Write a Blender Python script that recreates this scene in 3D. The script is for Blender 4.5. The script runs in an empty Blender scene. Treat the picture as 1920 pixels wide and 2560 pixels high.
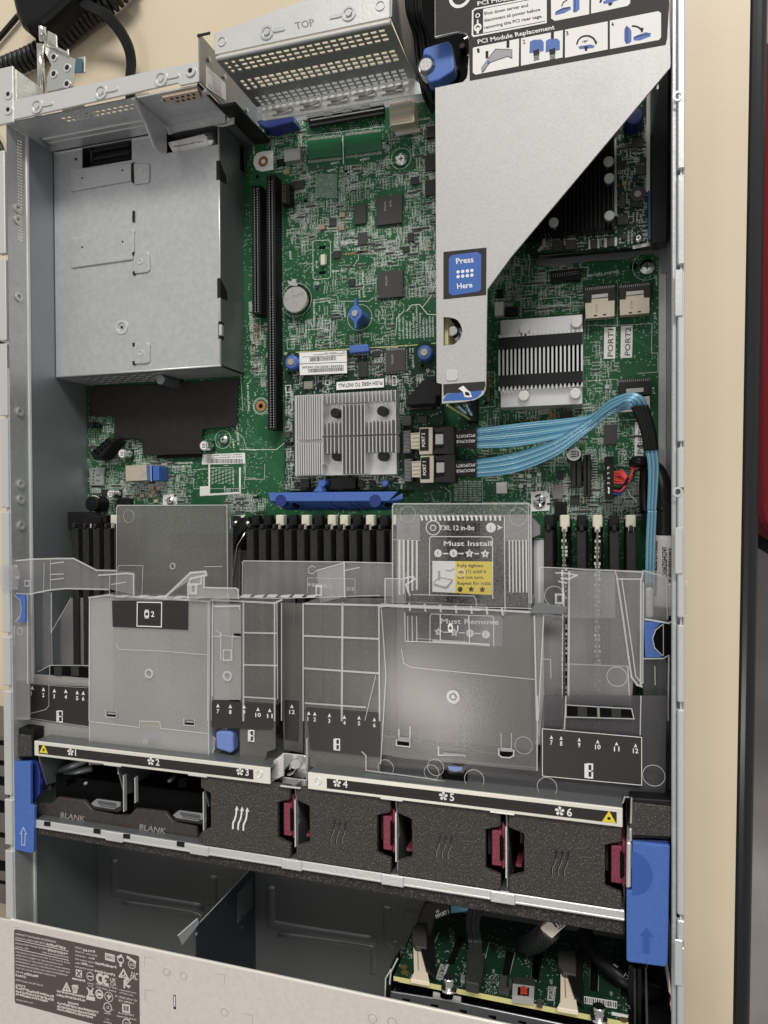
import bpy, bmesh, math, random
from mathutils import Vector, Matrix
random.seed(7)
scene = bpy.context.scene
COL = scene.collection
# ------------------------------------------------------------------ camera (millimetres in code, metres in Blender)
FPX, CX, CY, CAMZ = 1774.0, 960.0, 1280.0, 481.0
_n = Vector((542, 25, -FPX)).normalized()
_a = Vector((-5810, -6, -FPX)); _a = (_a - _a.dot(_n) * _n).normalized()
AX = -_a; AZ = -_n; AY = AZ.cross(AX)
ROT = Matrix((AX, AY, AZ))                      # camera space -> world space
cam = bpy.data.cameras.new('camera'); camo = bpy.data.objects.new('camera', cam); COL.objects.link(camo)
camo.matrix_world = Matrix.Translation((0, 0, CAMZ / 1000)) @ ROT.to_4x4()
cam.sensor_fit = 'VERTICAL'; cam.sensor_height = 36.0; cam.lens = 36.0 * FPX / 2560
cam.clip_start = 0.01; cam.clip_end = 60
scene.camera = camo
# ------------------------------------------------------------------ light: a room lit from its ceiling
world = bpy.data.worlds.new("World"); scene.world = world; world.use_nodes = True
nt = world.node_tree; nt.nodes.clear()
wo = nt.nodes.new('ShaderNodeOutputWorld'); bg = nt.nodes.new('ShaderNodeBackground')
tc = nt.nodes.new('ShaderNodeTexCoord'); sp = nt.nodes.new('ShaderNodeSeparateXYZ'); cr = nt.nodes.new('ShaderNodeValToRGB')
mr = nt.nodes.new('ShaderNodeMapRange'); mr.inputs[1].default_value = -0.9; mr.inputs[2].default_value = 0.9
nt.links.new(tc.outputs['Generated'], sp.inputs[0]); nt.links.new(sp.outputs['Y'], mr.inputs[0])
nt.links.new(mr.outputs[0], cr.inputs[0]); nt.links.new(cr.outputs[0], bg.inputs[0])
cr.color_ramp.elements[0].color = (0.36, 0.36, 0.355, 1); cr.color_ramp.elements[0].position = 0.15
cr.color_ramp.elements[1].color = (0.78, 0.78, 0.765, 1); cr.color_ramp.elements[1].position = 0.75
bg.inputs[1].default_value = 0.66
nt.links.new(bg.outputs[0], wo.inputs[0])
def area(name, loc, target, sx, sy, power, color):
    l = bpy.data.lights.new(name, 'AREA'); l.shape = 'RECTANGLE'; l.size = sx; l.size_y = sy; l.energy = power; l.color = color
    o = bpy.data.objects.new(name, l); COL.objects.link(o); o.location = loc
    o.rotation_euler = (Vector(target) - Vector(loc)).to_track_quat('-Z', 'Y').to_euler(); return o
area('ceiling_lamp', (0.55, 2.7, 2.5), (-0.15, 0.0, 0), 2.0, 0.7, 104, (1.0, 0.965, 0.92))
area('ceiling_lamp', (-0.56, -0.66, 2.0), (-0.15, -0.1, 0), 0.34, 0.16, 4.2, (1.0, 0.93, 0.86))
scene.view_settings.view_transform = 'Standard'; scene.view_settings.look = 'None'
scene.view_settings.exposure = 0.0; scene.view_settings.gamma = 1.0
scene.render.engine = 'CYCLES'
scene.cycles.transparent_max_bounces = 16; scene.cycles.max_bounces = 8

# ------------------------------------------------------------------ pixel of the photograph -> millimetres on a plane
def ray(px, py): return ROT @ Vector((px - CX, -(py - CY), -FPX))
def P(px, py, z):
    d = ray(px, py); t = (z - CAMZ) / d.z; return (d.x * t, d.y * t)
def PY(px, py, y):
    d = ray(px, py); t = y / d.y; return (d.x * t, CAMZ + d.z * t)      # -> X, Z on the plane Y = y
def PXp(px, py, x):
    d = ray(px, py); t = x / d.x; return (d.y * t, CAMZ + d.z * t)      # -> Y, Z on the plane X = x
ZO = dict(z1=(0, 0, .3858), z2=(500, 0, .3858), z3=(1040, 0, .3858), z4=(0, 600, .3858), z5=(600, 600, .3255), z6=(1040, 600, .4099),
          a1=(0, 1160, .3858), a2=(560, 1160, .3858), a3=(1120, 1160, .3858), a4=(0, 1700, .3858), a5=(560, 1740, .3858),
          a6=(1120, 1740, .3858), a7=(0, 2200, .2411), a8=(900, 2160, .5184), b4=(960, 2240, .22905), b5=(1300, 2240, .22905),
          b6=(380, 2380, .37372), b7=(200, 1180, .26522), b8=(1340, 180, .226), p=(0, 0, 1.0))
def zp(k, *c):
    o = ZO[k]; return [(o[0] + c[i] * o[2], o[1] + c[i + 1] * o[2]) for i in range(0, len(c), 2)]

# ------------------------------------------------------------------ mesh builder
_fc = {}
def glyphs(txt):
    if txt not in _fc:
        c = bpy.data.curves.new('lettering', 'FONT'); c.body = txt; c.resolution_u = 2; c.size = 1.0; c.offset = .018
        o = bpy.data.objects.new('lettering', c); COL.objects.link(o)
        me = bpy.data.meshes.new_from_object(o.evaluated_get(bpy.context.evaluated_depsgraph_get()))
        vs = [(v.co.x, v.co.y) for v in me.vertices]; fs = [tuple(p.vertices) for p in me.polygons]
        bpy.data.objects.remove(o); bpy.data.curves.remove(c); bpy.data.meshes.remove(me)
        _fc[txt] = (vs, fs)
    return _fc[txt]
CAPH = max(v[1] for v in glyphs('H')[0])
class MB:
    def __init__(s, m=None):
        s.v = []; s.f = []; s.mi = []; s.mats = []; s.cur = 0
        if m is not None: s.mat(m)
    def mat(s, m):
        if m not in s.mats: s.mats.append(m)
        s.cur = s.mats.index(m); return s
    def add(s, vs, fs):
        b = len(s.v); s.v += [tuple(v) for v in vs]
        for f in fs: s.f.append(tuple(i + b for i in f)); s.mi.append(s.cur)
        return s
    def poly(s, pts): return s.add(pts, [tuple(range(len(pts)))])
    def box(s, x0, y0, z0, x1, y1, z1):
        x0, x1 = min(x0, x1), max(x0, x1); y0, y1 = min(y0, y1), max(y0, y1); z0, z1 = min(z0, z1), max(z0, z1)
        return s.add([(x0, y0, z0), (x1, y0, z0), (x1, y1, z0), (x0, y1, z0), (x0, y0, z1), (x1, y0, z1), (x1, y1, z1), (x0, y1, z1)],
                     [(0, 3, 2, 1), (4, 5, 6, 7), (0, 1, 5, 4), (1, 2, 6, 5), (2, 3, 7, 6), (3, 0, 4, 7)])
    def prism(s, pts, z0, z1):                       # world XY outline
        a = sum(pts[i][0] * pts[(i + 1) % len(pts)][1] - pts[(i + 1) % len(pts)][0] * pts[i][1] for i in range(len(pts)))
        if a < 0: pts = pts[::-1]
        n = len(pts); vs = [(x, y, z0) for x, y in pts] + [(x, y, z1) for x, y in pts]
        return s.add(vs, [tuple(range(n))[::-1], tuple(range(n, 2 * n))] + [(i, (i + 1) % n, n + (i + 1) % n, n + i) for i in range(n)])
    def ext(s, pts, off):                            # extrude any flat 3D outline by a vector
        n = len(pts); vs = [Vector(p) for p in pts]; vs += [p + Vector(off) for p in vs]
        return s.add(vs, [tuple(range(n))[::-1], tuple(range(n, 2 * n))] + [(i, (i + 1) % n, n + (i + 1) % n, n + i) for i in range(n)])
    def pp(s, k, c, z, h):                           # prism from a photo outline whose top lies at z
        return s.prism([P(x, y, z) for x, y in zp(k, *c)], z - h, z)
    def rect(s, k, x0, y0, x1, y1, z):               # axis-aligned rectangle read along its middle lines
        (a, b), (c, d) = zp(k, x0, y0, x1, y1); mx, my = (a + c) / 2, (b + d) / 2
        return P(a, my, z)[0], P(mx, d, z)[1], P(c, my, z)[0], P(mx, b, z)[1]
    def rb(s, k, x0, y0, x1, y1, z, h):
        X0, Y0, X1, Y1 = s.rect(k, x0, y0, x1, y1, z); return s.box(X0, Y0, z - h, X1, Y1, z)
    def cyl(s, cx, cy, r, z0, z1, n=20, r2=None):
        r2 = r if r2 is None else r2
        A = [(math.cos(2 * math.pi * i / n), math.sin(2 * math.pi * i / n)) for i in range(n)]
        vs = [(cx + r * a, cy + r * b, z0) for a, b in A] + [(cx + r2 * a, cy + r2 * b, z1) for a, b in A]
        return s.add(vs, [tuple(range(n))[::-1], tuple(range(n, 2 * n))] + [(i, (i + 1) % n, n + (i + 1) % n, n + i) for i in range(n)])
    def pc(s, k, x, y, rpx, z, h, n=20, r2=None):    # cylinder whose top centre is a photo point
        (a, b), = zp(k, x, y); X, Y = P(a, b, z); r = rpx * ZO[k][2] * (CAMZ - z) / FPX * 1.0
        return s.cyl(X, Y, r, z - h, z, n, r if r2 is None else r * r2)
    def ring(s, cx, cy, r0, r1, z0, z1, n=24):
        vs = []; fs = []
        for i in range(n):
            a = 2 * math.pi * i / n; c, d = math.cos(a), math.sin(a)
            vs += [(cx + r0 * c, cy + r0 * d, z0), (cx + r1 * c, cy + r1 * d, z0), (cx + r1 * c, cy + r1 * d, z1), (cx + r0 * c, cy + r0 * d, z1)]
        for i in range(n):
            j = (i + 1) % n
            for k in range(4): fs.append((4 * i + k, 4 * i + (k + 1) % 4, 4 * j + (k + 1) % 4, 4 * j + k)[::-1])
        return s.add(vs, fs)
    def tube(s, path, r, n=8, closed=False, caps=True):
        pts = [Vector(p) for p in path]; m = len(pts); rs = r if isinstance(r, (list, tuple)) else [r] * m
        up = None; base = len(s.v); vs = []
        for i, p in enumerate(pts):
            t = (pts[min(i + 1, m - 1)] - pts[max(i - 1, 0)]).normalized()
            if up is None: up = Vector((0, 0, 1)) if abs(t.z) < .9 else Vector((1, 0, 0))
            sd = t.cross(up).normalized(); up = sd.cross(t).normalized()
            for k in range(n):
                a = 2 * math.pi * k / n; vs.append(p + sd * math.cos(a) * rs[i] + up * math.sin(a) * rs[i])
        fs = [(i * n + k, i * n + (k + 1) % n, (i + 1) * n + (k + 1) % n, (i + 1) * n + k) for i in range(m - 1) for k in range(n)]
        if caps: fs += [tuple(range(n))[::-1], tuple(range((m - 1) * n, m * n))]
        return s.add(vs, [f[::-1] for f in fs])
    def strip(s, path, w, t=.6):                     # flat band lying along a path of points (ribbon), width w
        pts = [Vector(p) for p in path]; m = len(pts); vs = []
        for i, p in enumerate(pts):
            d = (pts[min(i + 1, m - 1)] - pts[max(i - 1, 0)]).normalized(); sd = d.cross(Vector((0, 0, 1))).normalized() * w / 2; u = Vector((0, 0, t / 2))
            vs += [p - sd - u, p + sd - u, p + sd + u, p - sd + u]
        fs = [(4 * i + k, 4 * i + (k + 1) % 4, 4 * i + 4 + (k + 1) % 4, 4 * i + 4 + k) for i in range(m - 1) for k in range(4)]
        return s.add(vs, fs + [(3, 2, 1, 0), (4 * m - 4, 4 * m - 3, 4 * m - 2, 4 * m - 1)])
    def text3(s, txt, O, U, V, nat=False):           # lettering from O, run vector U, cap-height vector V
        vs, fs = glyphs(txt)
        if not vs: return s
        O, U, V = Vector(O), Vector(U), Vector(V)
        x0 = min(v[0] for v in vs); x1 = max(v[0] for v in vs)
        k = V.length / CAPH
        if nat: U = U.normalized() * k * (x1 - x0)
        return s.add([O + U * ((x - x0) / (x1 - x0)) + V * (y / CAPH) for x, y in vs], fs)
    def text(s, k, txt, ax, ay, bx, by, h, z, nat=False):   # baseline a->b in photo coordinates, cap height h
        (a, b), (c, d) = zp(k, ax, ay, bx, by); L = math.hypot(c - a, d - b); h *= ZO[k][2]
        nx, ny = (d - b) / L * h, -(c - a) / L * h
        A = Vector((*P(a, b, z), z)); B = Vector((*P(c, d, z), z)); C = Vector((*P(a + nx, b + ny, z), z))
        return s.text3(txt, A, B - A, C - A, nat)
    def line(s, k, c, w, z, closed=False, h=.05):    # thin printed line through photo points, width w in photo pixels
        s.j = getattr(s, 'j', 0) + 1
        if s.mats and s.mats[s.cur].name == 'clear_plastic_edge': w, h = w * .62, min(h, .5)
        pts = [Vector(P(x, y, z)) for x, y in zp(k, *c)]; ww = w * (CAMZ - z) / FPX / 2
        n = len(pts)
        for i in range(n if closed else n - 1):
            h += .006 if i else .006 * (s.j % 5)
            a, b = pts[i], pts[(i + 1) % n]; d = (b - a).normalized(); q = Vector((-d.y, d.x)) * ww; e = d * ww
            s.poly([(*(a - e - q), z + h), (*(b + e - q), z + h), (*(b + e + q), z + h), (*(a - e + q), z + h)])
        return s
    def clusters(s, tol=1.6):
        n = len(s.v); p = list(range(n))
        def fd(i):
            while p[i] != i: p[i] = p[p[i]]; i = p[i]
            return i
        for f in s.f:
            a = fd(f[0])
            for i in f[1:]:
                b = fd(i)
                if a != b: p[b] = a
        g = {}
        for i, v in enumerate(s.v):
            r = fd(i); q = g.get(r)
            if q is None: g[r] = [*v, *v]
            else:
                for k in range(3): q[k] = min(q[k], v[k]); q[k + 3] = max(q[k + 3], v[k])
        if len(g) < 2 or len(g) > 600: return None
        L = [([r], q) for r, q in g.items()]; ch = True
        while ch:
            ch = False; out = []
            for ids, q in L:
                for o in out:
                    if all(q[k] - tol < o[1][k + 3] and o[1][k] - tol < q[k + 3] for k in range(3)):
                        o[0].extend(ids)
                        for k in range(3): o[1][k] = min(o[1][k], q[k]); o[1][k + 3] = max(o[1][k + 3], q[k + 3])
                        ch = True; break
                else: out.append((ids, list(q)))
            L = out
        if len(L) < 2 or len(L) > 60: return None
        where = {r: i for i, (ids, q) in enumerate(L) for r in ids}
        parts = []
        for i in range(len(L)):
            m = MB(); m.mats = list(s.mats); m.cur = 0; mp = {}
            for f, mi in zip(s.f, s.mi):
                if where[fd(f[0])] != i: continue
                for j in f:
                    if j not in mp: mp[j] = len(m.v); m.v.append(s.v[j])
                m.f.append(tuple(mp[j] for j in f)); m.mi.append(mi)
            parts.append(m)
        return parts
    def build(s, name, parent=None, bevel=0, smooth=False, label=None, cat=None, group=None, kind=None, seg=1, split=True):
        if split and parent is not None and kind is None:
            c = s.clusters()
            if c: return [m.build(name, parent, bevel, smooth, label, cat, group, kind, seg, False) for m in c][0]
        me = bpy.data.meshes.new(name)
        if parent is not None:
            o_ = Vector(parent['_o']) if '_o' in parent.keys() else Vector((0, 0, 0))
        else:
            xs = [v[0] for v in s.v]; ys = [v[1] for v in s.v]; zs = [v[2] for v in s.v]
            o_ = Vector(((min(xs) + max(xs)) / 2, (min(ys) + max(ys)) / 2, min(zs)))
        me.from_pydata([((v[0] - o_.x) / 1000, (v[1] - o_.y) / 1000, (v[2] - o_.z) / 1000) for v in s.v], [], s.f)
        for m in s.mats: me.materials.append(m)
        me.polygons.foreach_set('material_index', s.mi)
        if smooth: me.polygons.foreach_set('use_smooth', [True] * len(s.f))
        me.update()
        o = bpy.data.objects.new(name, me); COL.objects.link(o)
        o['_o'] = tuple(o_)
        if parent is not None: o.parent = parent
        else: o.location = o_ / 1000
        if bevel:
            b = o.modifiers.new('bevel', 'BEVEL'); b.width = bevel / 1000; b.segments = seg; b.limit_method = 'ANGLE'; b.angle_limit = math.radians(40)
            b.harden_normals = False
        tag(o, label, cat, group, kind); return o
def tag(o, label=None, cat=None, group=None, kind=None):
    if label: o['label'] = label
    if cat: o['category'] = cat
    if group: o['group'] = group
    if kind: o['kind'] = kind
    return o
def thing(name, label, cat, x, y, z, group=None):
    o = bpy.data.objects.new(name, None); COL.objects.link(o); o.empty_display_size = .01
    o.location = (x / 1000, y / 1000, z / 1000); o['_o'] = (x, y, z)
    return tag(o, label, cat, group)
def dup(root, dx, dy, dz=0, label=None, group=None):
    r = root.copy(); COL.objects.link(r); r.location = root.location + Vector((dx, dy, dz)) / 1000
    if label: r['label'] = label
    if group: r['group'] = group
    for ch in list(root.children):
        c = ch.copy(); COL.objects.link(c); c.parent = r
        for g in list(ch.children):
            d = g.copy(); COL.objects.link(d); d.parent = c
    return r
def rrect(x0, y0, x1, y1, r, n=4):
    pts = []
    for cx, cy, a0 in ((x1 - r, y1 - r, 0), (x0 + r, y1 - r, 90), (x0 + r, y0 + r, 180), (x1 - r, y0 + r, 270)):
        for i in range(n + 1):
            a = math.radians(a0 + 90 * i / n); pts.append((cx + r * math.cos(a), cy + r * math.sin(a)))
    return pts
def bez(p0, p1, p2, p3, n=14):
    out = []
    for i in range(n + 1):
        t = i / n; a, b, c, d = (1 - t) ** 3, 3 * t * (1 - t) ** 2, 3 * t * t * (1 - t), t ** 3
        out.append(tuple(a * p0[j] + b * p1[j] + c * p2[j] + d * p3[j] for j in range(len(p0))))
    return out
def crom(pts, n=8):
    out = []; m = len(pts)
    for i in range(m - 1):
        p0, p1, p2, p3 = pts[max(i - 1, 0)], pts[i], pts[i + 1], pts[min(i + 2, m - 1)]
        for k in range(n):
            t = k / n
            out.append(tuple(.5 * (2 * p1[j] + (p2[j] - p0[j]) * t + (2 * p0[j] - 5 * p1[j] + 4 * p2[j] - p3[j]) * t * t + (3 * p1[j] - p0[j] - 3 * p2[j] + p3[j]) * t ** 3) for j in range(len(p1))))
    out.append(tuple(pts[-1])); return out
def perf(b, O, U, V, W, H, holes, th):
    """sheet with rectangular holes. O corner, U/V unit vectors, size W x H, holes = (u0, v0, u1, v1)"""
    O, U, V = Vector(O), Vector(U), Vector(V); N = U.cross(V)
    us = sorted({0, W, *[h[0] for h in holes], *[h[2] for h in holes]}); vs = sorted({0, H, *[h[1] for h in holes], *[h[3] for h in holes]})
    us = [u for i, u in enumerate(us) if i == 0 or u - us[i - 1] > 1e-4]; vs = [v for i, v in enumerate(vs) if i == 0 or v - vs[i - 1] > 1e-4]
    for i in range(len(us) - 1):
        run = None
        for j in range(len(vs) - 1):
            cu, cv = (us[i] + us[i + 1]) / 2, (vs[j] + vs[j + 1]) / 2
            hole = any(h[0] < cu < h[2] and h[1] < cv < h[3] for h in holes)
            if not hole:
                if run is None: run = vs[j]
            if run is not None and (hole or j == len(vs) - 2):
                e = vs[j] if hole else vs[j + 1]
                p = [O + U * a + V * c for a, c in ((us[i], run), (us[i + 1], run), (us[i + 1], e), (us[i], e))]
                b.poly(p); b.poly([q - N * th for q in p[::-1]]); run = None
    for h in holes:
        p = [O + U * a + V * c for a, c in ((h[0], h[1]), (h[2], h[1]), (h[2], h[3]), (h[0], h[3]))]
        for i in range(4): b.poly([p[i], p[(i + 1) % 4], p[(i + 1) % 4] - N * th, p[i] - N * th])

# ------------------------------------------------------------------ materials
def mk(name, col, rough=.5, metal=0., spec=.5, bump=0., bscale=800., col2=None, cscale=300., coat=0., emis=None, detail=3., ramp=(.35, .65)):
    m = bpy.data.materials.new(name); m.use_nodes = True; n = m.node_tree.nodes; l = m.node_tree.links; b = n['Principled BSDF']
    b.inputs['Base Color'].default_value = (*col, 1); b.inputs['Roughness'].default_value = rough; b.inputs['Metallic'].default_value = metal
    b.inputs['Specular IOR Level'].default_value = spec; b.inputs['Coat Weight'].default_value = coat
    t = None
    if bump or col2:
        t = n.new('ShaderNodeTexCoord')
    if col2:
        z = n.new('ShaderNodeTexNoise'); z.inputs['Scale'].default_value = cscale; z.inputs['Detail'].default_value = detail
        r = n.new('ShaderNodeValToRGB'); r.color_ramp.elements[0].color = (*col, 1); r.color_ramp.elements[1].color = (*col2, 1)
        r.color_ramp.elements[0].position = ramp[0]; r.color_ramp.elements[1].position = ramp[1]
        l.new(t.outputs['Object'], z.inputs['Vector']); l.new(z.outputs['Fac'], r.inputs[0]); l.new(r.outputs[0], b.inputs['Base Color'])
    if metal > .15:                                    # handling marks: slow change of gloss
        if t is None: t = n.new('ShaderNodeTexCoord')
        z = n.new('ShaderNodeTexNoise'); z.inputs['Scale'].default_value = 22; z.inputs['Detail'].default_value = 5; z.inputs['Roughness'].default_value = .65
        r = n.new('ShaderNodeMapRange'); r.inputs[1].default_value = .3; r.inputs[2].default_value = .7; r.inputs[3].default_value = max(.08, rough - .05); r.inputs[4].default_value = rough + .06
        l.new(t.outputs['Object'], z.inputs['Vector']); l.new(z.outputs['Fac'], r.inputs[0]); l.new(r.outputs[0], b.inputs['Roughness'])
    if bump:
        z = n.new('ShaderNodeTexNoise'); z.inputs['Scale'].default_value = bscale; z.inputs['Detail'].default_value = 2
        q = n.new('ShaderNodeBump'); q.inputs['Strength'].default_value = bump; q.inputs['Distance'].default_value = .0004
        l.new(t.outputs['Object'], z.inputs['Vector']); l.new(z.outputs['Fac'], q.inputs['Height']); l.new(q.outputs[0], b.inputs['Normal'])
    return m
GALV = mk('galvanised_steel', (.52, .535, .54), .42, .55, bump=.25, bscale=700, col2=(.58, .59, .595), cscale=260)
GALVB = mk('bright_galvanised_edge', (.68, .68, .66), .36, .5, bump=.2, bscale=500)
PLATE = mk('brushed_cover_steel', (.47, .465, .455), .5, .3, bump=.10, bscale=1100, col2=(.52, .512, .50), cscale=900)
LIDM = mk('painted_lid_steel', (.70, .65, .61), .5, .25, bump=.10, bscale=900, col2=(.75, .695, .645), cscale=300)
DARKST = mk('shaded_steel', (.26, .275, .285), .40, .7, bump=.15, bscale=300)  # darker steel copy for faces in shade, the shade put into its colour
BAYM = mk('shaded_bay_steel', (.22, .235, .235), .36, .55, bump=.08, bscale=60)  # steel darkened in colour to stand in for the bay's shade
CREAMM = mk('cream_edge_steel', (.82, .80, .72), .4, .3)
BLK = mk('matt_black_plastic', (.007, .007, .0075), .5, spec=.28, bump=.15, bscale=900)
BLK2 = mk('charcoal_plastic', (.018, .0175, .017), .5, spec=.3, bump=.2, bscale=700, col2=(.026, .025, .0245), cscale=200)
VOID = mk('black_recess', (.003, .003, .003), .8, spec=.1)
FANP = mk('grained_fan_plastic', (.042, .037, .034), .5, spec=.35, bump=1.0, bscale=1100, col2=(.16, .145, .13), cscale=1100, detail=2, ramp=(.52, .74))  # pale specks paint the sparkle highlights of the grain
FOAM = mk('speckled_foam', (.020, .018, .016), .8, bump=1.0, bscale=900, col2=(.16, .14, .12), cscale=1100, detail=2, ramp=(.52, .80))
BLUE = mk('blue_touchpoint_plastic', (.058, .135, .43), .42, bump=.15, bscale=900, col2=(.066, .15, .46), cscale=400)
BLUED = mk('deep_blue_plastic', (.012, .03, .18), .4)
MARO = mk('burgundy_plastic', (.17, .022, .045), .42, bump=.5, bscale=1000, col2=(.24, .04, .07), cscale=900)
WHITE = mk('white_print', (.80, .79, .76), .6)
PAPER = mk('paper_label', (.80, .79, .77), .55)
SILK = mk('silkscreen_print', (.50, .57, .50), .6)
SILKW = mk('white_silkscreen', (.66, .70, .64), .6)
INKB = mk('black_ink', (.012, .0115, .011), .6, spec=.3)
LABD = mk('dark_label_film', (.028, .025, .023), .6, spec=.3, bump=.1, bscale=700)
LABLID = mk('grey_brown_label_film', (.085, .070, .058), .5, bump=.1, bscale=700)
GREYI = mk('grey_ink', (.35, .35, .36), .6)
BLUEI = mk('blue_ink', (.045, .125, .42), .5)
YEL = mk('yellow_ink', (.80, .62, .03), .5)
CHIP = mk('chip_epoxy', (.026, .026, .026), .55, spec=.3, bump=.1, bscale=1500, col2=(.034, .034, .034), cscale=500)
CHIPG = mk('grey_chip_epoxy', (.055, .053, .051), .6, spec=.3)
BEIGE = mk('tin_plated_beige', (.62, .55, .44), .4, .5)
IVORY = mk('ivory_plastic', (.66, .64, .52), .45)
TIN = mk('solder_tin', (.50, .50, .48), .4, .6)
CHROME = mk('polished_chrome', (.80, .79, .77), .14, 1.0)
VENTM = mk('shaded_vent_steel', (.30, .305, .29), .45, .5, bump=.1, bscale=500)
ALU2 = mk('dull_block_aluminium', (.26, .26, .255), .45, .6)
ALU = mk('fin_aluminium', (.74, .74, .73), .34, .75, bump=.1, bscale=900)
COPPER = mk('copper_pad', (.50, .22, .09), .4, .5)
GOLD = mk('gold_contact', (.62, .44, .16), .35, .8)
ORANGE = mk('orange_wire', (.75, .10, .03), .4); PINK = mk('pink_wire', (.72, .05, .12), .4)
CYANL = mk('blue_jacket_lit_streak', (.27, .49, .60), .3, .25, spec=.7, coat=.3)  # alternating jacket tones paint the light streaks along the wires
CYAN = mk('light_blue_cable_jacket', (.13, .36, .50), .33, .25, spec=.7, coat=.3)
CYAND = mk('blue_jacket_dark_streak', (.06, .21, .36), .33, .25, spec=.7, coat=.3)
RUB = mk('black_rubber_cable', (.006, .006, .0065), .38, spec=.35)
CORD = mk('coiled_cord_vinyl', (.012, .0115, .012), .4, spec=.4)
BOARDE = mk('board_edge_fibreglass', (.62, .58, .24), .6)
TABLE = mk('cream_table_laminate', (.67, .57, .415), .42, spec=.35, bump=.15, bscale=260, col2=(.70, .60, .44), cscale=9, detail=8)
EDGEB = mk('black_table_edging', (.008, .009, .011), .22, spec=.6)
RED = mk('red_upholstery', (.16, .004, .010), .9, bump=.6, bscale=400)
FLOOR = mk('grey_carpet', (.30, .28, .27), .9, col2=(.38, .36, .35), cscale=9)
SHEETB = mk('black_insulating_sheet', (.014, .012, .0115), .5, spec=.3, bump=.2, bscale=500, col2=(.019, .0165, .015), cscale=120)
FRAMEW = mk('pale_metal_device', (.62, .60, .56), .5)

def pcb(name, g0, g1, tr, dens):
    m = bpy.data.materials.new(name); m.use_nodes = True; n = m.node_tree.nodes; l = m.node_tree.links; b = n['Principled BSDF']
    b.inputs['Roughness'].default_value = .5; b.inputs['Specular IOR Level'].default_value = .25
    t = n.new('ShaderNodeTexCoord')
    # fine copper traces under the solder mask: bands in two directions chosen region by region
    def wave(rot, sc):
        mp = n.new('ShaderNodeMapping'); mp.inputs['Rotation'].default_value = (0, 0, rot); l.new(t.outputs['Object'], mp.inputs[0])
        w = n.new('ShaderNodeTexWave'); w.inputs['Scale'].default_value = sc; w.inputs['Distortion'].default_value = .6; w.inputs['Detail'].default_value = 1
        w.inputs['Detail Scale'].default_value = .08
        l.new(mp.outputs[0], w.inputs[0]); return w
    w1 = wave(.72, 260); w2 = wave(-.9, 230)
    v = n.new('ShaderNodeTexVoronoi'); v.inputs['Scale'].default_value = 38; l.new(t.outputs['Object'], v.inputs['Vector'])
    s = n.new('ShaderNodeSeparateColor'); l.new(v.outputs['Color'], s.inputs[0])
    g = n.new('ShaderNodeMath'); g.operation = 'GREATER_THAN'; g.inputs[1].default_value = .5; l.new(s.outputs[0], g.inputs[0])
    mx = n.new('ShaderNodeMix'); mx.data_type = 'FLOAT'; l.new(g.outputs[0], mx.inputs[0]); l.new(w1.outputs['Fac'], mx.inputs[2]); l.new(w2.outputs['Fac'], mx.inputs[3])
    msk = n.new('ShaderNodeMath'); msk.operation = 'MULTIPLY'; l.new(mx.outputs[0], msk.inputs[0]); l.new(s.outputs[1], msk.inputs[1])
    r = n.new('ShaderNodeValToRGB'); r.color_ramp.elements[0].color = (*g0, 1); r.color_ramp.elements[1].color = (*tr, 1)
    r.color_ramp.elements[0].position = .25; r.color_ramp.elements[1].position = .85; l.new(msk.outputs[0], r.inputs[0])
    nz = n.new('ShaderNodeTexNoise'); nz.inputs['Scale'].default_value = 14; nz.inputs['Detail'].default_value = 2; l.new(t.outputs['Object'], nz.inputs['Vector'])
    m2 = n.new('ShaderNodeMix'); m2.data_type = 'RGBA'; m2.blend_type = 'MIX'; l.new(nz.outputs['Fac'], m2.inputs[0]); l.new(r.outputs[0], m2.inputs[6]); m2.inputs[7].default_value = (*g1, 1)
    # via / pad speckle
    v2 = n.new('ShaderNodeTexVoronoi'); v2.inputs['Scale'].default_value = 760; v2.inputs['Randomness'].default_value = .85; l.new(t.outputs['Object'], v2.inputs['Vector'])
    c2 = n.new('ShaderNodeSeparateColor'); l.new(v2.outputs['Color'], c2.inputs[0])
    n3 = n.new('ShaderNodeTexNoise'); n3.inputs['Scale'].default_value = 30; l.new(t.outputs['Object'], n3.inputs['Vector'])
    th = n.new('ShaderNodeMapRange'); th.inputs[1].default_value = .38; th.inputs[2].default_value = .62; th.inputs[3].default_value = 1.0; th.inputs[4].default_value = 1 - dens; l.new(n3.outputs['Fac'], th.inputs[0])
    g2 = n.new('ShaderNodeMath'); g2.operation = 'GREATER_THAN'; l.new(c2.outputs[0], g2.inputs[0]); l.new(th.outputs[0], g2.inputs[1])
    d2 = n.new('ShaderNodeMath'); d2.operation = 'LESS_THAN'; d2.inputs[1].default_value = .42; l.new(v2.outputs['Distance'], d2.inputs[0])
    g3 = n.new('ShaderNodeMath'); g3.operation = 'MULTIPLY'; l.new(g2.outputs[0], g3.inputs[0]); l.new(d2.outputs[0], g3.inputs[1])
    m3 = n.new('ShaderNodeMix'); m3.data_type = 'RGBA'; l.new(g3.outputs[0], m3.inputs[0]); l.new(m2.outputs[2], m3.inputs[6]); m3.inputs[7].default_value = (.24, .33, .25, 1)
    l.new(m3.outputs[2], b.inputs['Base Color'])
    return m
PCB = pcb('green_circuit_board', (.014, .096, .034), (.011, .074, .027), (.038, .175, .075), .46)
PCBD = pcb('dark_green_circuit_board', (.007, .034, .017), (.008, .026, .014), (.018, .062, .033), .25)
GLOSSG = mk('glossy_green_solder_mask', (.014, .13, .05), .12, coat=.6)

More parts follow.
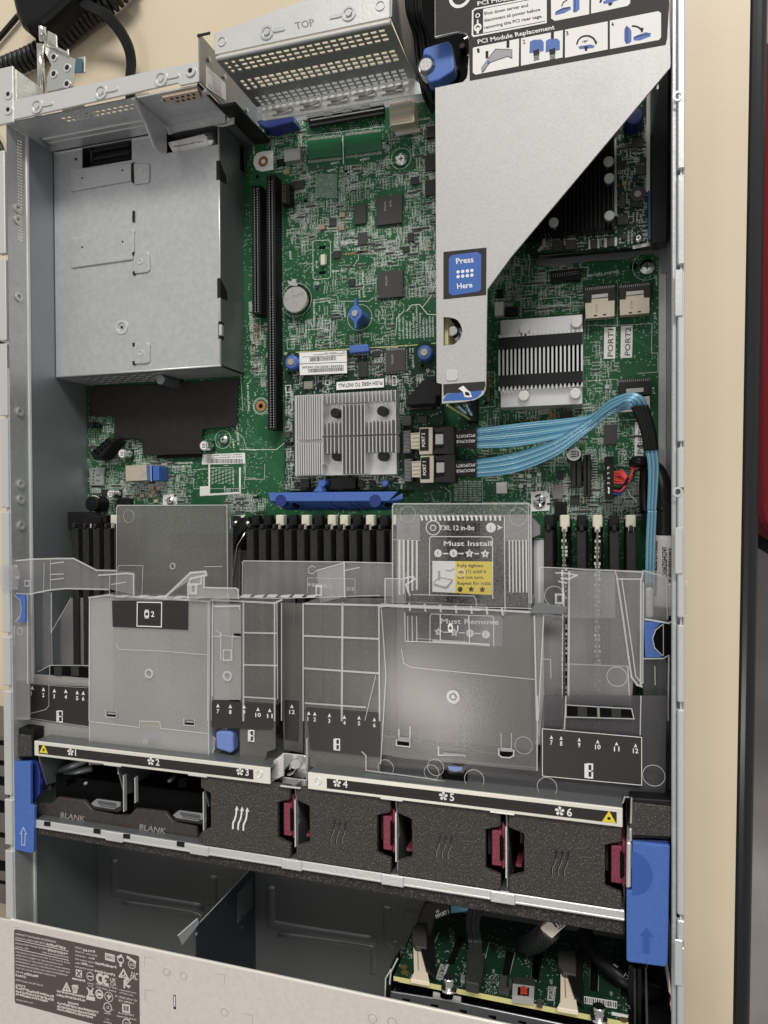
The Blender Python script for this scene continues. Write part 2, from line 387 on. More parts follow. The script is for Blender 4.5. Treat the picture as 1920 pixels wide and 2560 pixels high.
def clear(name, fac, tint, rough, grain=.07, body=(.70, .69, .67)):
    m = bpy.data.materials.new(name); m.use_nodes = True; n = m.node_tree.nodes; l = m.node_tree.links; b = n['Principled BSDF']; o = n['Material Output']
    b.inputs['Base Color'].default_value = (*body, 1); b.inputs['Roughness'].default_value = rough; b.inputs['Specular IOR Level'].default_value = .6
    tr = n.new('ShaderNodeBsdfTransparent'); tr.inputs[0].default_value = (*tint, 1)
    mx = n.new('ShaderNodeMixShader'); l.new(tr.outputs[0], mx.inputs[1]); l.new(b.outputs[0], mx.inputs[2]); l.new(mx.outputs[0], o.inputs[0])
    t = n.new('ShaderNodeTexCoord'); z = n.new('ShaderNodeTexNoise'); z.inputs['Scale'].default_value = 900; z.inputs['Detail'].default_value = 2
    l.new(t.outputs['Object'], z.inputs['Vector']); r = n.new('ShaderNodeMapRange'); r.inputs[1].default_value = .3; r.inputs[2].default_value = .7
    r.inputs[3].default_value = fac - grain / 2; r.inputs[4].default_value = fac + grain / 2; l.new(z.outputs['Fac'], r.inputs[0])
    z2 = n.new('ShaderNodeTexNoise'); z2.inputs['Scale'].default_value = 16; z2.inputs['Detail'].default_value = 1; l.new(t.outputs['Object'], z2.inputs['Vector'])
    r2 = n.new('ShaderNodeMapRange'); r2.inputs[1].default_value = .3; r2.inputs[2].default_value = .7; r2.inputs[3].default_value = -.07; r2.inputs[4].default_value = .07; l.new(z2.outputs['Fac'], r2.inputs[0])
    ad = n.new('ShaderNodeMath'); l.new(r.outputs[0], ad.inputs[0]); l.new(r2.outputs[0], ad.inputs[1]); l.new(ad.outputs[0], mx.inputs[0])
    q = n.new('ShaderNodeBump'); q.inputs['Strength'].default_value = .10; q.inputs['Distance'].default_value = .0003; l.new(z.outputs['Fac'], q.inputs['Height']); l.new(q.outputs[0], b.inputs['Normal'])
    return m
FROST = clear('frosted_clear_plastic', .30, (.93, .93, .94), .2, .05, body=(.50, .49, .475))
FROST2 = clear('denser_frosted_plastic', .37, (.93, .92, .93), .22, .06, body=(.60, .585, .565))
CLEARP = clear('clear_plastic', .13, (.93, .93, .95), .16, .05)
CEDGE = clear('clear_plastic_edge', .52, (.93, .93, .95), .2, .08, (.80, .80, .79))
SMOKE = clear('smoked_print_film', .72, (.5, .5, .5), .4, .05, (.035, .032, .030))
FLAPM = clear('smoky_flap_plastic', .46, (.84, .84, .82), .3, .16, body=(.22, .215, .20))
FROSTC = clear('grey_frosted_plastic', .32, (.90, .90, .90), .16, .08, body=(.27, .262, .25))
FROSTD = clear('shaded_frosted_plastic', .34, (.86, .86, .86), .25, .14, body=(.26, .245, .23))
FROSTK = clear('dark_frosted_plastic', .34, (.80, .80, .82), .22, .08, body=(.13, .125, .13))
BLANKM = mk('brown_black_blank_plastic', (.042, .036, .033), .5, spec=.35, bump=.3, bscale=900, col2=(.052, .045, .041), cscale=300)
INNERM = mk('bay_inner_steel', (.30, .31, .315), .4, .6, bump=.1, bscale=200)
# ================================================================== SETTING
tp = [P(1876, 0, 0), P(1832, 2560, 0)]
def te(y): t = (y - tp[0][1]) / (tp[1][1] - tp[0][1]); return tp[0][0] + t * (tp[1][0] - tp[0][0])
b = MB(TABLE); b.prism([(te(900), 900), (te(-800), -800), (-1500, -800), (-1500, 900)], -28, 0)
b.mat(EDGEB); b.tube([(te(900) + 4.2, 900, -6.5), (te(-800) + 4.2, -800, -6.5)], 6.4, 16); b.box(te(0) - 8, -700, -34, te(0) - 4, 800, -28.5)
b.build('table', kind='structure')
b = MB(FLOOR); b.poly([(-2500, -2500, -750), (2500, -2500, -750), (2500, 2500, -750), (-2500, 2500, -750)]); b.build('floor', kind='structure')
# upholstered chair beyond the table
sx = P(1893, 700, -300)[0]; sy0 = P(1905, 1372, -300)[1]; sy1 = P(1905, 60, -300)[1]
t = thing('chair', 'red upholstered chair standing on the floor beyond the right table edge', 'chair', sx + 230, (sy0 + sy1) / 2, -750)
b = MB(RED); b.prism(rrect(sx, sy0, sx + 460, sy1, 40), -360, -300); b.build('seat', t, bevel=12, seg=3)
b = MB(BLK); b.prism(rrect(sx - 6, sy0 - 14, sx + 466, sy1 + 14, 50), -378, -361); b.build('seat_frame', t, bevel=3)
for ix in (sx + 40, sx + 420):
    for iy in (sy0 + 40, sy1 - 40): MB(BLK).cyl(ix, iy, 12, -750, -379).build('leg', t)

# ================================================================== SERVER CHASSIS
CH = thing('server_chassis', 'open galvanised steel rack server case lying on the cream table with its lid off', 'server case', -179, 0, 0)
YF, YR = -286, 263.5
b = MB(DARKST); b.box(-393, YF - 150, 0.2, 41, YR + 40, 1.6)
b.mat(BAYM); b.box(-391, YF - 148, 1.6, 39.5, -165, 2.2)
b.build('floor_pan', CH)
# raised pressings in the front bay floor
def press(path, r):
    b = MB(BAYM); b.tube([(*P(x, y, 2.2), 2.2 - r * .45) for x, y in path], r, 12); return b
b = MB(BAYM)
for pth in (zp('a4', 735, 1150, 740, 1350, 775, 1385, 1320, 1480), zp('a5', 300, 1220, 305, 1440, 360, 1490, 985, 1590), zp('a5', 1060, 1350, 1065, 1560, 1110, 1620),
            zp('a4', 1380, 1250, 1385, 1500), zp('a4', 480, 1200, 478, 1640), zp('a4', 295, 1330, 290, 1650)):
    b.tube(crom([(*P(x, y, 2.2), -2.6) for x, y in pth], 5), 6.0, 20)
b.build('floor_pressing', CH, smooth=True)
b = MB(BAYM)
b.tube(crom([(*P(x, y, 2.2), .2) for x, y in zp('a4', 790, 1440, 1240, 1510, 1300, 1560)], 5), 2.8, 12)
b.tube(crom([(*P(x, y, 2.2), .2) for x, y in zp('a5', 350, 1545, 900, 1620, 960, 1660, 965, 1800)], 5), 2.8, 12)
b.build('floor_pressing', CH, smooth=True)

# left wall: upper band, folded ridge, lower band
b = MB(GALV); b.box(-393.6, YF - 150, 66, -392.6, 95, 84.5); hl = []
for r in range(34):
    for c in range(2):
        (y_, z_) = PXp(*zp('z1', 134 + 16 * c + r * .2, 920 + r * 19.2 + 6 * c)[0], -392.6); (y2, z2_) = PXp(*zp('z1', 146 + 16 * c + r * .2, 932 + r * 19.2 + 6 * c)[0], -392.6)
        hl.append((min(y_, y2) - 95, (z_ if c < 0 else 75.2) - 2.3 * c - 66 - 1.7, max(y_, y2) - 95, 75.2 - 2.3 * c - 66))
perf(b, (-392.6, 95, 66), (0, 1, 0), (0, 0, 1), YR - 95, 18.5, hl, .25)
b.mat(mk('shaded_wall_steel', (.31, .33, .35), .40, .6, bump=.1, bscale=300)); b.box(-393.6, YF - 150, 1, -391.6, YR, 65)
b.mat(GALVB); b.tube([(-392.6, YF - 150, 66.5), (-392.6, YR, 66.5)], 1.5, 8)
b.build('side_wall', CH)
b = MB(GALVB)
for y0, y1 in ((-290, -242), (-238, -206), (-203, -130), (-126, -92), (-89, -5), (-2, 60), (62, 112), (114, 170), (174, 245)):
    b.box(-400, y0, 82, -393.7, y1, 86)
b.mat(GALV); b.box(-397.5, YF - 4, 60, -393.7, 125, 84)
b.build('top_rim', CH, bevel=.5)
# hooked latch cut-outs along the left rim
for x, y in zp('z1', 60, 1340, 90, 1410) + zp('z4', 70, 360, 85, 1110) + zp('a1', 50, 130, 85, 230, 88, 400):
    b = MB(GALVB); X, Y = P(x, y, 80); b.ring(-391.9, Y, 1.6, 3.2, 0, 1)
    b.v = [(-392.3 + (v[2] * .8), v[1], 76 + (v[0] + 391.9)) for v in b.v]; b.build('rivet', CH)
# right wall
b = MB(GALV); b.box(39.3, YF, 1, 40.3, YR, 84)
b.build('side_wall', CH)
b = MB(GALVB)
for y0, y1 in ((-300, -232), (-229, -218), (-215, -108), (-104, -64), (-60, 4), (7, 28), (31, 118), (122, 168), (171, 300)):
    b.box(38.0, y0, 82, 41.4, y1, 86)
b.mat(GALV); b.box(35.4, -300, 80, 37.9, 300, 83); b.mat(GALVB)
b.mat(GALV); b.box(40.4, YF - 10, 10, 41.6, YR + 40, 82.9)
b.build('top_rim', CH, bevel=.5)
b = MB(GALVB)
for y in (zp('a3', 0, 560)[0][1], zp('z6', 0, 330)[0][1], 2400):
    Y = P(1700, y, 84)[1]; b.box(36.5, Y - 12, 86, 40.5, Y + 12, 86.9)
b.build('rim_tab', CH, bevel=.4)
b = MB(GALVB)
for y in (245, 1230):
    Y = P(1700, y, 84)[1]; b.ring(38, Y, 1.6, 2.6, 86, 86.5)
b.build('rim_emboss', CH, smooth=False)
# ledge at the foot of the right wall, beside the board
b = MB(GALV); b.box(33.5, -150, 3, 39, 262, 7); b.build('board_ledge', CH)
b = MB(DARKST); b.pp('b8', [0, 2130, 0, 2010, 1400, 1870, 1500, 1870, 1500, 2212, 1380, 2212, 1370, 2060, 1290, 2010, 1140, 2020, 1020, 2070, 600, 2090, 120, 2150], 10.2, 1.2); b.build('board_surround', CH)

# ---------------------------------------------------------------- rear wall, left half
YW = 264.0
b = MB(GALVB); b.prism([(-399, 277.8), (-240.5, 277.8), (-240.5, 264.5), (-254, 264.5), (-256, 266.5), (-393, 264.0), (-399, 268)], 84.6, 86)
b.box(-400, 262.5, 84.2, -385, 301, 86.4)
b.box(-385.8, 276, 60, -384.6, 300, 84)
b.build('rear_rim', CH, bevel=.4)
b = MB(GALVB)
for x, y in zp('z1', 240, 690, 655, 598, 1045, 512):
    X, Y = P(x, y, 86); b.ring(X, Y, 3.4, 4.9, 86, 86.9, 20); b.cyl(X, Y, 2.3, 86, 87.2, 16, 1.9)
    b.prism(rrect(X + 4.5, Y - 1.2, X + 13, Y + 1.6, 1.2), 86.01, 86.7)
for x, y in zp('z1', 1235, 460, 55, 612, 55, 712):
    X, Y = P(x, y, 86.4); b.ring(X, Y, 1.6, 3.6, 86.3, 87.0, 18); b.mat(INKB); b.cyl(X, Y, 1.5, 86.3, 86.8, 12); b.mat(GALVB)
b.build('rear_rivet', CH)
# perforated inner face of the rear wall (left bay)
def wallholes(k, rows, cols, tl, tr, bl, n_first=0, fill=.62):
    """grid of holes on plane Y given by photo corners of the field"""
    out = []
    return out
b = MB(GALV)
x0, z0 = -392, 44; W = 104; Hh = 41
hl = []
xa, za = PY(*zp('z1', 400, 765)[0], YW); xb, zb = PY(*zp('z1', 890, 665)[0], YW)
for c in range(14):
    for r in range(2):
        u = (xa - x0) + (xb - xa) * c / 13.2 + (1.2 if r else 0); v = (za - z0) - 3.6 * r
        hl.append((u, v - 1.2, u + (xb - xa) / 13.2 * .72, v + 1.2))
perf(b, (x0, YW, z0), (1, 0, 0), (0, 0, 1), W, Hh, hl, -.8)
b.build('rear_vent_panel', CH)
b = MB(DARKST); b.box(-393, 264.2, 1, -241.5, 265.2, 43.8); b.build('rear_lower_panel', CH)
b = MB(GALVB); b.box(-384, 262.3, 60.5, -288, 263.9, 61.3); b.box(-384, 262.6, 54.5, -288, 263.9, 55.1)
b.build('rear_fold', CH, bevel=.4)
# side gussets
b = MB(GALV); X = -288
pts = [PXp(*q, X) for q in zp('z1', 850, 640, 960, 600, 1075, 690, 1080, 980, 1050, 1000, 1000, 950, 945, 800, 885, 690)]
b.ext([(X, y, z) for y, z in pts], (-1, 0, 0)); b.build('bay_divider', CH)
b = MB(DARKST); X = -384
pts = [PXp(*q, X) for q in zp('z1', 200, 780, 240, 750, 380, 840, 320, 970, 290, 940, 230, 850)]
b.ext([(X, y, z) for y, z in pts], (-.8, 0, 0)); b.build('bay_divider', CH)
# second bay with serial port
b = MB(GALV); b.box(-287, 263.2, 50, -243, 264.2, 84.5); b.box(-287, 258, 48.5, -243, 264.4, 49.7)
b.build('rear_port_panel', CH)
b = MB(GALVB); b.pp('z1', [1080, 830, 1085, 800, 1390, 745, 1500, 705, 1520, 720, 1515, 800, 1440, 820, 1300, 800, 1090, 870], 46, 1.2)
X, Y = P(*zp('z1', 1462, 765)[0], 46); b.ring(X, Y, 1.5, 3.4, 46, 46.8)
b.mat(INKB); b.cyl(X, Y, 1.4, 46, 46.5)
b.build('rear_bracket', CH, bevel=.4)
# serial port openings (copper toned) on the port panel
b = MB(mk('peach_plating', (.55, .42, .33), .4, .3)); Xs, Zs = PY(*zp('z1', 1190, 615)[0], 263)
b.ext([(Xs - 13, 263.1, Zs + 4.5), (Xs + 13, 263.1, Zs + 4.5), (Xs + 10.5, 263.1, Zs - 4.5), (Xs - 10.5, 263.1, Zs - 4.5)], (0, -2.2, 0))
b.mat(INKB)
for i in range(5): b.box(Xs - 8.5 + i * 4, 260.7, Zs + 1, Xs - 6.5 + i * 4, 260.8, Zs + 2.6)
for i in range(4): b.box(Xs - 6.5 + i * 4, 260.7, Zs - 2.6, Xs - 4.5 + i * 4, 260.8, Zs - 1)
b.mat(TIN); b.box(Xs - 17.5, 261, Zs - 1.6, Xs - 14.2, 263, Zs + 1.6); b.box(Xs + 14.2, 261, Zs - 1.6, Xs + 17.5, 263, Zs + 1.6)
b.build('serial_port', CH, bevel=.4)

# ================================================================== POWER SUPPLY CAGE
PS = thing('power_supply_cage', 'large flat galvanised steel box covering the power supply bay at the left rear', 'cage', -321, 180, 2)
x0, x1, y0, y1, zt = -391.0, -252.0, 95.5, 263.4, 42.0
hy0 = P(*zp('z1', 0, 1000)[0], zt)[1]
b = MB(GALV)
q1 = P(*zp('z1', 530, 930)[0], zt); q2 = P(*zp('z1', 855, 1050)[0], zt)        # black window
q3 = P(*zp('z1', 1075, 850)[0], zt); q4 = P(*zp('z1', 1420, 960)[0], zt)
wx0, wx1 = q1[0], q2[0]; wy1, wy0 = 263.4, P(*zp('z1', 690, 1065)[0], zt)[1]
vx0, vx1 = q3[0], q4[0]; vy0 = P(*zp('z1', 1245, 965)[0], zt)[1]
perf(b, (x0, y0, zt), (1, 0, 0), (0, 1, 0), x1 - x0, y1 - y0, [(wx0 - x0, wy0 - y0, wx1 - x0, wy1 - y0 - .6), (vx0 - x0, vy0 - y0, vx1 - x0, y1 - y0 - .5)], 1.0)
b.build('top_plate', PS)
b = MB(DARKST); b.box(x1 - 1, y0 + 1, 3, x1, y1, zt - .01); b.box(x0, y0 + 1, 3, x0 + .8, y1, zt - 1.2); b.build('side_plate', PS)
b = MB(GALV); hl = []
for c in range(8):
    for r in range(4): hl.append((18 + c * 8.0, 8 + r * 7.2, 24.5 + c * 8.0, 13.5 + r * 7.2))
perf(b, (x0, y0, 3), (1, 0, 0), (0, 0, 1), x1 - x0, zt - 3.2, hl, -.8)
b.build('front_plate', PS)
b = MB(GALVB); b.tube([(x0, y0 + .5, zt - .5), (x1, y0 + .5, zt - .5)], .8, 8); b.tube([(x1 - .5, y0, zt - .5), (x1 - .5, y1, zt - .5)], .7, 8); b.build('folded_edge', PS, smooth=True)
# pressed pads
def emb(c, k='z1', h=1.2, r=2.5):
    pts = [P(x, y, zt) for x, y in zp(k, *c)]
    b = MB(GALV); b.prism(pts, zt + .01, zt + h); return b.build('pressed_pad', PS, bevel=1.0, seg=3)
emb([465, 1085, 520, 1095, 855, 1060, 855, 1175, 470, 1245, 460, 1235]); emb([870, 1062, 960, 1060, 975, 1075, 972, 1180, 960, 1190, 875, 1200])
emb([465, 1545, 860, 1485, 872, 1495, 872, 1620, 865, 1685, 475, 1740, 462, 1725])
emb([870, 85, 955, 75, 972, 90, 975, 195, 960, 212, 870, 222], 'z4'); emb([868, 668, 960, 662, 975, 678, 975, 790, 960, 802, 872, 806], 'z4')
b = MB(GALVB)
for k, x, y in (('z1', 912, 1108), ('z4', 910, 140), ('z4', 912, 732)):
    (a, c), = zp(k, x, y); X, Y = P(a, c, zt + .8); b.ring(X, Y, 1.3, 2.1, zt + 1.2, zt + 1.6, 16)
(a, c), = zp('z4', 790, 565); X, Y = P(a, c, zt); b.ring(X, Y, 3.4, 5.2, zt, zt + .7, 28); b.mat(INKB); b.cyl(X, Y, .9, zt, zt + .5)
b.mat(INKB)
for k, x, y in (('z1', 490, 1030), ('z1', 535, 1155), ('z1', 795, 1105), ('z1', 535, 1603), ('z1', 797, 1567)):
    (a, c), = zp(k, x, y); X, Y = P(a, c, zt + .8); b.cyl(X, Y, .75, zt + .1, zt + 1.3, 10)
b.build('dimple', PS)
b = MB(INKB)
for k, c in (('z1', [850, 1060, 866, 1050, 870, 1190, 852, 1180]), ('z1', [858, 1365, 868, 1365, 868, 1435, 856, 1435]), ('z4', [856, 78, 872, 78, 872, 100, 856, 100]), ('z4', [858, 205, 872, 200, 872, 225, 860, 225]),
             ('z4', [858, 665, 873, 665, 873, 690, 858, 690]), ('z4', [858, 785, 873, 785, 873, 808, 858, 808])):
    b.pp(k, c, zt + 1.3, 1.2)
# notches along the right shoulder
for k, ya, yb in (('z1', 1040, 1165), ('z4', 248, 375)):
    Ya = P(*zp(k, 1420, ya)[0], zt)[1]; Yb = P(*zp(k, 1420, yb)[0], zt)[1]
    b.box(x1 - 2.2, Yb, zt - .2, x1 + .3, Ya, zt + .25)
    b.ext([(x1 + .02, Ya, zt), (x1 + .02, Ya - 7, zt - 9), (x1 + .02, Yb + 1, zt - 9.5), (x1 + .02, Yb, zt)], (.3, 0, 0))
Ya = P(*zp('z4', 1420, 528)[0], zt)[1]; Yb = P(*zp('z4', 1420, 640)[0], zt)[1]
b.box(x1 - 1.6, Yb, zt - .2, x1 + .3, Ya, zt + .25); b.box(x1, Yb, zt - 4, x1 + .3, Ya, zt)
b.build('notch', PS)
b = MB(GALVB); b.box(x1 - 1.2, Yb + 2, zt - 3, x1 + .9, Ya - 2, zt + .6); b.build('lock_tab', PS, bevel=.5)
b = MB(DARKST); b.cyl(*P(*zp('z4', 1040, 905)[0], 32), 3.4, 4, 32, 20); b.build('front_peg', PS, smooth=False)
# black connector seen through the window; chrome handle with a label seen through the second one
t = thing('power_connector', 'black connector housing seen through the window of the power supply cage', 'connector', (wx0 + wx1) / 2, (wy0 + wy1) / 2, 20)
b = MB(VOID); b.box(wx0 - 6, wy0 - 6, 19, wx1 + 6, wy1 + 5, 22); b.mat(BLK); b.box(wx0 + 2, wy0 + 4, 22, wx1 - 2, wy1 - 3, 36); b.build('housing', t, bevel=.6)
b = MB(BLK2); b.box(wx0 + 6, wy0 + 7, 36.1, wx1 - 5, wy0 + 9, 38); b.box(wx0 + 6, wy0 + 13, 36.1, wx1 - 5, wy0 + 15, 38); b.box(wx0 + 4, wy0 + 6, 36.1, wx0 + 6, wy0 + 18, 38.5); b.build('rib', t, bevel=.3)
t = thing('power_supply_unit', 'power supply end with a bright steel shell and white label beside the black window', 'power supply', (vx0 + vx1) / 2, vy0 + 10, 8)
b = MB(VOID); b.box(vx0 - 6, vy0 - 4, 8, vx1 + 1, 262, 12); b.build('casing', t)
b = MB(CHROME); b.tube([(vx0 + 3, (vy0 + 258) / 2 + 2, 30), (vx1 - 7, (vy0 + 258) / 2 + 3, 30)], 8, 24); b.build('shell', t, smooth=True)
b = MB(PAPER); X = (vx0 + vx1) / 2; b.pp('z1', [1085, 925, 1320, 870, 1340, 885, 1350, 950, 1120, 985], 38.4, .3)
b.mat(INKB); b.text('z1', 'Redundant with Input', 1130, 955, 1320, 918, 12, 38.45); b.build('label', t)
# ================================================================== REAR FILLER BOX (marked TOP)
FB = thing('slot_filler_box', 'perforated steel rear filler box stamped TOP between the two rear bays', 'filler box', -172, 280, 30)
YV = 277.0
b = MB(GALVB); b.prism([(-229.5, 279), (-115.5, 279), (-115.5, 305), (-134, 305), (-229.5, 292.8)], 84.7, 86); b.build('top_flange', FB, bevel=.5)
b = MB(GALV)
for x, y in zp('z2', 435, 212, 965, 88):
    X, Y = P(x, y, 86); b.ring(X, Y, 3.0, 4.4, 86, 86.7, 20); b.cyl(X, Y, 2.2, 86, 87.2, 16, 1.9)
    s = 1 if x < 800 else -1
    b.prism(rrect(min(X + s * 4.4, X + s * 12), Y - 1, max(X + s * 4.4, X + s * 12), Y + 1.4, 1), 86, 86.6)
for x, y in zp('z2', 142, 270, 1168, 38): X, Y = P(x, y, 86); b.ring(X, Y, 2.4, 2.9, 86, 86.5, 20)
b.mat(DARKST); b.text('z2', 'TOP', 622, 192, 745, 165, 46, 86.03)
b.build('pressed_rivet', FB)
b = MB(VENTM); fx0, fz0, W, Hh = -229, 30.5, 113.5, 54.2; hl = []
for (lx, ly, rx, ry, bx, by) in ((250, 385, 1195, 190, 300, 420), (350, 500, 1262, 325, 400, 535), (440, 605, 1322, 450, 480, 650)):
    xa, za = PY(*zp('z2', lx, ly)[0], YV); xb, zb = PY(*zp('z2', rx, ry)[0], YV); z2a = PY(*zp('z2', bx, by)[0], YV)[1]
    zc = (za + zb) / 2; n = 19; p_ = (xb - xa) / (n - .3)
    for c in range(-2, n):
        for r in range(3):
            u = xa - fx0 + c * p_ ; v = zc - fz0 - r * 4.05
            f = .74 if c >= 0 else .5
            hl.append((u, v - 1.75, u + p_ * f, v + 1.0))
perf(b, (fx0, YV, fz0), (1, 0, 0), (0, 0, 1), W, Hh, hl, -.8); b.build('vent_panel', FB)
b = MB(GALVB); b.tube([(fx0, YV + .4, 84.6), (fx0 + W, YV + .4, 84.6)], 1.4, 8)
b.pp('z2', [400, 690, 1390, 508, 1440, 560, 1445, 605, 650, 745, 405, 782], 30, 1.0); b.build('lower_flange', FB, bevel=.3)
b = MB(TIN)
for i in range(5):
    x, y = 548 + i * 178.5, 715 - i * 33.5
    X, Y = P(*zp('z2', x, y)[0], 30.4)
    for dy in (-1.9, 1.9): b.tube([(X - 9, Y + dy, 30.5), (X + 5, Y + dy, 30.8)], .35, 6)
    b.tube([(X + 5, Y - 1.9, 30.8), (X + 6.8, Y, 31), (X + 5, Y + 1.9, 30.8)], .4, 6); b.tube([(X - 6, Y, 30.6), (X + 4.5, Y, 32.2)], .8, 8)
b.build('spring_clip', FB, smooth=True)
b = MB(DARKST); X = -115
pts = [PXp(*q, X) for q in zp('z2', 1232, 110, 1235, 0, 1320, -60, 1500, 560, 1440, 600, 1395, 510)]
b.ext([(X, y, z) for y, z in pts], (1, 0, 0))
b.build('side_plate', FB)
b = MB(PAPER); X = -239.8
pts = [PXp(*q, X) for q in zp('z2', 38, 425, 165, 540, 168, 655, 38, 565)]
b.ext([(X, y, z) for y, z in pts], (.12, 0, 0)); b.mat(INKB)
for f in (.12, .24, .75, .87):
    q0 = [tuple(pts[0][i] * (1 - f) + pts[3][i] * f for i in (0, 1)), tuple(pts[1][i] * (1 - f) + pts[2][i] * f for i in (0, 1))]
    a, c = q0; a2 = tuple(a[i] * .9 + c[i] * .1 for i in (0, 1)); c2 = tuple(a[i] * .25 + c[i] * .75 for i in (0, 1))
    b.ext([(X + .15, a2[0], a2[1]), (X + .15, c2[0], c2[1]), (X + .15, c2[0], c2[1] - .8), (X + .15, a2[0], a2[1] - .8)], (.05, 0, 0))
for i in range(16):
    f = .3 + .03 * i; a = tuple(pts[0][j] * (1 - f) + pts[1][j] * f for j in (0, 1)); d = tuple(pts[3][j] * (1 - f) + pts[2][j] * f for j in (0, 1))
    m = [tuple(a[j] * (1 - g) + d[j] * g for j in (0, 1)) for g in (.35, .65)]
    b.ext([(X + .15, m[0][0], m[0][1]), (X + .15, m[0][0] - .5, m[0][1]), (X + .15, m[1][0] - .5, m[1][1]), (X + .15, m[1][0], m[1][1])], (.05, 0, 0))
b.build('side_label', CH)
b = MB(TIN)
for x, y in zp('z2', 55, 385, 155, 498, 300, 715): 
    (yy, zz) = PXp(x, y, -239.8); b.cyl(0, 0, 1.7, 0, 1.2, 12, 1.3); n = 24
    b.v[-n:] = [(-238.6 - v[2], yy + v[0], zz + v[1]) for v in b.v[-n:]]
b.build('side_rivet', CH)
# column between the left bay and the filler
b = MB(DARKST); b.box(-241, 264.6, 8, -240, 295, 86); b.mat(INKB); b.box(-241.2, 262.5, 8, -229.4, 264.5, 60); b.box(-242, 262.4, 8, -240.9, 264.6, 86); b.box(-241.5, 292, 86.02, -232, 294, 86.6)
b.build('rear_column', CH, bevel=.5)

# ================================================================== MOTHERBOARD
BZ = 8.0
MBD = thing('motherboard', 'large green main circuit board covered in chips filling the rear of the server', 'circuit board', -178, 60, 4)
b = MB(PCB); b.prism([(-391, -152), (34, -152), (34.5, 160), (25, 170), (-95, 172), (-95, 272), (-240, 276), (-251.5, 240), (-391, 240)], BZ - 1.6, BZ); b.build('board', MBD)
S1 = BZ + .05
def chip(k, x0, y0, x1, y1, h=1.2, m=CHIP, name='chip', par=MBD, z=BZ, legs=0, txt=None):
    b = MB(m); b.rb(k, x0, y0, x1, y1, z + h, h - .02)
    if legs:
        b.mat(TIN); X0, Y1, X1, Y0 = b.rect(k, x0, y0, x1, y1, z + h * .5)
        if legs == 2:                               # legs on top and bottom
            n = max(3, int((X1 - X0) / 1.27))
            for i in range(n):
                x = X0 + (i + .5) * (X1 - X0) / n; b.box(x - .22, Y0, z, x + .22, Y0 + 1.4, z + .3); b.box(x - .22, Y1 - 1.4, z, x + .22, Y1, z + .3)
        if legs in (1, 4):
            n = max(3, int((Y0 - Y1) / 1.0))
            for i in range(n):
                y = Y1 + (i + .5) * (Y0 - Y1) / n; b.box(X0 - 1.2, y - .2, z, X0, y + .2, z + .3); b.box(X1, y - .2, z, X1 + 1.2, y + .2, z + .3)
        if legs == 4:
            n = max(3, int((X1 - X0) / 1.0))
            for i in range(n):
                x = X0 + (i + .5) * (X1 - X0) / n; b.box(x - .2, Y0, z, x + .2, Y0 + 1.2, z + .3); b.box(x - .2, Y1 - 1.2, z, x + .2, Y1, z + .3)
    if txt:
        b.mat(GREYI); X0, Y0, X1, Y1 = b.rect(k, x0, y0, x1, y1, z + h)
        for i, s in enumerate(txt): b.text3(s, (X0 + (X1 - X0) * .75, Y0 + (Y1 - Y0) * (.12 + .0 * i) + 0 * i, z + h + .02), (0, 0, 0), (0, 0, 0)) if 0 else b.text3(s, (X0 + (X1 - X0) * (.3 + .22 * i), Y0 + (Y1 - Y0) * .8, z + h + .02), (0, (Y1 - Y0) * -.5, 0), (1.2, 0, 0), True)
    return b.build(name, par, bevel=.12)
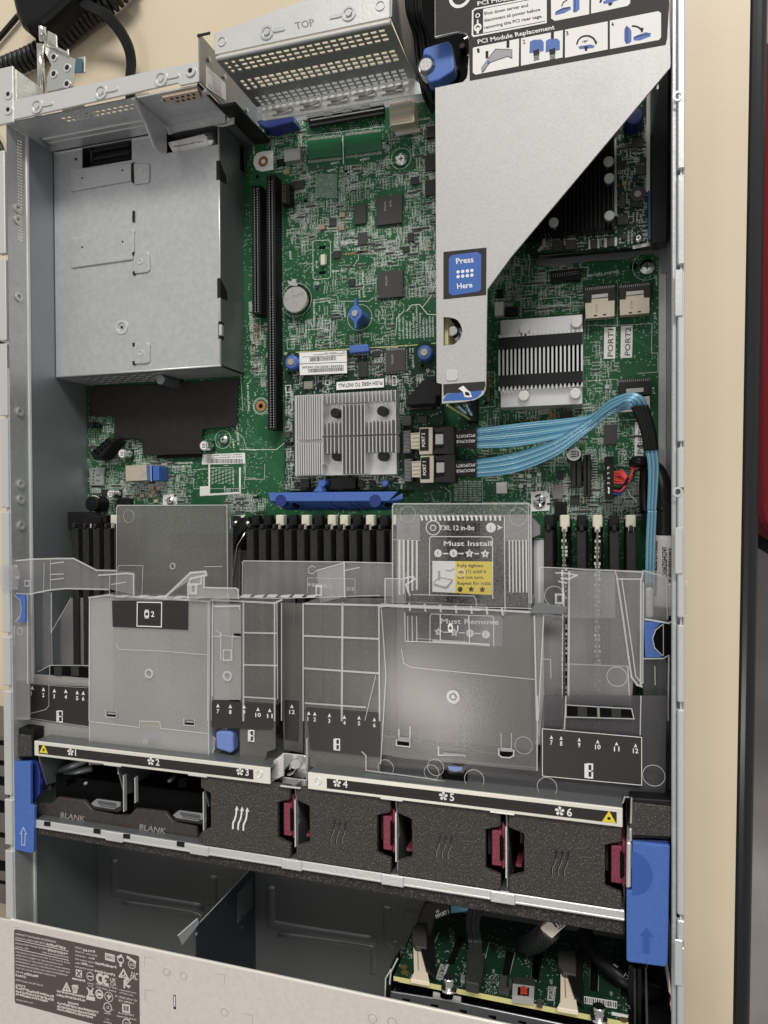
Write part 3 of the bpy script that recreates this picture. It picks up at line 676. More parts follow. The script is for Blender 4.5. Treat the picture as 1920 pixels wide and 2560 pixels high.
# --- random printed clusters and small parts ---------------------------------------------------------
def inpoly(x, y, poly):
    r = False; n = len(poly)
    for i in range(n):
        (a, c), (d, e) = poly[i], poly[(i + 1) % n]
        if (c > y) != (e > y) and x < (d - a) * (y - c) / (e - c) + a: r = not r
    return r
def silk(poly, z, n, m=SILK, size=(.5, .5), par=MBD, name='silkscreen', box=True, seed=1, avoid=()):
    """printed outlines, pad rows and reference marks inside a photo polygon"""
    rnd = random.Random(seed); b = MB(m)
    X = [P(x, y, z) for x, y in poly]; xs = [p[0] for p in X]; ys = [p[1] for p in X]
    def ok(x, y): return inpoly(x, y, X) and not any(a[0] < x < a[2] and a[1] < y < a[3] for a in avoid)
    pads = MB(TIN); parts = MB(CHIPG)
    def q(bb, x, y, w, h, dz=.04):
        dz += rnd.random() * .03; bb.poly([(x, y, z + dz), (x + w, y, z + dz), (x + w, y + h, z + dz), (x, y + h, z + dz)])
    for _ in range(n):
        x, y = rnd.uniform(min(xs), max(xs)), rnd.uniform(min(ys), max(ys))
        if not ok(x, y): continue
        t = rnd.random()
        if t < .30:                                   # row of pads with a part
            c = rnd.randint(3, 9); v = rnd.random() < .5; s = rnd.uniform(.75, 1.1)
            for i in range(c):
                for j in range(2):
                    dx, dy = (i * s, j * 2.0) if v else (j * 2.0, i * s)
                    if ok(x + dx, y + dy): q(pads if t < .2 else b, x + dx, y + dy, .42 if v else .9, .9 if v else .42)
            if t < .08 and v:
                parts.box(x, y + .9, z + .02, x + c * s * .9, y + 2.0, z + .7)
        elif t < .62:                                 # tiny two-terminal part
            v = rnd.random() < .5; L = rnd.choice((.9, 1.2, 1.7)); w = L * .55
            if v: q(pads, x, y, w, L * .3); q(pads, x, y + L * .7, w, L * .3); parts.box(x, y + L * .3, z + .02, x + w, y + L * .7, z + .35)
            else: q(pads, x, y, L * .3, w); q(pads, x + L * .7, y, L * .3, w); parts.box(x + L * .3, y, z + .02, x + L * .7, y + w, z + .35)
        elif t < .82:                                 # short reference marks, as broken strokes
            v = rnd.random() < .6; c = rnd.randint(2, 5)
            for i in range(c):
                dx, dy = (0, i * .95) if v else (i * .95, 0)
                q(b, x + dx, y + dy, .62 if not v else 1.0, .22); q(b, x + dx, y + dy, .2, .7)
                if rnd.random() < .6: q(b, x + dx + .3, y + dy + .3, .5, .2)
        elif t < .95 and box:                          # thin outline
            w, h = rnd.uniform(1.5, 5), rnd.uniform(1.5, 5); e = .16
            if ok(x + w, y + h): q(b, x, y, w, e); q(b, x, y + h, w, e); q(b, x, y, e, h); q(b, x + w, y, e, h)
        else:
            L = rnd.uniform(2, 7); q(b, x, y, *((L, .14) if rnd.random() < .5 else (.14, L)))
    o = b.build(name, par); tag(o, kind='stuff')
    if pads.f: tag(pads.build('solder_pads', par), kind='stuff')
    if parts.f: tag(parts.build('surface_parts', par), kind='stuff')
def bb(k, *c, z=BZ, pad=.6):
    (a, b_), (d, e) = zp(k, *c); X0, Y0 = P(a, b_, z); X1, Y1 = P(d, e, z); return (min(X0, X1) - pad, min(Y0, Y1) - pad, max(X0, X1) + pad, max(Y0, Y1) + pad)
AV = [bb('z2', 1135, 1255, 1320, 1460), bb('z2', 990, 1315, 1082, 1460), bb('z5', 1050, 225, 1262, 452), bb('z5', 300, 290, 560, 600), bb('z5', 810, 440, 1030, 710),
      bb('z2', 690, 880, 1195, 1035), bb('z2', 1235, 955, 1370, 1105), bb('z2', 740, 1120, 890, 1285), bb('z5', 560, 0, 700, 300), bb('z5', 1195, 480, 1510, 800)]
silk(zp('z2', 390, 800, 680, 760, 700, 1040, 1530, 780, 1530, 1659, 560, 1659, 560, 1340, 600, 1150, 480, 1120), BZ, 2900, seed=3, avoid=AV)
silk(zp('z5', 360, 180, 1500, 180, 1500, 800, 700, 850, 560, 600, 500, 300), BZ, 700, seed=5, avoid=AV)
silk(zp('z5', 980, 0, 1510, 0, 1510, 480, 1020, 460), BZ, 330, seed=6, avoid=AV)
silk(zp('z5', 360, 600, 700, 600, 700, 850, 360, 860), BZ, 160, seed=8, avoid=AV)
silk(zp('z6', 450, 100, 1000, 100, 1030, 450, 500, 480, 440, 350), BZ, 460, seed=9)
silk(zp('z6', 1020, 480, 1240, 520, 1230, 1250, 1030, 1250, 500, 1050, 500, 1020, 1020, 1000), BZ, 420, seed=10, avoid=[bb('z6', 1140, 525, 1325, 730)])
silk(zp('z6', 370, 1130, 500, 1000, 1240, 1000, 1400, 1300, 1400, 1659, 820, 1659, 500, 1500, 380, 1450), BZ, 700, seed=11)
silk(zp('a3', 610, 120, 1250, 120, 1250, 400, 610, 350), BZ, 420, seed=12)
silk(zp('z4', 565, 1145, 740, 1145, 900, 1290, 1000, 1400, 1250, 1500, 1250, 1659, 570, 1659), BZ, 900, seed=13)
silk(zp('a1', 570, 150, 1050, 110, 1240, 200, 1240, 260, 800, 260, 700, 360, 570, 360), BZ, 700, seed=14)
silk(zp('a1', 1480, 200, 1659, 200, 1659, 330, 1480, 330), BZ, 120, seed=15)
silk(zp('a2', 0, 150, 280, 230, 280, 320, 0, 320), BZ, 120, seed=25)
silk(zp('z4', 1625, 600, 1659, 600, 1659, 900, 1625, 900), BZ, 50, seed=16)
silk(zp('z5', 80, 640, 200, 640, 210, 1180, 80, 1080), BZ, 130, seed=17)
# --- printed words ------------------------------------------------------------------------------------
b = MB(SILKW)
for k, s, ax, ay, bx, by, h in (
    ('z5', 'SYSTEM BATTERY', 578, 668, 575, 455, 14), ('z5', 'MH10 CPU1 HF1', 75, 1310, 65, 1100, 14), ('z4', 'J151 TERTIARY RISER', 1640, 655, 1632, 395, 10),
    ('z5', 'SYSTEM FPGA', 958, 440, 950, 245, 14), ('z5', 'U558', 925, 445, 922, 385, 13), ('z5', 'MH17', 815, 592, 812, 525, 14), ('z5', 'ILO SECURITY', 1232, 760, 1228, 560, 12),
    ('z5', 'CONFIG-LOCK', 1262, 760, 1258, 590, 12), ('z5', 'RESERVED', 1290, 755, 1286, 620, 12), ('z5', 'RESERVED', 1314, 755, 1311, 620, 12), ('z5', 'PWD DISABLE', 1340, 755, 1336, 560, 12),
    ('z5', 'INV SYS CONFIG', 1366, 752, 1362, 505, 12), ('z5', 'LEGACY MODE', 1392, 750, 1388, 560, 12), ('z5', 'RESERVED', 1418, 748, 1414, 605, 12), ('z5', 'RESERVED', 1442, 746, 1438, 605, 12),
    ('z5', 'RESERVED', 1466, 744, 1462, 585, 12), ('z5', 'RESERVED', 1490, 742, 1486, 585, 12), ('z5', 'J103', 395, 150, 392, 85, 14), ('z5', 'J110', 595, 218, 592, 160, 12),
    ('z5', 'MC ROM', 800, 225, 705, 235, 14), ('z5', 'FPGA PROG', 900, 8, 770, 14, 12), ('z5', 'J1J1+', 925, 62, 830, 70, 13), ('z5', 'QNT SERIAL', 1474, 370, 1470, 200, 12), ('z5', 'J85', 1448, 250, 1446, 200, 12),
    ('z5', 'UEFI', 1402, 72, 1400, 5, 12), ('z5', 'PCA REV', 1370, 138, 1300, 150, 12), ('z5', 'BH1', 420, 650, 418, 600, 13), ('z5', 'J151 TERTIARY RISER', 90, 770, 78, 470, 12),
    ('z4', '© 2022 HPE', 1552, 1330, 1540, 1190, 13), ('z4', 'MH11', 1522, 1345, 1515, 1292, 12), ('z4', '0101CB900-70H-G', 1242, 1436, 1050, 1446, 10), ('z4', 'PCB P/N', 1235, 1458, 1112, 1466, 12),
    ('z4', 'MICRO SD CARD', 760, 1445, 640, 1450, 9), ('z4', 'J135', 1075, 1530, 1070, 1490, 11), ('z4', 'MH12', 1660, 1010, 1655, 985, 8),
    ('z6', 'FRONT DP/USB', 1235, 185, 1045, 212, 14), ('z6', 'J130', 900, 270, 830, 280, 13), ('z6', 'J15', 1466, 485, 1462, 440, 13), ('z6', 'J16', 1456, 940, 1452, 895, 13), ('z6', 'MH18', 1474, 278, 1470, 225, 12),
    ('z6', 'J107', 500, 965, 496, 915, 13), ('z6', 'XDP', 725, 1072, 670, 1080, 14), ('z6', 'PWR SW', 655, 215, 650, 150, 12), ('z6', 'SW6', 632, 145, 600, 150, 12), ('z6', 'NMI', 695, 118, 692, 65, 12),
    ('z6', 'I/O', 1285, 1340, 1280, 1280, 16), ('z6', 'PORT4', 928, 1540, 920, 1450, 16), ('z6', 'PORT3', 1115, 1560, 1110, 1470, 16), ('z6', 'OPTICAL', 1145, 1560, 1138, 1430, 14),
    ('z2', 'DEBUG', 1490, 760, 1415, 770, 12), ('z2', 'MH23', 1390, 1015, 1386, 960, 12), ('z2', 'U204', 1095, 1020, 1035, 1032, 13), ('z2', 'U240', 900, 1045, 845, 1055, 13), ('z2', 'U209', 880, 1092, 825, 1100, 13),
    ('z2', 'U182', 1422, 1290, 1418, 1235, 12), ('z2', 'ULTIMON', 1440, 1610, 1436, 1500, 12), ('z2', 'U100', 1116, 1460, 1112, 1400, 12), ('z2', 'MH12', 355, 1000, 352, 950, 12), ('z2', 'J35', 1198, 965, 1195, 920, 13)):
    b.text(k, s, ax, ay, bx, by, h, S1)
# outlines
for k, c, w in (('z5', [575, 5, 680, 0, 695, 20, 697, 280, 680, 295, 575, 305, 562, 290, 560, 20], 1.6), ('z5', [120, 605, 155, 600, 158, 800, 100, 805, 98, 605], 1.2), ('z5', [505, 690, 640, 680, 690, 700, 692, 830], 1.6),
                ('z5', [360, 770, 412, 762, 418, 830, 365, 838], 1.4), ('z6', [745, 360, 940, 345, 945, 395, 770, 400, 770, 430], 1.4), ('z6', [785, 190, 1050, 165, 1045, 230, 780, 250], 1.4),
                ('z6', [1230, 520, 1440, 510], 1.4), ('z6', [1030, 520, 1228, 520, 1230, 260], 1.2), ('z6', [1440, 510, 1435, 690, 1475, 690, 1475, 805, 1350, 815], 1.2), ('z6', [1230, 1100, 1440, 1090, 1440, 1060], 1.3),
                ('z4', [1255, 1490, 1430, 1475], 1.2), ('z4', [1258, 1485, 1255, 1612, 1585, 1610, 1585, 1470], 1.2), ('z4', [1365, 1478, 1510, 1475, 1515, 1600], 1.2), ('z4', [1560, 880, 1575, 1098, 1530, 1095], 1.3),
                ('z4', [1500, 1215, 1575, 1280, 1600, 1360, 1659, 1362], 1.3), ('z4', [1045, 1420, 1045, 1455, 1250, 1445], 1.2), ('z4', [1625, 905, 1610, 930], 1.4), ('z4', [1590, 1430, 1590, 1540, 1659, 1545], 1.2),
                ('a2', [130, 0, 135, 100, 262, 98, 265, 0], 1.2), ('a2', [0, 10, 25, 10], 1.4), ('a2', [1345, 200, 1360, 245, 1465, 250, 1470, 190, 1420, 140], 1.2), ('a2', [160, 240, 225, 240, 225, 320], 1.2),
                ('z6', [375, 810, 480, 805, 482, 1015, 375, 1025], 1.2), ('z6', [405, 1310, 520, 1300, 600, 1330], 1.2), ('a3', [220, 70, 225, 250, 520, 250], 1.2), ('z6', [560, 1500, 640, 1500, 640, 1560], 1.2),
                ('z5', [905, 0, 910, 150, 870, 200], 1.4), ('z5', [760, 470, 990, 470, 1030, 440], 1.4), ('z5', [0, 1610, 280, 1610, 340, 1560], 2), ('z5', [1280, 545, 1320, 500, 1380, 495, 1440, 570, 1510, 575], 2.6), ('z5', [1400, 520, 1470, 430, 1510, 300], 2.2),
                ('z5', [1195, 730, 1205, 600, 1260, 545], 2), ('z2', [690, 880, 1190, 820], 1.2), ('z2', [925, 880, 930, 1060], 3), ('z6', [1030, 860, 1230, 850], 1.3)):
    b.line(k, c, w * .8, S1, closed=(len(c) > 14 or c[:2] == [360, 770] or c[:2] == [785, 190] or c[:2] == [375, 810] or c[:2] == [120, 605]))
# broad white frame, squares
b.mat(WHITE)
b.line('z4', [1356, 1455, 1356, 1650, 1555, 1638, 1555, 1480], 5.2, S1); b.pp('z4', [1295, 1597, 1350, 1595, 1350, 1655, 1295, 1660], S1 + .04, .04)
b.pp('z6', [490, 1480, 555, 1475, 555, 1545, 490, 1545], S1 + .04, .04)
b.pp('z6', [700, 1535, 815, 1528, 815, 1650, 705, 1655], S1 + .05, .05)
b.pp('a1', [1055, 200, 1145, 197, 1145, 262, 1055, 265], S1 + .05, .05)
b.pp('a1', [1490, 335, 1590, 330, 1530, 420, 1490, 420], S1 + .05, .05); b.pp('a2', [40, 335, 110, 335, 100, 420, 45, 420], S1 + .05, .05)
b.pp('z2', [345, 1060, 350, 1020, 370, 992, 410, 980, 475, 975, 475, 1100, 400, 1112, 365, 1100], S1 + .05, .05)
def circ(k, x, y, r, w):
    (a, c), = zp(k, x, y); X, Y = P(a, c, BZ); R = r * ZO[k][2] * (CAMZ - BZ) / FPX; b.ring(X, Y, R - w, R, S1, S1 + .05, 32)
b.mat(SILKW)
for a in (('z2', 1303, 1028, 70, .25), ('z5', 920, 595, 105, .25), ('z5', 160, 1275, 72, .3), ('z5', 160, 1275, 62, .25), ('z4', 1445, 1293, 66, .25), ('z5', 430, 460, 140, .25), ('z6', 1410, 160, 80, .25)): circ(*a)
b.build('printed_legend', MBD)
# fine diagonal routing, dotted net numbers, vertical pad rows
b = MB(mk('trace_under_mask', (.035, .15, .07), .35))
rnd = random.Random(4)
for (k, x0, y0, x1, y1, n, dx, dy) in (('z4', 1380, 1500, 1500, 1520, 18, 120, -30), ('a1', 1320, 210, 1659, 330, 26, 80, -60), ('a2', 0, 0, 100, 120, 16, 110, -80), ('a2', 270, 20, 390, 180, 18, 60, -60),
                                    ('z5', 20, 1520, 180, 1640, 14, 90, -50), ('z5', 430, 320, 560, 560, 16, 60, 60), ('z5', 1330, 440, 1500, 560, 16, 90, -90), ('z5', 700, 560, 860, 700, 14, 70, 60), ('z6', 1240, 540, 1440, 680, 14, 60, 50),
                                    ('z4', 1590, 880, 1659, 1240, 20, 40, -40), ('z6', 1250, 1120, 1400, 1280, 12, 60, -40)):
    for i in range(n):
        t = i / n; x = x0 + (x1 - x0) * (t if n % 2 == 0 else rnd.random()); y = y0 + (y1 - y0) * t
        b.line(k, [x, y, x + dx * .5, y + dy * .5, x + dx, y + dy * .5], 1.1, BZ, h=.02)
b.build('copper_trace', MBD)
b = MB(SILKW)
for r in range(9):
    for c in range(6): b.text('a2', 'C%d' % (530 + 7 * r + c * 31), 1492 + 30 * c, 118 + 15 * r, 1516 + 30 * c, 118 + 15 * r, 8, S1)
for r in range(12): 
    for c in range(7): b.line('z4', [1372 + c * 22, 1492 + r * 8, 1384 + c * 22, 1486 + r * 8], 1.2, S1) if (r + c) % 3 else None
b.build('net_numbers', MBD)
# glossy green coated pad fields with pin rows
b = MB(GLOSSG); b.pp('z2', [700, 920, 915, 890, 920, 1005, 700, 1030], BZ + .5, .45); b.pp('z2', [945, 880, 1172, 855, 1178, 972, 945, 1002], BZ + .5, .45); b.build('coated_field', MBD, bevel=.2)
b = MB(TIN)
for (x0, y0, x1, y1, n) in ((705, 905, 912, 880, 26), (948, 872, 1170, 845, 28), (705, 1050, 915, 1028, 26), (948, 1020, 1175, 992, 28)):
    for i in range(n):
        t = i / (n - 1); X, Y = P(*zp('z2', x0 + (x1 - x0) * t, y0 + (y1 - y0) * t)[0], BZ); b.box(X - .2, Y - .9, BZ, X + .2, Y + .9, BZ + .25)
for i in range(64):
    g = i // 16; t = (i % 16)
    X, Y = P(*zp('z2', 725 + g * 123 + (t % 5) * 13 + (t // 5) * 6, 855 - g * 21 + (t // 5) * 14)[0], BZ); b.cyl(X, Y, .35, BZ, BZ + .3, 8)
tag(b.build('pin_row', MBD), kind='stuff')
b = MB(SILK)
for i in range(26):
    for j in range(26):
        X, Y = P(*zp('z2', 748 + i * 5.4, 1128 + j * 6)[0], BZ); b.box(X, Y - .3, S1, X + .34, Y, S1 + .03)
tag(b.build('ball_grid_footprint', MBD), kind='stuff')
# --- chips --------------------------------------------------------------------------------------------
chip('z2', 1145, 1265, 1310, 1450, 2.0, CHIPG, legs=0, txt=['LATTICE', 'ILL 60']); chip('z2', 1000, 1325, 1074, 1450, 1.6, CHIPG); chip('z2', 1458, 1003, 1524, 1105, 1.6, legs=1); chip('z2', 1458, 1165, 1524, 1265, 1.6, legs=1)
chip('z2', 590, 1170, 675, 1225, 1.2, legs=2); chip('z2', 1022, 1505, 1080, 1585, 1.2, CHIPG, legs=0); chip('z2', 1368, 1145, 1415, 1195, 1.0); chip('z2', 838, 1410, 882, 1465, 1.0, CHIPG)
chip('z2', 1345, 1510, 1385, 1565, 1.2, legs=1); chip('z2', 1465, 815, 1528, 890, 3); chip('z2', 495, 1030, 545, 1070, 2.5, BLK)
chip('z5', 1062, 235, 1250, 440, 2.2, CHIPG, txt=['LATTICE']); chip('z5', 712, 82, 770, 140, 1.4, legs=2); chip('z5', 832, 298, 880, 352, 1.4, legs=2); chip('z5', 1248, 48, 1300, 92, 1.2, legs=2)
chip('z5', 575, 345, 602, 375, .9)
chip('z6', 545, 405, 620, 460, 4, BLK); chip('z6', 480, 378, 532, 460, 6, mk('pale_jumper_cap', (.62, .62, .60), .5), name='jumper'); chip('z6', 490, 300, 530, 350, 3, BLK)
chip('z6', 1145, 1125, 1225, 1245, 1.6, CHIPG); chip('z6', 875, 1035, 945, 1095, 3, CHIPG); chip('z6', 862, 1410, 900, 1462, 1.4); chip('z6', 835, 1490, 895, 1580, 3, mk('inductor_grey', (.17, .155, .15), .5), name='inductor')
chip('a3', 690, 245, 770, 345, 2.5, BLK); chip('a3', 790, 205, 850, 265, 1.4); chip('z2', 545, 965, 650, 1040, 6, mk('inductor_silver', (.40, .39, .38), .4, .6), name='inductor')
chip('z4', 830, 1310, 850, 1345, .8); chip('a1', 655, 165, 700, 200, 1.5); chip('a1', 760, 225, 850, 262, 3, BLK)
for x, y in ((665, 1390), (695, 1390), (640, 1440), (690, 1440), (640, 1500), (690, 1495), (750, 1430), (752, 1495)):
    chip('z6', x - 14, y - 12, x + 14, y + 12, .8, TIN, name='capacitor')
for x, y in ((920, 1390), (915, 1475), (790, 1470), (560, 1110)): chip('z2', x - 18, y - 16, x + 18, y + 16, 1.4, mk('capacitor_tan', (.36, .25, .18), .5), name='capacitor')
for x, y in ((1165, 895),): chip('z6', x - 14, y - 12, x + 14, y + 12, 1, TIN, name='capacitor')
for x, y in ((820, 1060), (845, 1075)): chip('z6', x - 12, y - 20, x + 12, y + 20, 1, mk('capacitor_ochre', (.30, .20, .07), .5), name='capacitor')
for x, y in ((920, 205), (975, 205), (985, 150), (1025, 155), (990, 185), (1008, 240)): chip('a1', x - 12, y - 11, x + 12, y + 11, .8, mk('capacitor_peach', (.60, .40, .30), .5), name='capacitor')
# --- electrolytic capacitors --------------------------------------------------------------------------
for k, x, y, r, s in (('z4', 1320, 1332, 36, 1), ('z4', 790, 1384, 36, 1), ('a1', 715, 193, 32, 1), ('z6', 962, 1305, 40, 0)):
    (a, c), = zp(k, x, y); X, Y = P(a, c, BZ + 10); R = r * ZO[k][2] * (CAMZ - 18) / FPX
    b = MB(CHROME); b.cyl(X, Y, R, BZ, BZ + 9.6, 24); b.cyl(X, Y, R * .93, BZ + 9.6, BZ + 10, 24); b.mat(PAPER); b.cyl(X, Y, R * .8, BZ + 10, BZ + 10.06, 24)
    b.mat(INKB)
    for i in range(3): b.box(X - R * .35, Y - R * .45 + i * R * .34, BZ + 10.06, X + R * .4, Y - R * .3 + i * R * .34, BZ + 10.12)
    b.box(X + R * .55, Y - R * .4, BZ + 10.06, X + R * .7, Y + R * .4, BZ + 10.12)
    b.mat(BLK); b.box(X - R * 1.05, Y - R * 1.05, BZ, X + R * 1.05, Y + R * 1.05, BZ + 1.2)
    b.build('electrolytic_capacitor', MBD)
# --- screws --------------------------------------------------------------------------------------------
def screw(k, x, y, r, z, par=MBD, m=CHROME, name='screw', cross=True, h=2.4):
    (a, c), = zp(k, x, y); X, Y = P(a, c, z); R = r * ZO[k][2] * (CAMZ - z) / FPX
    b = MB(m); n = 20; 
    b.cyl(X, Y, R, z - h, z - h * .35, n); b.cyl(X, Y, R, z - h * .35, z, n, R * .62)
    if cross:
        b.mat(INKB); b.box(X - R * .42, Y - R * .09, z, X + R * .42, Y + R * .09, z + .1); b.box(X - R * .09, Y - R * .42, z + .01, X + R * .09, Y + R * .42, z + .11)
    return b.build(name, par, smooth=False, bevel=.25)
screw('z2', 1302, 1028, 40, BZ + 3); screw('z4', 1443, 1293, 33, BZ + 3); screw('a3', 592, 235, 40, BZ + 3); screw('a1', 1098, 240, 30, BZ + 3); screw('z6', 1410, 160, 42, BZ + 3)
b = MB(COPPER)
for k, x, y in (('z2', 410, 1047), ('z5', 160, 1275)):
    (a, c), = zp(k, x, y); X, Y = P(a, c, BZ); b.mat(COPPER); b.ring(X, Y, 1.7, 3.9, BZ, BZ + .12, 28); b.mat(VOID); b.cyl(X, Y, 1.7, BZ - .5, BZ + .08)
for k, x, y, r in (('z2', 948, 1108, 1.2), ('z2', 683, 1303, 1.2), ('z2', 1218, 926, 1.2), ('z6', 1328, 160, 2.2), ('z5', 632, 58, 0), ('z5', 632, 250, 0), ('z6', 428, 995, 1.2), ('z2', 372, 1145, 1.4)):
    (a, c), = zp(k, x, y); X, Y = P(a, c, BZ); b.mat(VOID)
    if r: b.cyl(X, Y, r, BZ, BZ + .06)
    else: b.prism(rrect(X - 2.6, Y - 1.1, X + 2.6, Y + 1.1, .9), BZ, BZ + .06)
b.build('mounting_hole', MBD)
# --- expansion slots ------------------------------------------------------------------------------------
def slot(px0, py0, px1, py1, z, breaks, name='expansion_slot'):
    b = MB(BLK); X0, Y0 = P(px0, (py0 + py1) / 2, z)[0], P((px0 + px1) / 2, py0, z)[1]; X1, Y1 = P(px1, (py0 + py1) / 2, z)[0], P((px0 + px1) / 2, py1, z)[1]
    xm = (X0 + X1) / 2; w = .7; e = .6
    b.box(X0, Y1, BZ, xm - w, Y0, z); b.box(xm + w, Y1, BZ, X1, Y0, z); b.box(xm - w, Y1, BZ, xm + w, Y0, z - 5)
    for y in (Y0 - 1.2, Y1, *[P(px0, q, z)[1] for q in breaks]): b.box(xm - w, y, z - 5, xm + w, y + 1.4, z - .02)
    b.mat(GREYI); n = int((Y0 - Y1) / 1.9)
    for i in range(n):
        y = Y1 + 1.6 + i * 1.85
        if y > Y0 - 1.5: break
        b.box(xm - w - .75, y, z - .3, xm - w - .05, y + .75, z + .02); b.box(xm + w + .05, y, z - .3, xm + w + .75, y + .75, z + .02)
    b.mat(TIN)
    for i in range(n):
        y = Y1 + 1.6 + i * 1.85; b.box(X1 + .9, y, BZ, X1 + 1.5, y + .6, BZ + .4)
    b.build(name, MBD)
slot(668, 436, 689, 1074, 19, (478, 752, 772, 800)); slot(630, 463, 651, 785, 19, (500,))
chip('z2', 527, 1190, 580, 1320, 8, BLK, name='pin_header')
b = MB(GOLD)
for i in range(8):
    for j in range(2): X, Y = P(*zp('z2', 538 + j * 14, 1205 + i * 14)[0], BZ + 8); b.box(X, Y - .4, BZ + 8, X + .4, Y, BZ + 8.8)
b.build('header_pin', MBD)
# small sockets
b = MB(IVORY); b.rb('z5', 618, 110, 650, 190, BZ + 3, 3); b.mat(TIN); b.rb('z5', 650, 115, 665, 185, BZ + 1.2, 1); b.build('small_socket', MBD, bevel=.2)
b = MB(BLK); b.rb('z6', 820, 180, 1005, 245, BZ + 6, 6); b.mat(GREYI)
for i in range(12):
    for j in range(2): X, Y = P(*zp('z6', 835 + i * 13.5, 215 - i * 1.8 + j * 12)[0], BZ + 6.1); b.box(X, Y, BZ + 6, X + .6, Y + .6, BZ + 6.6)
b.build('pin_header', MBD, bevel=.2)
# orange pads of the pin fields
b = MB(COPPER)
for i in range(10): X, Y = P(*zp('z5', 815 + i * 21, 108 - i * 2)[0], BZ); b.ring(X, Y, .35, .8, BZ, BZ + .08, 10)
for i in range(10):
    for j in range(2): X, Y = P(*zp('z5', 112 + j * 18, 640 + i * 15)[0], BZ); b.ring(X, Y, .3, .65, BZ, BZ + .08, 8)
for x, y in ((1442, 45), (1442, 75)): X, Y = P(*zp('z5', x, y)[0], BZ); b.ring(X, Y, .4, .9, BZ, BZ + .08, 10)
for i in range(9): X, Y = P(*zp('z6', 442, 818 + i * 20)[0], BZ); b.ring(X, Y, .3, .7, BZ, BZ + .08, 8)
b.build('plated_hole', MBD)
# rear connectors
b = MB(BLUED); b.pp('z2', [365, 780, 600, 740, 605, 790, 460, 830, 420, 830, 380, 805], BZ + 12, 12); b.build('video_port', MBD, bevel=.6)
b = MB(VOID); b.pp('z2', [700, 765, 1192, 680, 1194, 722, 702, 808], 12, 2); b.build('card_opening', MBD)
b = MB(BLK2); b.pp('z2', [702, 806, 1190, 722, 1192, 736, 702, 822], 13, 3); b.build('card_slot', MBD, bevel=.3)
b = MB(TIN); b.tube([(*P(*q, 27), 27) for q in zp('z2', 690, 752, 1190, 672)], .7, 8); b.tube([(*P(*q, 27), 27) for q in zp('z2', 715, 780, 1190, 700)], .5, 8)
for i in range(3): X, Y = P(*zp('z2', 830 + i * 120, 738 - i * 22)[0], 28); b.box(X - 3, Y - 1, 26.5, X + 3, Y + 1.2, 28.5)
b.build('slot_rail', MBD)
b = MB(BEIGE); b.pp('z2', [1225, 665, 1385, 632, 1390, 790, 1228, 815], BZ + 13, 13); b.build('network_port', MBD, bevel=.8, seg=2)
b = MB(TIN); b.pp('z2', [1235, 690, 1378, 662, 1380, 685, 1238, 714], BZ + 13.5, .4); b.pp('z2', [1235, 740, 1378, 712, 1380, 725, 1238, 752], BZ + 13.5, .4); b.pp('z2', [1235, 830, 1400, 800, 1430, 850, 1270, 880], BZ + 3, 2); b.build('network_port_shield', MBD, bevel=.3)
# left board corner: sockets and ports
b = MB(BLK); b.pp('z4', [580, 1382, 700, 1278, 745, 1300, 650, 1420, 610, 1425], BZ + 14, 14); b.build('power_socket', MBD, bevel=.6)
b = MB(VOID)
for i in range(4):
    for j in range(2): b.pp('z4', [600 + i * 26 + j * 18, 1368 - i * 23 + j * 16, 616 + i * 26 + j * 18, 1354 - i * 23 + j * 16, 628 + i * 26 + j * 18, 1364 - i * 23 + j * 16, 612 + i * 26 + j * 18, 1380 - i * 23 + j * 16], BZ + 14.1, .2)
b.build('socket_hole', MBD)
b = MB(BLK); b.rb('z4', 560, 1178, 600, 1215, BZ + 8, 8); b.rb('z4', 600, 1190, 640, 1215, BZ + 5, 5); b.build('power_socket', MBD, bevel=.4)
b = MB(TIN); b.pp('z4', [580, 1478, 680, 1473, 672, 1520, 670, 1588, 582, 1590], BZ + 2, 1.6); b.mat(INKB)
for i in range(4): b.pp('z4', [600, 1510 + i * 20, 608, 1510 + i * 20, 608, 1520 + i * 20, 600, 1520 + i * 20], BZ + 2.1, .1)
b.line('z4', [590, 1490, 612, 1490, 612, 1505], 2, BZ + 2.05); b.line('z4', [625, 1520, 635, 1530, 645, 1520], 2, BZ + 2.05); b.line('z4', [625, 1555, 635, 1565, 645, 1555], 2, BZ + 2.05)
b.build('card_reader', MBD)
b = MB(BEIGE); b.pp('z4', [810, 1462, 945, 1455, 950, 1560, 812, 1566], BZ + 14, 14); b.build('usb_port', MBD, bevel=.5)
b = MB(BLUEI); b.pp('z4', [950, 1462, 975, 1460, 975, 1560, 952, 1562], BZ + 12, 12); b.pp('z4', [990, 1465, 1030, 1463, 1030, 1558, 990, 1560], BZ + 12, 12)
b.mat(TIN); b.line('z4', [905, 1480, 945, 1520], 2.5, BZ + 14.1); b.line('z4', [905, 1545, 945, 1505], 2.5, BZ + 14.1); b.line('z4', [978, 1462, 980, 1560], 4, BZ + 12.5)
b.build('usb_socket', MBD, bevel=.3)
b = MB(PAPER); b.pp('z4', [1312, 1390, 1588, 1378, 1588, 1448, 1308, 1455], S1 + .15, .1); b.mat(INKB)
x = 1345; rn = random.Random(2)
while x < 1570: w = rn.choice((2, 3, 5)); b.pp('z4', [x, 1418, x + w, 1418, x + w, 1446, x, 1447], S1 + .2, .04); x += w + rn.choice((3, 4))
b.text('z4', 'AP4811TX7NL MAL1221', 1570, 1385, 1340, 1396, 7, S1 + .2); b.text('z4', '709AAL MUDAA17700071', 1570, 1400, 1340, 1410, 7, S1 + .2)
b.build('barcode_sticker', MBD)
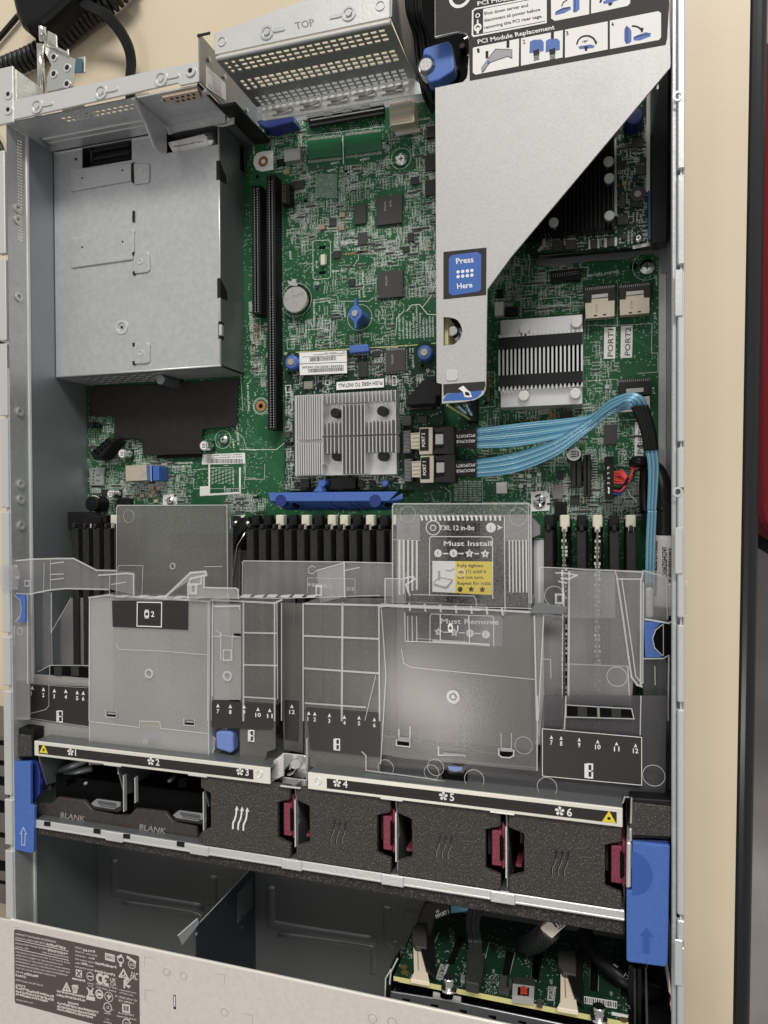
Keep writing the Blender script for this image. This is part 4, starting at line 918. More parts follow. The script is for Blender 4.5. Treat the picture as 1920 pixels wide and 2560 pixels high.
b = MB(BLK); b.pc('a1', 592, 258, 60, BZ + 14, 14, 24); b.mat(IVORY); b.pc('a1', 605, 255, 62, BZ + 11, 1.5, 24); b.build('buzzer', MBD, bevel=.4)
# board header near right: switches and slots
def sff(c1, c2, z, name='cable_socket'):
    t = MB(BLK2); t.pp('z6', c1, BZ + z, z); x0, y0, x1, y1 = c1[0], c1[1], c1[2], c1[3]
    t.mat(GREYI)
    for i in range(16): f = i / 16; t.pp('z6', [x0 + (x1 - x0) * f + 2, y0 + (y1 - y0) * f + 3, x0 + (x1 - x0) * f + 6, y0 + (y1 - y0) * f + 3, x0 + (x1 - x0) * f + 6, y0 + (y1 - y0) * f + 18, x0 + (x1 - x0) * f + 2, y0 + (y1 - y0) * f + 18], BZ + z + .1, .15)
    t.mat(BEIGE); t.pp('z6', c2, BZ + z + .3, z * .8)
    o = t.build(name, MBD, bevel=.3)
    return o
sff([1030, 290, 1215, 270, 1215, 385, 1032, 400], [1032, 385, 1070, 382, 1070, 358, 1172, 350, 1172, 372, 1212, 368, 1210, 465, 1034, 480], 8)
sff([1240, 275, 1428, 255, 1430, 365, 1242, 380], [1242, 365, 1280, 362, 1280, 340, 1390, 330, 1390, 352, 1424, 350, 1424, 445, 1244, 460], 8)
sff([1240, 850, 1430, 840, 1430, 940, 1242, 955], [1245, 975, 1425, 950, 1428, 1040, 1245, 1050], 8)
b = MB(TIN)
for c in ([1072, 335, 1170, 325, 1170, 345, 1072, 356], [1282, 316, 1388, 306, 1388, 326, 1282, 338], [1282, 908, 1388, 900, 1388, 925, 1282, 935]): b.pp('z6', c, BZ + 9, .6)
b.mat(GREYI); b.text('z6', 'D1100', 1108, 440, 1106, 392, 12, BZ + 8.4); b.text('z6', 'D1100', 1322, 420, 1320, 370, 12, BZ + 8.4)
b.mat(INKB)
for c in ([1085, 458, 1105, 456, 1105, 464, 1085, 466], [1140, 452, 1160, 450, 1160, 458, 1140, 460], [1298, 440, 1318, 438, 1318, 446, 1298, 448], [1352, 434, 1372, 432, 1372, 440, 1352, 442]): b.pp('z6', c, BZ + 8.45, .1)
b.build('latch_spring', MBD)
b = MB(PAPER); b.pp('z6', [1148, 533, 1218, 530, 1215, 722, 1145, 725], S1 + .1, .08); b.pp('z6', [1250, 525, 1322, 520, 1318, 717, 1247, 720], S1 + .1, .08); b.pp('z6', [1335, 1112, 1392, 1110, 1385, 1320, 1333, 1322], S1 + .1, .08)
b.mat(mk('faded_ink', (.10, .11, .10), .6)); b.text('z6', 'PORT1', 1200, 712, 1204, 542, 32, S1 + .15); b.text('z6', 'PORT2', 1305, 705, 1310, 532, 32, S1 + .15); b.text('z6', 'PORT3', 1382, 1305, 1390, 1130, 32, S1 + .15)
b.build('port_label', MBD)
for c, h in (([945, 1350, 1010, 1345, 1010, 1510, 945, 1510], 8), ([1020, 1310, 1065, 1305, 1070, 1565, 1022, 1570], 9)):
    b = MB(BLK2); b.pp('z6', c, BZ + h, h); b.mat(VOID); x = (c[0] + c[2]) / 2; b.line('z6', [x, c[1] + 12, x, c[5] - 12], 4, BZ + h); b.build('drive_socket', MBD, bevel=.4)
b = MB(TIN)
for i in range(14): X, Y = P(*zp('z6', 1074, 1335 + i * 16)[0], BZ); b.box(X, Y - .3, BZ, X + 3.5, Y + .3, BZ + .4)
b.build('socket_leg', MBD)
b = MB(BLK); b.pp('z6', [1150, 1325, 1205, 1318, 1208, 1580, 1152, 1582], BZ + 11, 11); b.mat(WHITE)
for i, ch in enumerate('Front'): b.text('z6', ch, 1168, 1398 + i * 30, 1182, 1397 + i * 30, 15, BZ + 11.05)
b.line('z6', [1176, 1515, 1176, 1540], 3, BZ + 11); b.pp('z6', [1168, 1535, 1184, 1535, 1176, 1550], BZ + 11.08, .03)
b.build('front_panel_socket', MBD, bevel=.4)
# black insulating sheet under the cage
b = MB(SHEETB); b.pp('z4', [578, 950, 1000, 935, 1540, 898, 1532, 1205, 1340, 1222, 1310, 1232, 1305, 1385, 925, 1396, 918, 1300, 900, 1290, 735, 1283, 742, 1150, 700, 1140, 575, 1142], 12, .6)
o = b.build('insulating_sheet', label='black plastic sheet tucked under the power supply cage over the green board', cat='plastic sheet', bevel=.2)
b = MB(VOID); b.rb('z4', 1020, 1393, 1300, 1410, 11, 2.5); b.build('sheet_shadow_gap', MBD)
# coin cell
t = thing('coin_cell_battery', 'round steel coin cell in a black holder left of the blue knob', 'battery', *P(737, 746, 14), 8)
b = MB(BLK); b.pc('z5', 432, 440, 108, 13, 5, 32); b.build('holder', t, bevel=.4)
b = MB(mk('coin_cell_steel', (.60, .585, .55), .34, .9, bump=.2, bscale=600)); (a, c), = zp('z5', 422, 455); X, Y = P(a, c, 16); b.cyl(X, Y, 9.2, 12.8, 15.6, 40); b.cyl(X, Y, 8.6, 15.6, 16, 40)
b.mat(mk('engraved_steel', (.32, .31, .29), .5, .5)); b.text('z5', '3V* CR2032', 345, 470, 495, 415, 20, 16.05); b.text('z5', '+', 395, 410, 415, 405, 16, 16.05); b.ring(X, Y - 3.5, 1.5, 1.75, 16.0, 16.08)
b.build('cell', t)
b = MB(TIN); b.pp('z5', [365, 310, 395, 318, 400, 298, 432, 300, 430, 330, 442, 335, 440, 352, 395, 350, 368, 330], 16.8, .5); b.build('contact_spring', t)
# blue winged knob on the board
t = thing('blue_winged_knob', 'blue two-winged screw knob standing on the green board right of the coin cell', 'screw knob', *P(888, 782, 20), 8)
b = MB(BLUE); (a, c), = zp('z5', 885, 565); X, Y = P(a, c, 25); b.cyl(X, Y, 4.6, BZ, 25, 28); b.cyl(X, Y, 4.8, 21, 25.2, 28)
for s in (1, -1): b.prism([(X - 3.6, Y + s * 3), (X - 1.0, Y + s * 6), (X - .8, Y + s * 10), (X + .8, Y + s * 10), (X + 1.0, Y + s * 6), (X + 3.6, Y + s * 3)], 20, 25)
b.build('knob', t, bevel=.35)
b = MB(CHROME); b.cyl(X, Y, 2.6, 25.2, 26.4, 20, 2.0); b.mat(GREYI); b.ring(X, Y, .5, 1.1, 26.4, 26.5, 6); b.build('screw_head', t)
# ================================================================== STORAGE CONTROLLER CARD
CZ = 16.0
CC = thing('storage_controller_card', 'dark green add-in card with a finned silver heatsink and two round blue screws', 'circuit card', -165, 68, 12)
b = MB(PCBD); b.prism([P(x, y, CZ) for x, y in zp('z5', 340, 868, 830, 838, 1330, 808, 1500, 790, 1500, 1000, 1560, 1240, 1560, 1920, 340, 1920)], CZ - 1.6, CZ)
b.mat(BOARDE); b.line('z5', [340, 868, 830, 838, 1330, 808, 1500, 792], 2.0, CZ); b.build('card_board', CC)
silk(zp('z5', 820, 860, 1330, 830, 1330, 1050, 1500, 1000, 1500, 1080, 1290, 1200, 1230, 1480, 1200, 1480, 1200, 1150, 400, 1190, 400, 1040, 820, 1040), CZ, 900, par=CC, seed=31, avoid=[bb('z5', 1100, 838, 1285, 1022, z=CZ), bb('z5', 890, 925, 990, 1060, z=CZ), bb('z5', 735, 1070, 1110, 1155, z=CZ), bb('z5', 480, 1070, 560, 1155, z=CZ)])
silk(zp('z5', 345, 1160, 405, 1160, 405, 1920, 345, 1920), CZ, 170, par=CC, seed=32)
silk(zp('a2', 395, 80, 1150, 70, 1170, 0, 1200, 165, 395, 172), CZ, 330, par=CC, seed=33)
b = MB(WHITE)
b.text('z5', 'PN0167C GEN10', 1210, 820, 1118, 828, 8, CZ + .05); b.text('z5', '11533', 1130, 1110, 1126, 1055, 12, CZ + .05)
for c in ([350, 1118, 390, 1115, 392, 1168, 352, 1170], [1170, 1045, 1200, 1045, 1200, 1115, 1170, 1118], [655, 1080, 690, 1078, 690, 1110, 655, 1112]): b.line('z5', c, 1.5, CZ, True)
b.build('printed_legend', CC)
(a, c), = zp('z5', 395, 938); X, Y = P(a, c, CZ); (a2, c2), = zp('z5', 1418, 868); X2, Y2 = P(a2, c2, CZ)
b = MB(PCBD)
for X_, Y_ in ((X, Y), (X2, Y2)): b.cyl(X_, Y_, 7.6, CZ, CZ + .1, 32)
b.build('screw_pad', CC)
for (kx, ky, X_, Y_) in ((390, 935, X, Y), (1415, 862, X2, Y2)):
    Xk, Yk = P(*zp('z5', kx, ky)[0], 24)
    b = MB(BLUE); b.cyl(Xk, Yk, 5.0, CZ, 22.5, 28); b.cyl(Xk, Yk, 4.8, 22.5, 23.5, 28, 4.3); k = b.build('thumb_screw', CC, bevel=.3)
    b = MB(mk('brassy_screw', (.62, .56, .42), .3, .9)); b.cyl(Xk, Yk, 2.7, 23.5, 24.4, 20, 2.3); b.mat(GREYI); b.ring(Xk, Yk, .4, 1.0, 24.4, 24.5, 6); b.build('screw_head', k)
b = MB(VOID)
for x, y in ((380, 1022), (1402, 965)): b.cyl(*P(*zp('z5', x, y)[0], CZ), 1.1, CZ, CZ + .12)
b.mat(TIN); b.ring(*P(*zp('z5', 1442, 1003)[0], CZ), .6, 1.2, CZ, CZ + .1); b.build('mounting_hole', CC)
chip('z5', 1120, 845, 1268, 1008, 2.2, CHIPG, par=CC, z=CZ, legs=4, txt=['LATTICE']); chip('z5', 908, 935, 980, 1050, 2.0, par=CC, z=CZ, legs=1); chip('z5', 1020, 850, 1075, 895, 1.4, par=CC, z=CZ, legs=2)
chip('z5', 490, 1085, 556, 1142, 3, mk('inductor_taupe', (.24, .21, .19), .5), name='inductor', par=CC, z=CZ); chip('z5', 595, 1095, 622, 1140, 1.4, BLK, par=CC, z=CZ)
chip('z5', 1245, 1350, 1315, 1425, 4, CHIPG, name='inductor', par=CC, z=CZ); chip('z5', 1362, 1350, 1435, 1405, 2, CHIPG, par=CC, z=CZ); chip('z5', 1295, 1250, 1480, 1300, 5, BLK2, par=CC, z=CZ)
chip('z5', 342, 1470, 385, 1520, 3, CHIPG, par=CC, z=CZ); chip('z5', 350, 1550, 400, 1580, 2, BLK, par=CC, z=CZ)
chip('a2', 492, 98, 550, 155, 3, CHIPG, name='inductor', par=CC, z=CZ); chip('a2', 868, 108, 905, 150, 2.5, CHIPG, name='inductor', par=CC, z=CZ); chip('a2', 455, 115, 485, 145, 1, par=CC, z=CZ); chip('a2', 940, 105, 978, 140, 1, par=CC, z=CZ)
chip('a2', 690, 82, 850, 162, 6, BLK, par=CC, z=CZ, name='connector'); chip('z5', 900, 885, 925, 915, 1.4, BLK, par=CC, z=CZ); chip('z5', 945, 885, 970, 915, 1.4, BLK, par=CC, z=CZ)
b = MB(COPPER)
for x, y in ((445, 1028), (1070, 1037)): b.cyl(*P(*zp('z5', x, y)[0], CZ), .8, CZ, CZ + .2)
b.build('test_pad', CC)
b = MB(BLUE); b.pp('z5', [835, 808, 982, 800, 990, 855, 838, 868], CZ + 5, 5); b.build('lever_tab', CC, bevel=.8, seg=2)
# stickers
b = MB(PAPER); b.pp('z5', [457, 865, 818, 848, 822, 935, 457, 950], CZ + 4, .3); b.pp('z5', [457, 955, 820, 940, 822, 1022, 460, 1038], CZ + 4.2, .3); b.mat(INKB)
rn = random.Random(5)
def bars(k, x0, y0, x1, y1, h, z, vert=False, wmax=5):
    x = 0; L = math.hypot(x1 - x0, y1 - y0); ux, uy = (x1 - x0) / L, (y1 - y0) / L; nx, ny = uy * h, -ux * h
    while x < L:
        w = rn.choice((2, 3, wmax)); a_, c_ = x0 + ux * x, y0 + uy * x; d_, e_ = x0 + ux * (x + w), y0 + uy * (x + w)
        b.pp(k, [a_, c_, d_, e_, d_ + nx, e_ + ny, a_ + nx, c_ + ny], z, .04); x += w + rn.choice((2.5, 4))
bars('z5', 538, 934, 740, 922, 32, CZ + 4.1); bars('z5', 525, 1018, 795, 1005, 28, CZ + 4.3)
b.text('z5', '1665ASS1402EC021343200', 795, 960, 478, 972, 16, CZ + 4.25); b.text('z5', 'ATMDSIDP02000  P15800Q05-X02', 812, 865, 560, 878, 7, CZ + 4.05); b.text('z5', 'P12050CA80-001  P206B04C20-L000', 812, 880, 480, 896, 7, CZ + 4.05)
b.text('z5', 'CA', 808, 855, 785, 857, 7, CZ + 4.05); b.text('z5', 'MADE IN CHINA', 740, 862, 650, 866, 6, CZ + 4.05)
b.build('barcode_sticker', CC)
b = MB(PAPER); b.pp('z5', [742, 1092, 1105, 1063, 1105, 1130, 740, 1152], CZ + 1.4, .3); b.mat(INKB); b.text('z5', 'PUSH HERE TO INSTALL', 1092, 1082, 754, 1106, 30, CZ + 1.45); b.build('instruction_label', CC)
# heatsink with cross-shaped tall fins
hz = 34.0
HS = MB(ALU); X0, Y1, X1, Y0 = HS.rect('z5', 412, 1170, 1195, 1805, hz - 8); X0a = P(*zp('z5', 412, 1400)[0], hz - 8)[0]
HS.box(X0, Y0, CZ + 2, X1, Y1, hz - 10)
def xw(x): return P(*zp('z5', x, 1480)[0], hz)[0]
def yw(y, x=800): return P(*zp('z5', x, y)[0], hz)[1]
YT, YB = yw(1170), P(*zp('a2', 780, 65)[0], hz)[1]
pinxy = [zp('z5', 728, 1327)[0], zp('z5', 1087, 1312)[0], zp('z5', 738, 1660)[0], zp('z5', 1092, 1660)[0]]
pw = [P(px, py, hz - 3) for px, py in pinxy]
def spans(x):
    if x < 625: return [(yw(1520), YT), (YB, yw(1545))]
    if 775 < x < 960: return [(yw(1252), YT), (yw(1500), yw(1262)), (YB, yw(1512))]
    if x < 665 or x > 1170: return [(yw(1252), YT), (yw(1500), yw(1290)), (yw(1640), yw(1512))] if x > 1170 else [(yw(1500), YT), (yw(1720), yw(1512))]
    return [(yw(1250), YT), (yw(1500), yw(1392)), (yw(1638), yw(1512))]
x = 416
while x < 628:
    X = xw(x)
    for a_, c_ in spans(x): HS.box(X - .55, a_, hz - 10, X + .55, c_, hz - 4)
    x += 17.5
HS.mat(ALU2); HS.box(xw(778), YB + .5, hz - 9.9, xw(960), yw(1256), hz - 9.6); HS.box(xw(632), yw(1636), hz - 9.9, xw(776), yw(1396), hz - 9.55); HS.box(xw(962), yw(1636), hz - 9.9, xw(1185), yw(1396), hz - 9.55); HS.mat(ALU)  # darker base patches paint the shade between the tall fins
x = 636
while x < 1192:
    X = xw(x)
    for a_, c_ in spans(x): HS.box(X - .38, a_, hz - 10, X + .38, c_, hz - .4 * (x % 3))
    x += 29.2
HS.build('heatsink', CC, bevel=.08)
for X, Y in pw:
    b = MB(INKB); b.cyl(X, Y, 3.3, hz - 10, hz - 3, 24); b.cyl(X, Y, 1.6, CZ, hz - 10, 12); b.build('push_pin', CC, bevel=.4, seg=2)
# plug sockets with plugs
def port(k, dy, word, lab):
    """metal shelled cable plug latched in its socket; dy shifts in z5 pixels"""
    o = lambda *c: [c[i] + (dy if i % 2 else (8 if dy else 0)) for i in range(len(c))]
    b = MB(BLK2); b.pp('z5', o(1250, 1460, 1320, 1455, 1320, 1640, 1255, 1645), CZ + 5, 5); b.mat(GREYI)
    for i in range(16): b.pp('z5', o(1255, 1470 + i * 10.5, 1305, 1468 + i * 10.5, 1305, 1472 + i * 10.5, 1255, 1474 + i * 10.5), CZ + 5.1, .15)
    b.build('cable_socket', CC, bevel=.3)
    t = thing('cable_plug', lab, 'plug', *P(*zp('z5', 1430, 1540 + dy)[0], CZ), CZ, 'plugs in the controller card')
    b = MB(BLK2); b.pp('z5', o(1480, 1442, 1640, 1425, 1648, 1520, 1645, 1650, 1480, 1642, 1500, 1600, 1560, 1595, 1560, 1478, 1500, 1482), CZ + 11, 10); b.pp('z5', o(1500, 1480, 1575, 1470, 1575, 1610, 1500, 1612), CZ + 7, 6); b.build('plug_body', t, bevel=.5)
    b = MB(BEIGE); b.pp('z5', o(1308, 1483, 1378, 1478, 1378, 1440, 1480, 1437, 1480, 1520, 1478, 1645, 1378, 1648, 1374, 1605, 1312, 1605), CZ + 10, 6)
    b.mat(TIN); b.pp('z5', o(1498, 1490, 1562, 1488, 1562, 1570, 1498, 1572), CZ + 11.2, 1)
    for i in range(4): b.pp('z5', o(1315, 1488 + i * 30, 1376, 1484 + i * 30, 1376, 1490 + i * 30, 1315, 1494 + i * 30), CZ + 10.4, .4)
    b.build('shell', t, bevel=.4)
    b = MB(INKB); pts = [P(x, y, CZ + 10.3) for x, y in zp('z5', *o(1382, 1452, 1448, 1448, 1448, 1618, 1380, 1620))]; b.prism(pts, CZ + 10.01, CZ + 10.3)
    b.mat(WHITE); b.text('z5', word, *o(1422, 1588, 1418, 1482), 24, CZ + 10.35); b.build('label', t, bevel=0)
port('z5', 0, 'PORT 2', 'black cable plug marked PORT 2 beside the silver heatsink'); port('z5', 218, 'PORT 1', 'black cable plug marked PORT 1 nearest the transparent air shroud')
# ================================================================== BLACK RELEASE BRACKET + BLUE LEVER BELOW
b = MB(BLK); b.pp('z5', [1275, 1225, 1385, 1095, 1440, 1050, 1505, 1045, 1510, 1098, 1545, 1098, 1545, 1195, 1508, 1198, 1505, 1258, 1400, 1262, 1275, 1272], 40, 14)
b.build('release_bracket', label='black angular plastic bracket tucked at the foot of the sloped steel cover', cat='bracket', bevel=.6)
t = thing('blue_ejector_bar', 'long blue plastic ejector bar lying across the board above the memory banks', 'ejector bar', *P(835, 1245, 20), BZ)
b = MB(BLUE); zt = 30
A = [P(x, y, zt) for x, y in zp('a2', 285, 186, 1125, 178, 1150, 190, 1150, 225, 1065, 240, 300, 242)]
b.prism([A[0], A[1], A[4], A[5]], zt - 2, zt)
Lw = [P(x, y, 14) for x, y in zp('a2', 400, 300, 1090, 300)]; Up = [P(x, y, zt - 2) for x, y in zp('a2', 300, 242, 1065, 240)]
b.ext([(Up[0][0], Up[0][1], zt - 2), (Up[1][0], Up[1][1], zt - 2), (Lw[1][0], Lw[1][1], 14), (Lw[0][0], Lw[0][1], 14)], (0, 1.6, 0))
b.ext([(A[2][0], A[2][1], zt - 4), (A[3][0], A[3][1], zt - 4), (Lw[1][0], Lw[1][1], 14), (A[4][0], A[4][1], zt - 1)], (-1, 0, 0))
for x in (560, 760, 880, 930):
    u = P(*zp('a2', x - 90, 243)[0], zt - 2); l = P(*zp('a2', x, 298)[0], 14); b.ext([(u[0], u[1] - .6, zt - 2), (u[0] + 1, u[1] - .6, zt - 2), (l[0] + 1, l[1] - .6, 14), (l[0], l[1] - .6, 14)], (0, -.8, 0))
b.build('bar', t, bevel=.5)
b = MB(BLUED)
for x in (368, 980): X, Y = P(*zp('a2', x, 238)[0], zt); b.cyl(X, Y, 4.2, zt - 5, zt + .15, 20)
b.mat(VOID)
for x, y in ((465, 262), (1065, 255)): X, Y = P(*zp('a2', x, y)[0], 24); b.cyl(X, Y - .8, 2.2, 22, 25.5, 14)
b.build('pivot', t)
b = MB(BLUE); b.pp('a2', [575, 180, 608, 140, 625, 140, 640, 182], zt, 8); X, Y = P(*zp('a2', 632, 125)[0], 26); b.cyl(X, Y, 2.8, CZ, 26, 20); X, Y = P(*zp('a2', 1042, 122)[0], 20); b.cyl(X, Y, 2.3, CZ, 20, 20); b.build('ejector_peg', t, bevel=.4)

# ================================================================== CHIPSET HEATSINK
HZ = 30.0
t = thing('chipset_heatsink', 'finned aluminium heatsink crossed by two black straps right of the sloped steel cover', 'heatsink', *P(1352, 900, BZ), BZ)
b = MB(ALU); X0, Y1, X1, Y0 = b.rect('z6', 515, 472, 1015, 1012, HZ - 4); b.box(X0, Y0, BZ + 1, X1, Y1, BZ + 10)
YA = P(*zp('z6', 765, 575)[0], HZ - 2)[1]; YBb = P(*zp('z6', 765, 895)[0], HZ - 2)[1]
b.box(X0, YA, BZ + 10, X1, Y1, HZ - 4); b.box(X0, Y0, BZ + 10, X1, YBb, HZ - 4)
b.build('base', t, bevel=.3)
b = MB(ALU); n = 20
for i in range(n + 1):
    X = X0 + (X1 - X0) * i / n; b.box(X - .75, YBb - 1.5, BZ + 10, X + .35, YA + 1, HZ)
b.build('fins', t)
for yy0, yy1 in ((578, 650), (812, 880)):
    ya = P(*zp('z6', 765, yy0)[0], HZ + .8)[1]; yb = P(*zp('z6', 765, yy1)[0], HZ + .8)[1]
    b = MB(BLK); b.box(X0 - .6, yb, HZ + .05, X1 + .3, ya, HZ + .9); b.box(X0 - .9, yb, BZ, X0 - .62, ya, HZ); b.build('strap', t, bevel=.2)
for x, y in ((660, 540), (978, 500), (657, 948), (972, 935)):
    b = MB(mk('nylon_pin', (.66, .65, .62), .45)); b.pc('z6', x, y, 32, HZ - .5, 3.4, 28); b.build('push_pin', t, bevel=.5, seg=2)

# ================================================================== RISER CAGE COVER
RZ = 84.0
RC = thing('riser_cage', 'big sloped steel cover with a dark instruction label and Press Here panel', 'riser cage', -40, 150, 40)
def cut(arc, n=8): return arc
out = zp('z3', 122, -60, 125, 240) + zp('z3', 175, 228, 262, 207, 300, 208, 325, 222, 342, 252, 346, 300, 335, 480, 328, 505, 305, 530, 275, 540, 125, 568) + zp('z6', 128, 870, 158, 876, 160, 995)
arc = bez(zp('z6', 160, 995)[0], zp('z6', 330, 985)[0], zp('z6', 425, 985)[0], zp('z6', 428, 880)[0], 8)
out += arc[1:] + zp('z6', 432, 480, 436, 300) + zp('z3', 616, 1665, 1620, 470, 1645, 435, 1650, 400, 1640, -60)
# half-round opening is made by cutting the outline: a thin slot reaches it from the left edge
hole = [zp('z6', 168, 470)[0]] + bez(zp('z6', 200, 470)[0], zp('z6', 310, 470)[0], zp('z6', 310, 640)[0], zp('z6', 200, 642)[0], 10) + [zp('z6', 168, 642)[0]]
def plate(b, outline, holes, z0, z1):
    bm = bmesh.new(); loops = []
    for L in [outline] + holes:
        vs = [bm.verts.new((*P(x, y, z1), z1)) for x, y in L]
        loops += [bm.edges.new((vs[i], vs[(i + 1) % len(vs)])) for i in range(len(vs))]
    bmesh.ops.triangle_fill(bm, use_beauty=True, use_dissolve=False, edges=loops)
    bm.verts.ensure_lookup_table(); bm.verts.index_update(); n = len(bm.verts)
    V = [tuple(v.co) for v in bm.verts]; F = [tuple(v.index for v in f.verts) for f in bm.faces]
    F = [f if (Vector(V[f[1]]) - Vector(V[f[0]])).cross(Vector(V[f[2]]) - Vector(V[f[0]])).z > 0 else f[::-1] for f in F]
    E = [tuple(v.index for v in e.verts) for e in bm.edges if len(e.link_faces) == 1]
    b.add(V + [(v[0], v[1], z0) for v in V], F + [tuple(i + n for i in f[::-1]) for f in F] + [(e[0], e[1], e[1] + n, e[0] + n) for e in E]); bm.free()
b = MB(PLATE); plate(b, out, [hole], RZ - 1.1, RZ); b.build('cover_plate', RC, bevel=.35, seg=2)
b = MB(GALVB); xl = P(*zp('z3', 125, 900)[0], RZ)[0]
b.box(xl - .1, P(*zp('z6', 128, 860)[0], RZ)[1], RZ - 11, xl + .8, P(*zp('z3', 125, 570)[0], RZ)[1], RZ - 1.2)
b.mat(DARKST); b.box(xl + 3, P(*zp('z6', 128, 990)[0], RZ)[1] + 6, 30, xl + 4, P(*zp('z3', 125, 570)[0], RZ)[1], RZ - 1.2); b.box(28, 215, 30, 29, 300, RZ - 1.2)
b.build('side_flange', RC)
b = MB(GALVB); b.prism(rrect(*[v for q in (P(*zp('z6', 183, 862)[0], RZ), P(*zp('z6', 256, 790)[0], RZ)) for v in q], 1.6), RZ, RZ + .5); b.build('pressed_square', RC, bevel=.3)
# labels on the cover
LZ = RZ + .12
b = MB(LABD)
def lp(m, k, c, dz=.0): b.mat(m); b.pp(k, c, LZ + dz, .06)
lp(LABD, 'z3', [125, -40, 1645, -60, 1628, 250, 1618, 290, 348, 523, 342, 240, 325, 215, 298, 205, 262, 204, 125, 232])
b.mat(WHITE)
b.text('z3', 'PCI Module Removal', 400, 36, 850, -42, 26, LZ + .05)
b.text('z3', 'PCI Module Replacement', 402, 284, 900, 188, 27, LZ + .05)
lp(WHITE, 'z3', [435, 58, 838, -20, 836, 135, 435, 213], .06)
b.mat(WHITE); b.line('z3', [385, 58, 842, -30, 842, 145, 375, 235, 366, 225, 368, 72], 4, LZ + .02, True)
lp(WHITE, 'z3', [874, -50, 1124, -90, 1122, 92, 900, 135, 876, 120], .06); lp(WHITE, 'z3', [1136, -90, 1390, -130, 1388, 20, 1370, 38, 1134, 88], .06)
b.mat(INKB)
for s, x0, y0, x1, y1 in (('Shut down server and', 443, 98, 728, 42), ('disconnect all power before', 443, 142, 806, 70), ('removing this PCI riser cage.', 443, 188, 820, 112)):
    b.text('z3', s, x0, y0, x1, y1, 20, LZ + .12)
lp(WHITE, 'z3', [382, 84, 418, 78, 418, 118, 382, 125], .06); b.mat(INKB); X, Y = P(*zp('z3', 400, 101)[0], LZ); b.ring(X, Y, 1.4, 2.2, LZ + .13, LZ + .16, 16); b.cyl(X, Y, .7, LZ + .13, LZ + .16, 10)
b.mat(WHITE); b.line('z3', [400, 130, 400, 150], 4, LZ + .02); b.line('z3', [400, 185, 400, 210], 6, LZ + .02); b.ring(*P(*zp('z3', 400, 178)[0], LZ), 1.1, 2.2, LZ + .02, LZ + .06, 14)
X, Y = P(*zp('z3', 285, -22)[0], LZ); b.ring(X, Y, 4.5, 6.3, LZ + .02, LZ + .06, 28)
panels = ([368, 312, 380, 306, 668, 250, 666, 428, 385, 484, 368, 470], [680, 248, 952, 195, 950, 372, 680, 426], [966, 192, 1242, 138, 1242, 320, 965, 374], [1256, 134, 1570, 72, 1588, 85, 1588, 240, 1575, 258, 1257, 318])
for c in panels: lp(WHITE, 'z3', c, .06)
b.mat(INKB)
for s, x, y in (('1', 398, 342), ('2', 694, 284), ('3', 974, 230), ('4', 1268, 172)): b.text('z3', s, x, y, x + 16, y - 3, 27, LZ + .12)
def arrow(k, x, y0, y1, w=7, z=LZ + .1):
    b.line(k, [x, y0, x, y1 - 14], w, z); b.pp(k, [x - 10, y1 - 17, x + 10, y1 - 17, x, y1], z + .06, .03)
arrow('z3', 460, 340, 382); arrow('z3', 596, 272, 314); arrow('z3', 884, 215, 255)
lp(GREYI, 'z3', [490, 350, 515, 318, 618, 322, 622, 375, 595, 362, 480, 405, 470, 420, 445, 462, 428, 475, 426, 445, 465, 392], .11)
lp(BLUEI, 'z3', [462, 395, 480, 392, 478, 412, 458, 415], .17)
b.mat(INKB); b.line('z3', [490, 350, 515, 318, 622, 322, 622, 378, 595, 365, 480, 405, 428, 470, 426, 440, 490, 350], 1.2, LZ + .13)
for dx in (0, 104):
    y_ = -dx * .06
    lp(BLUEI, 'z3', [735 + dx, 345 + y_, 738 + dx, 270 + y_, 760 + dx, 258 + y_, 810 + dx, 255 + y_, 828 + dx, 272 + y_, 828 + dx, 330 + y_, 806 + dx, 336 + y_, 795 + dx, 318 + y_, 768 + dx, 320 + y_, 760 + dx, 342 + y_], .11)
    b.mat(INKB)
    for i in range(8): b.line('z3', [765 + dx, 328 + y_ + i * 9, 796 + dx, 322 + y_ + i * 9], 3 if i < 4 else 1.6, LZ + .14)
def arcline(k, cx, cy, rx, ry, a0, a1, w, z, n=14):
    pts = []
    for i in range(n + 1): a = math.radians(a0 + (a1 - a0) * i / n); pts += [cx + rx * math.cos(a), cy - ry * math.sin(a)]
    b.line(k, pts, w, z); return pts
lp(BLUEI, 'z3', [1052, 302, 1060, 318, 1150, 312, 1158, 295, 1130, 288, 1075, 296], .11)
b.mat(INKB); p_ = arcline('z3', 1105, 290, 62, 58, 175, 10, 3.5, LZ + .1); b.pp('z3', [1155, 270, 1175, 268, 1168, 292], LZ + .16, .03); b.text('z3', '180°', 1080, 278, 1118, 270, 14, LZ + .12)
b.pp('z3', [1090, 300, 1115, 300, 1108, 330, 1095, 328], LZ + .19, .03)
lp(BLUEI, 'z3', [1350, 265, 1350, 190, 1362, 168, 1385, 180, 1396, 200, 1396, 270, 1382, 280, 1362, 285], .11); lp(BLUEI, 'z3', [1410, 240, 1440, 225, 1490, 208, 1520, 218, 1520, 235, 1450, 262, 1410, 262], .11)
b.mat(INKB); arcline('z3', 1408, 215, 58, 46, 95, 15, 3.5, LZ + .1); b.pp('z3', [1455, 180, 1475, 180, 1470, 206], LZ + .16, .03); b.line('z3', [1412, 245, 1440, 235, 1520, 216], 1.5, LZ + .14); b.line('z3', [1362, 170, 1362, 280], 1.5, LZ + .14); b.line('z3', [1372, 172, 1374, 278], 1.2, LZ + .14)
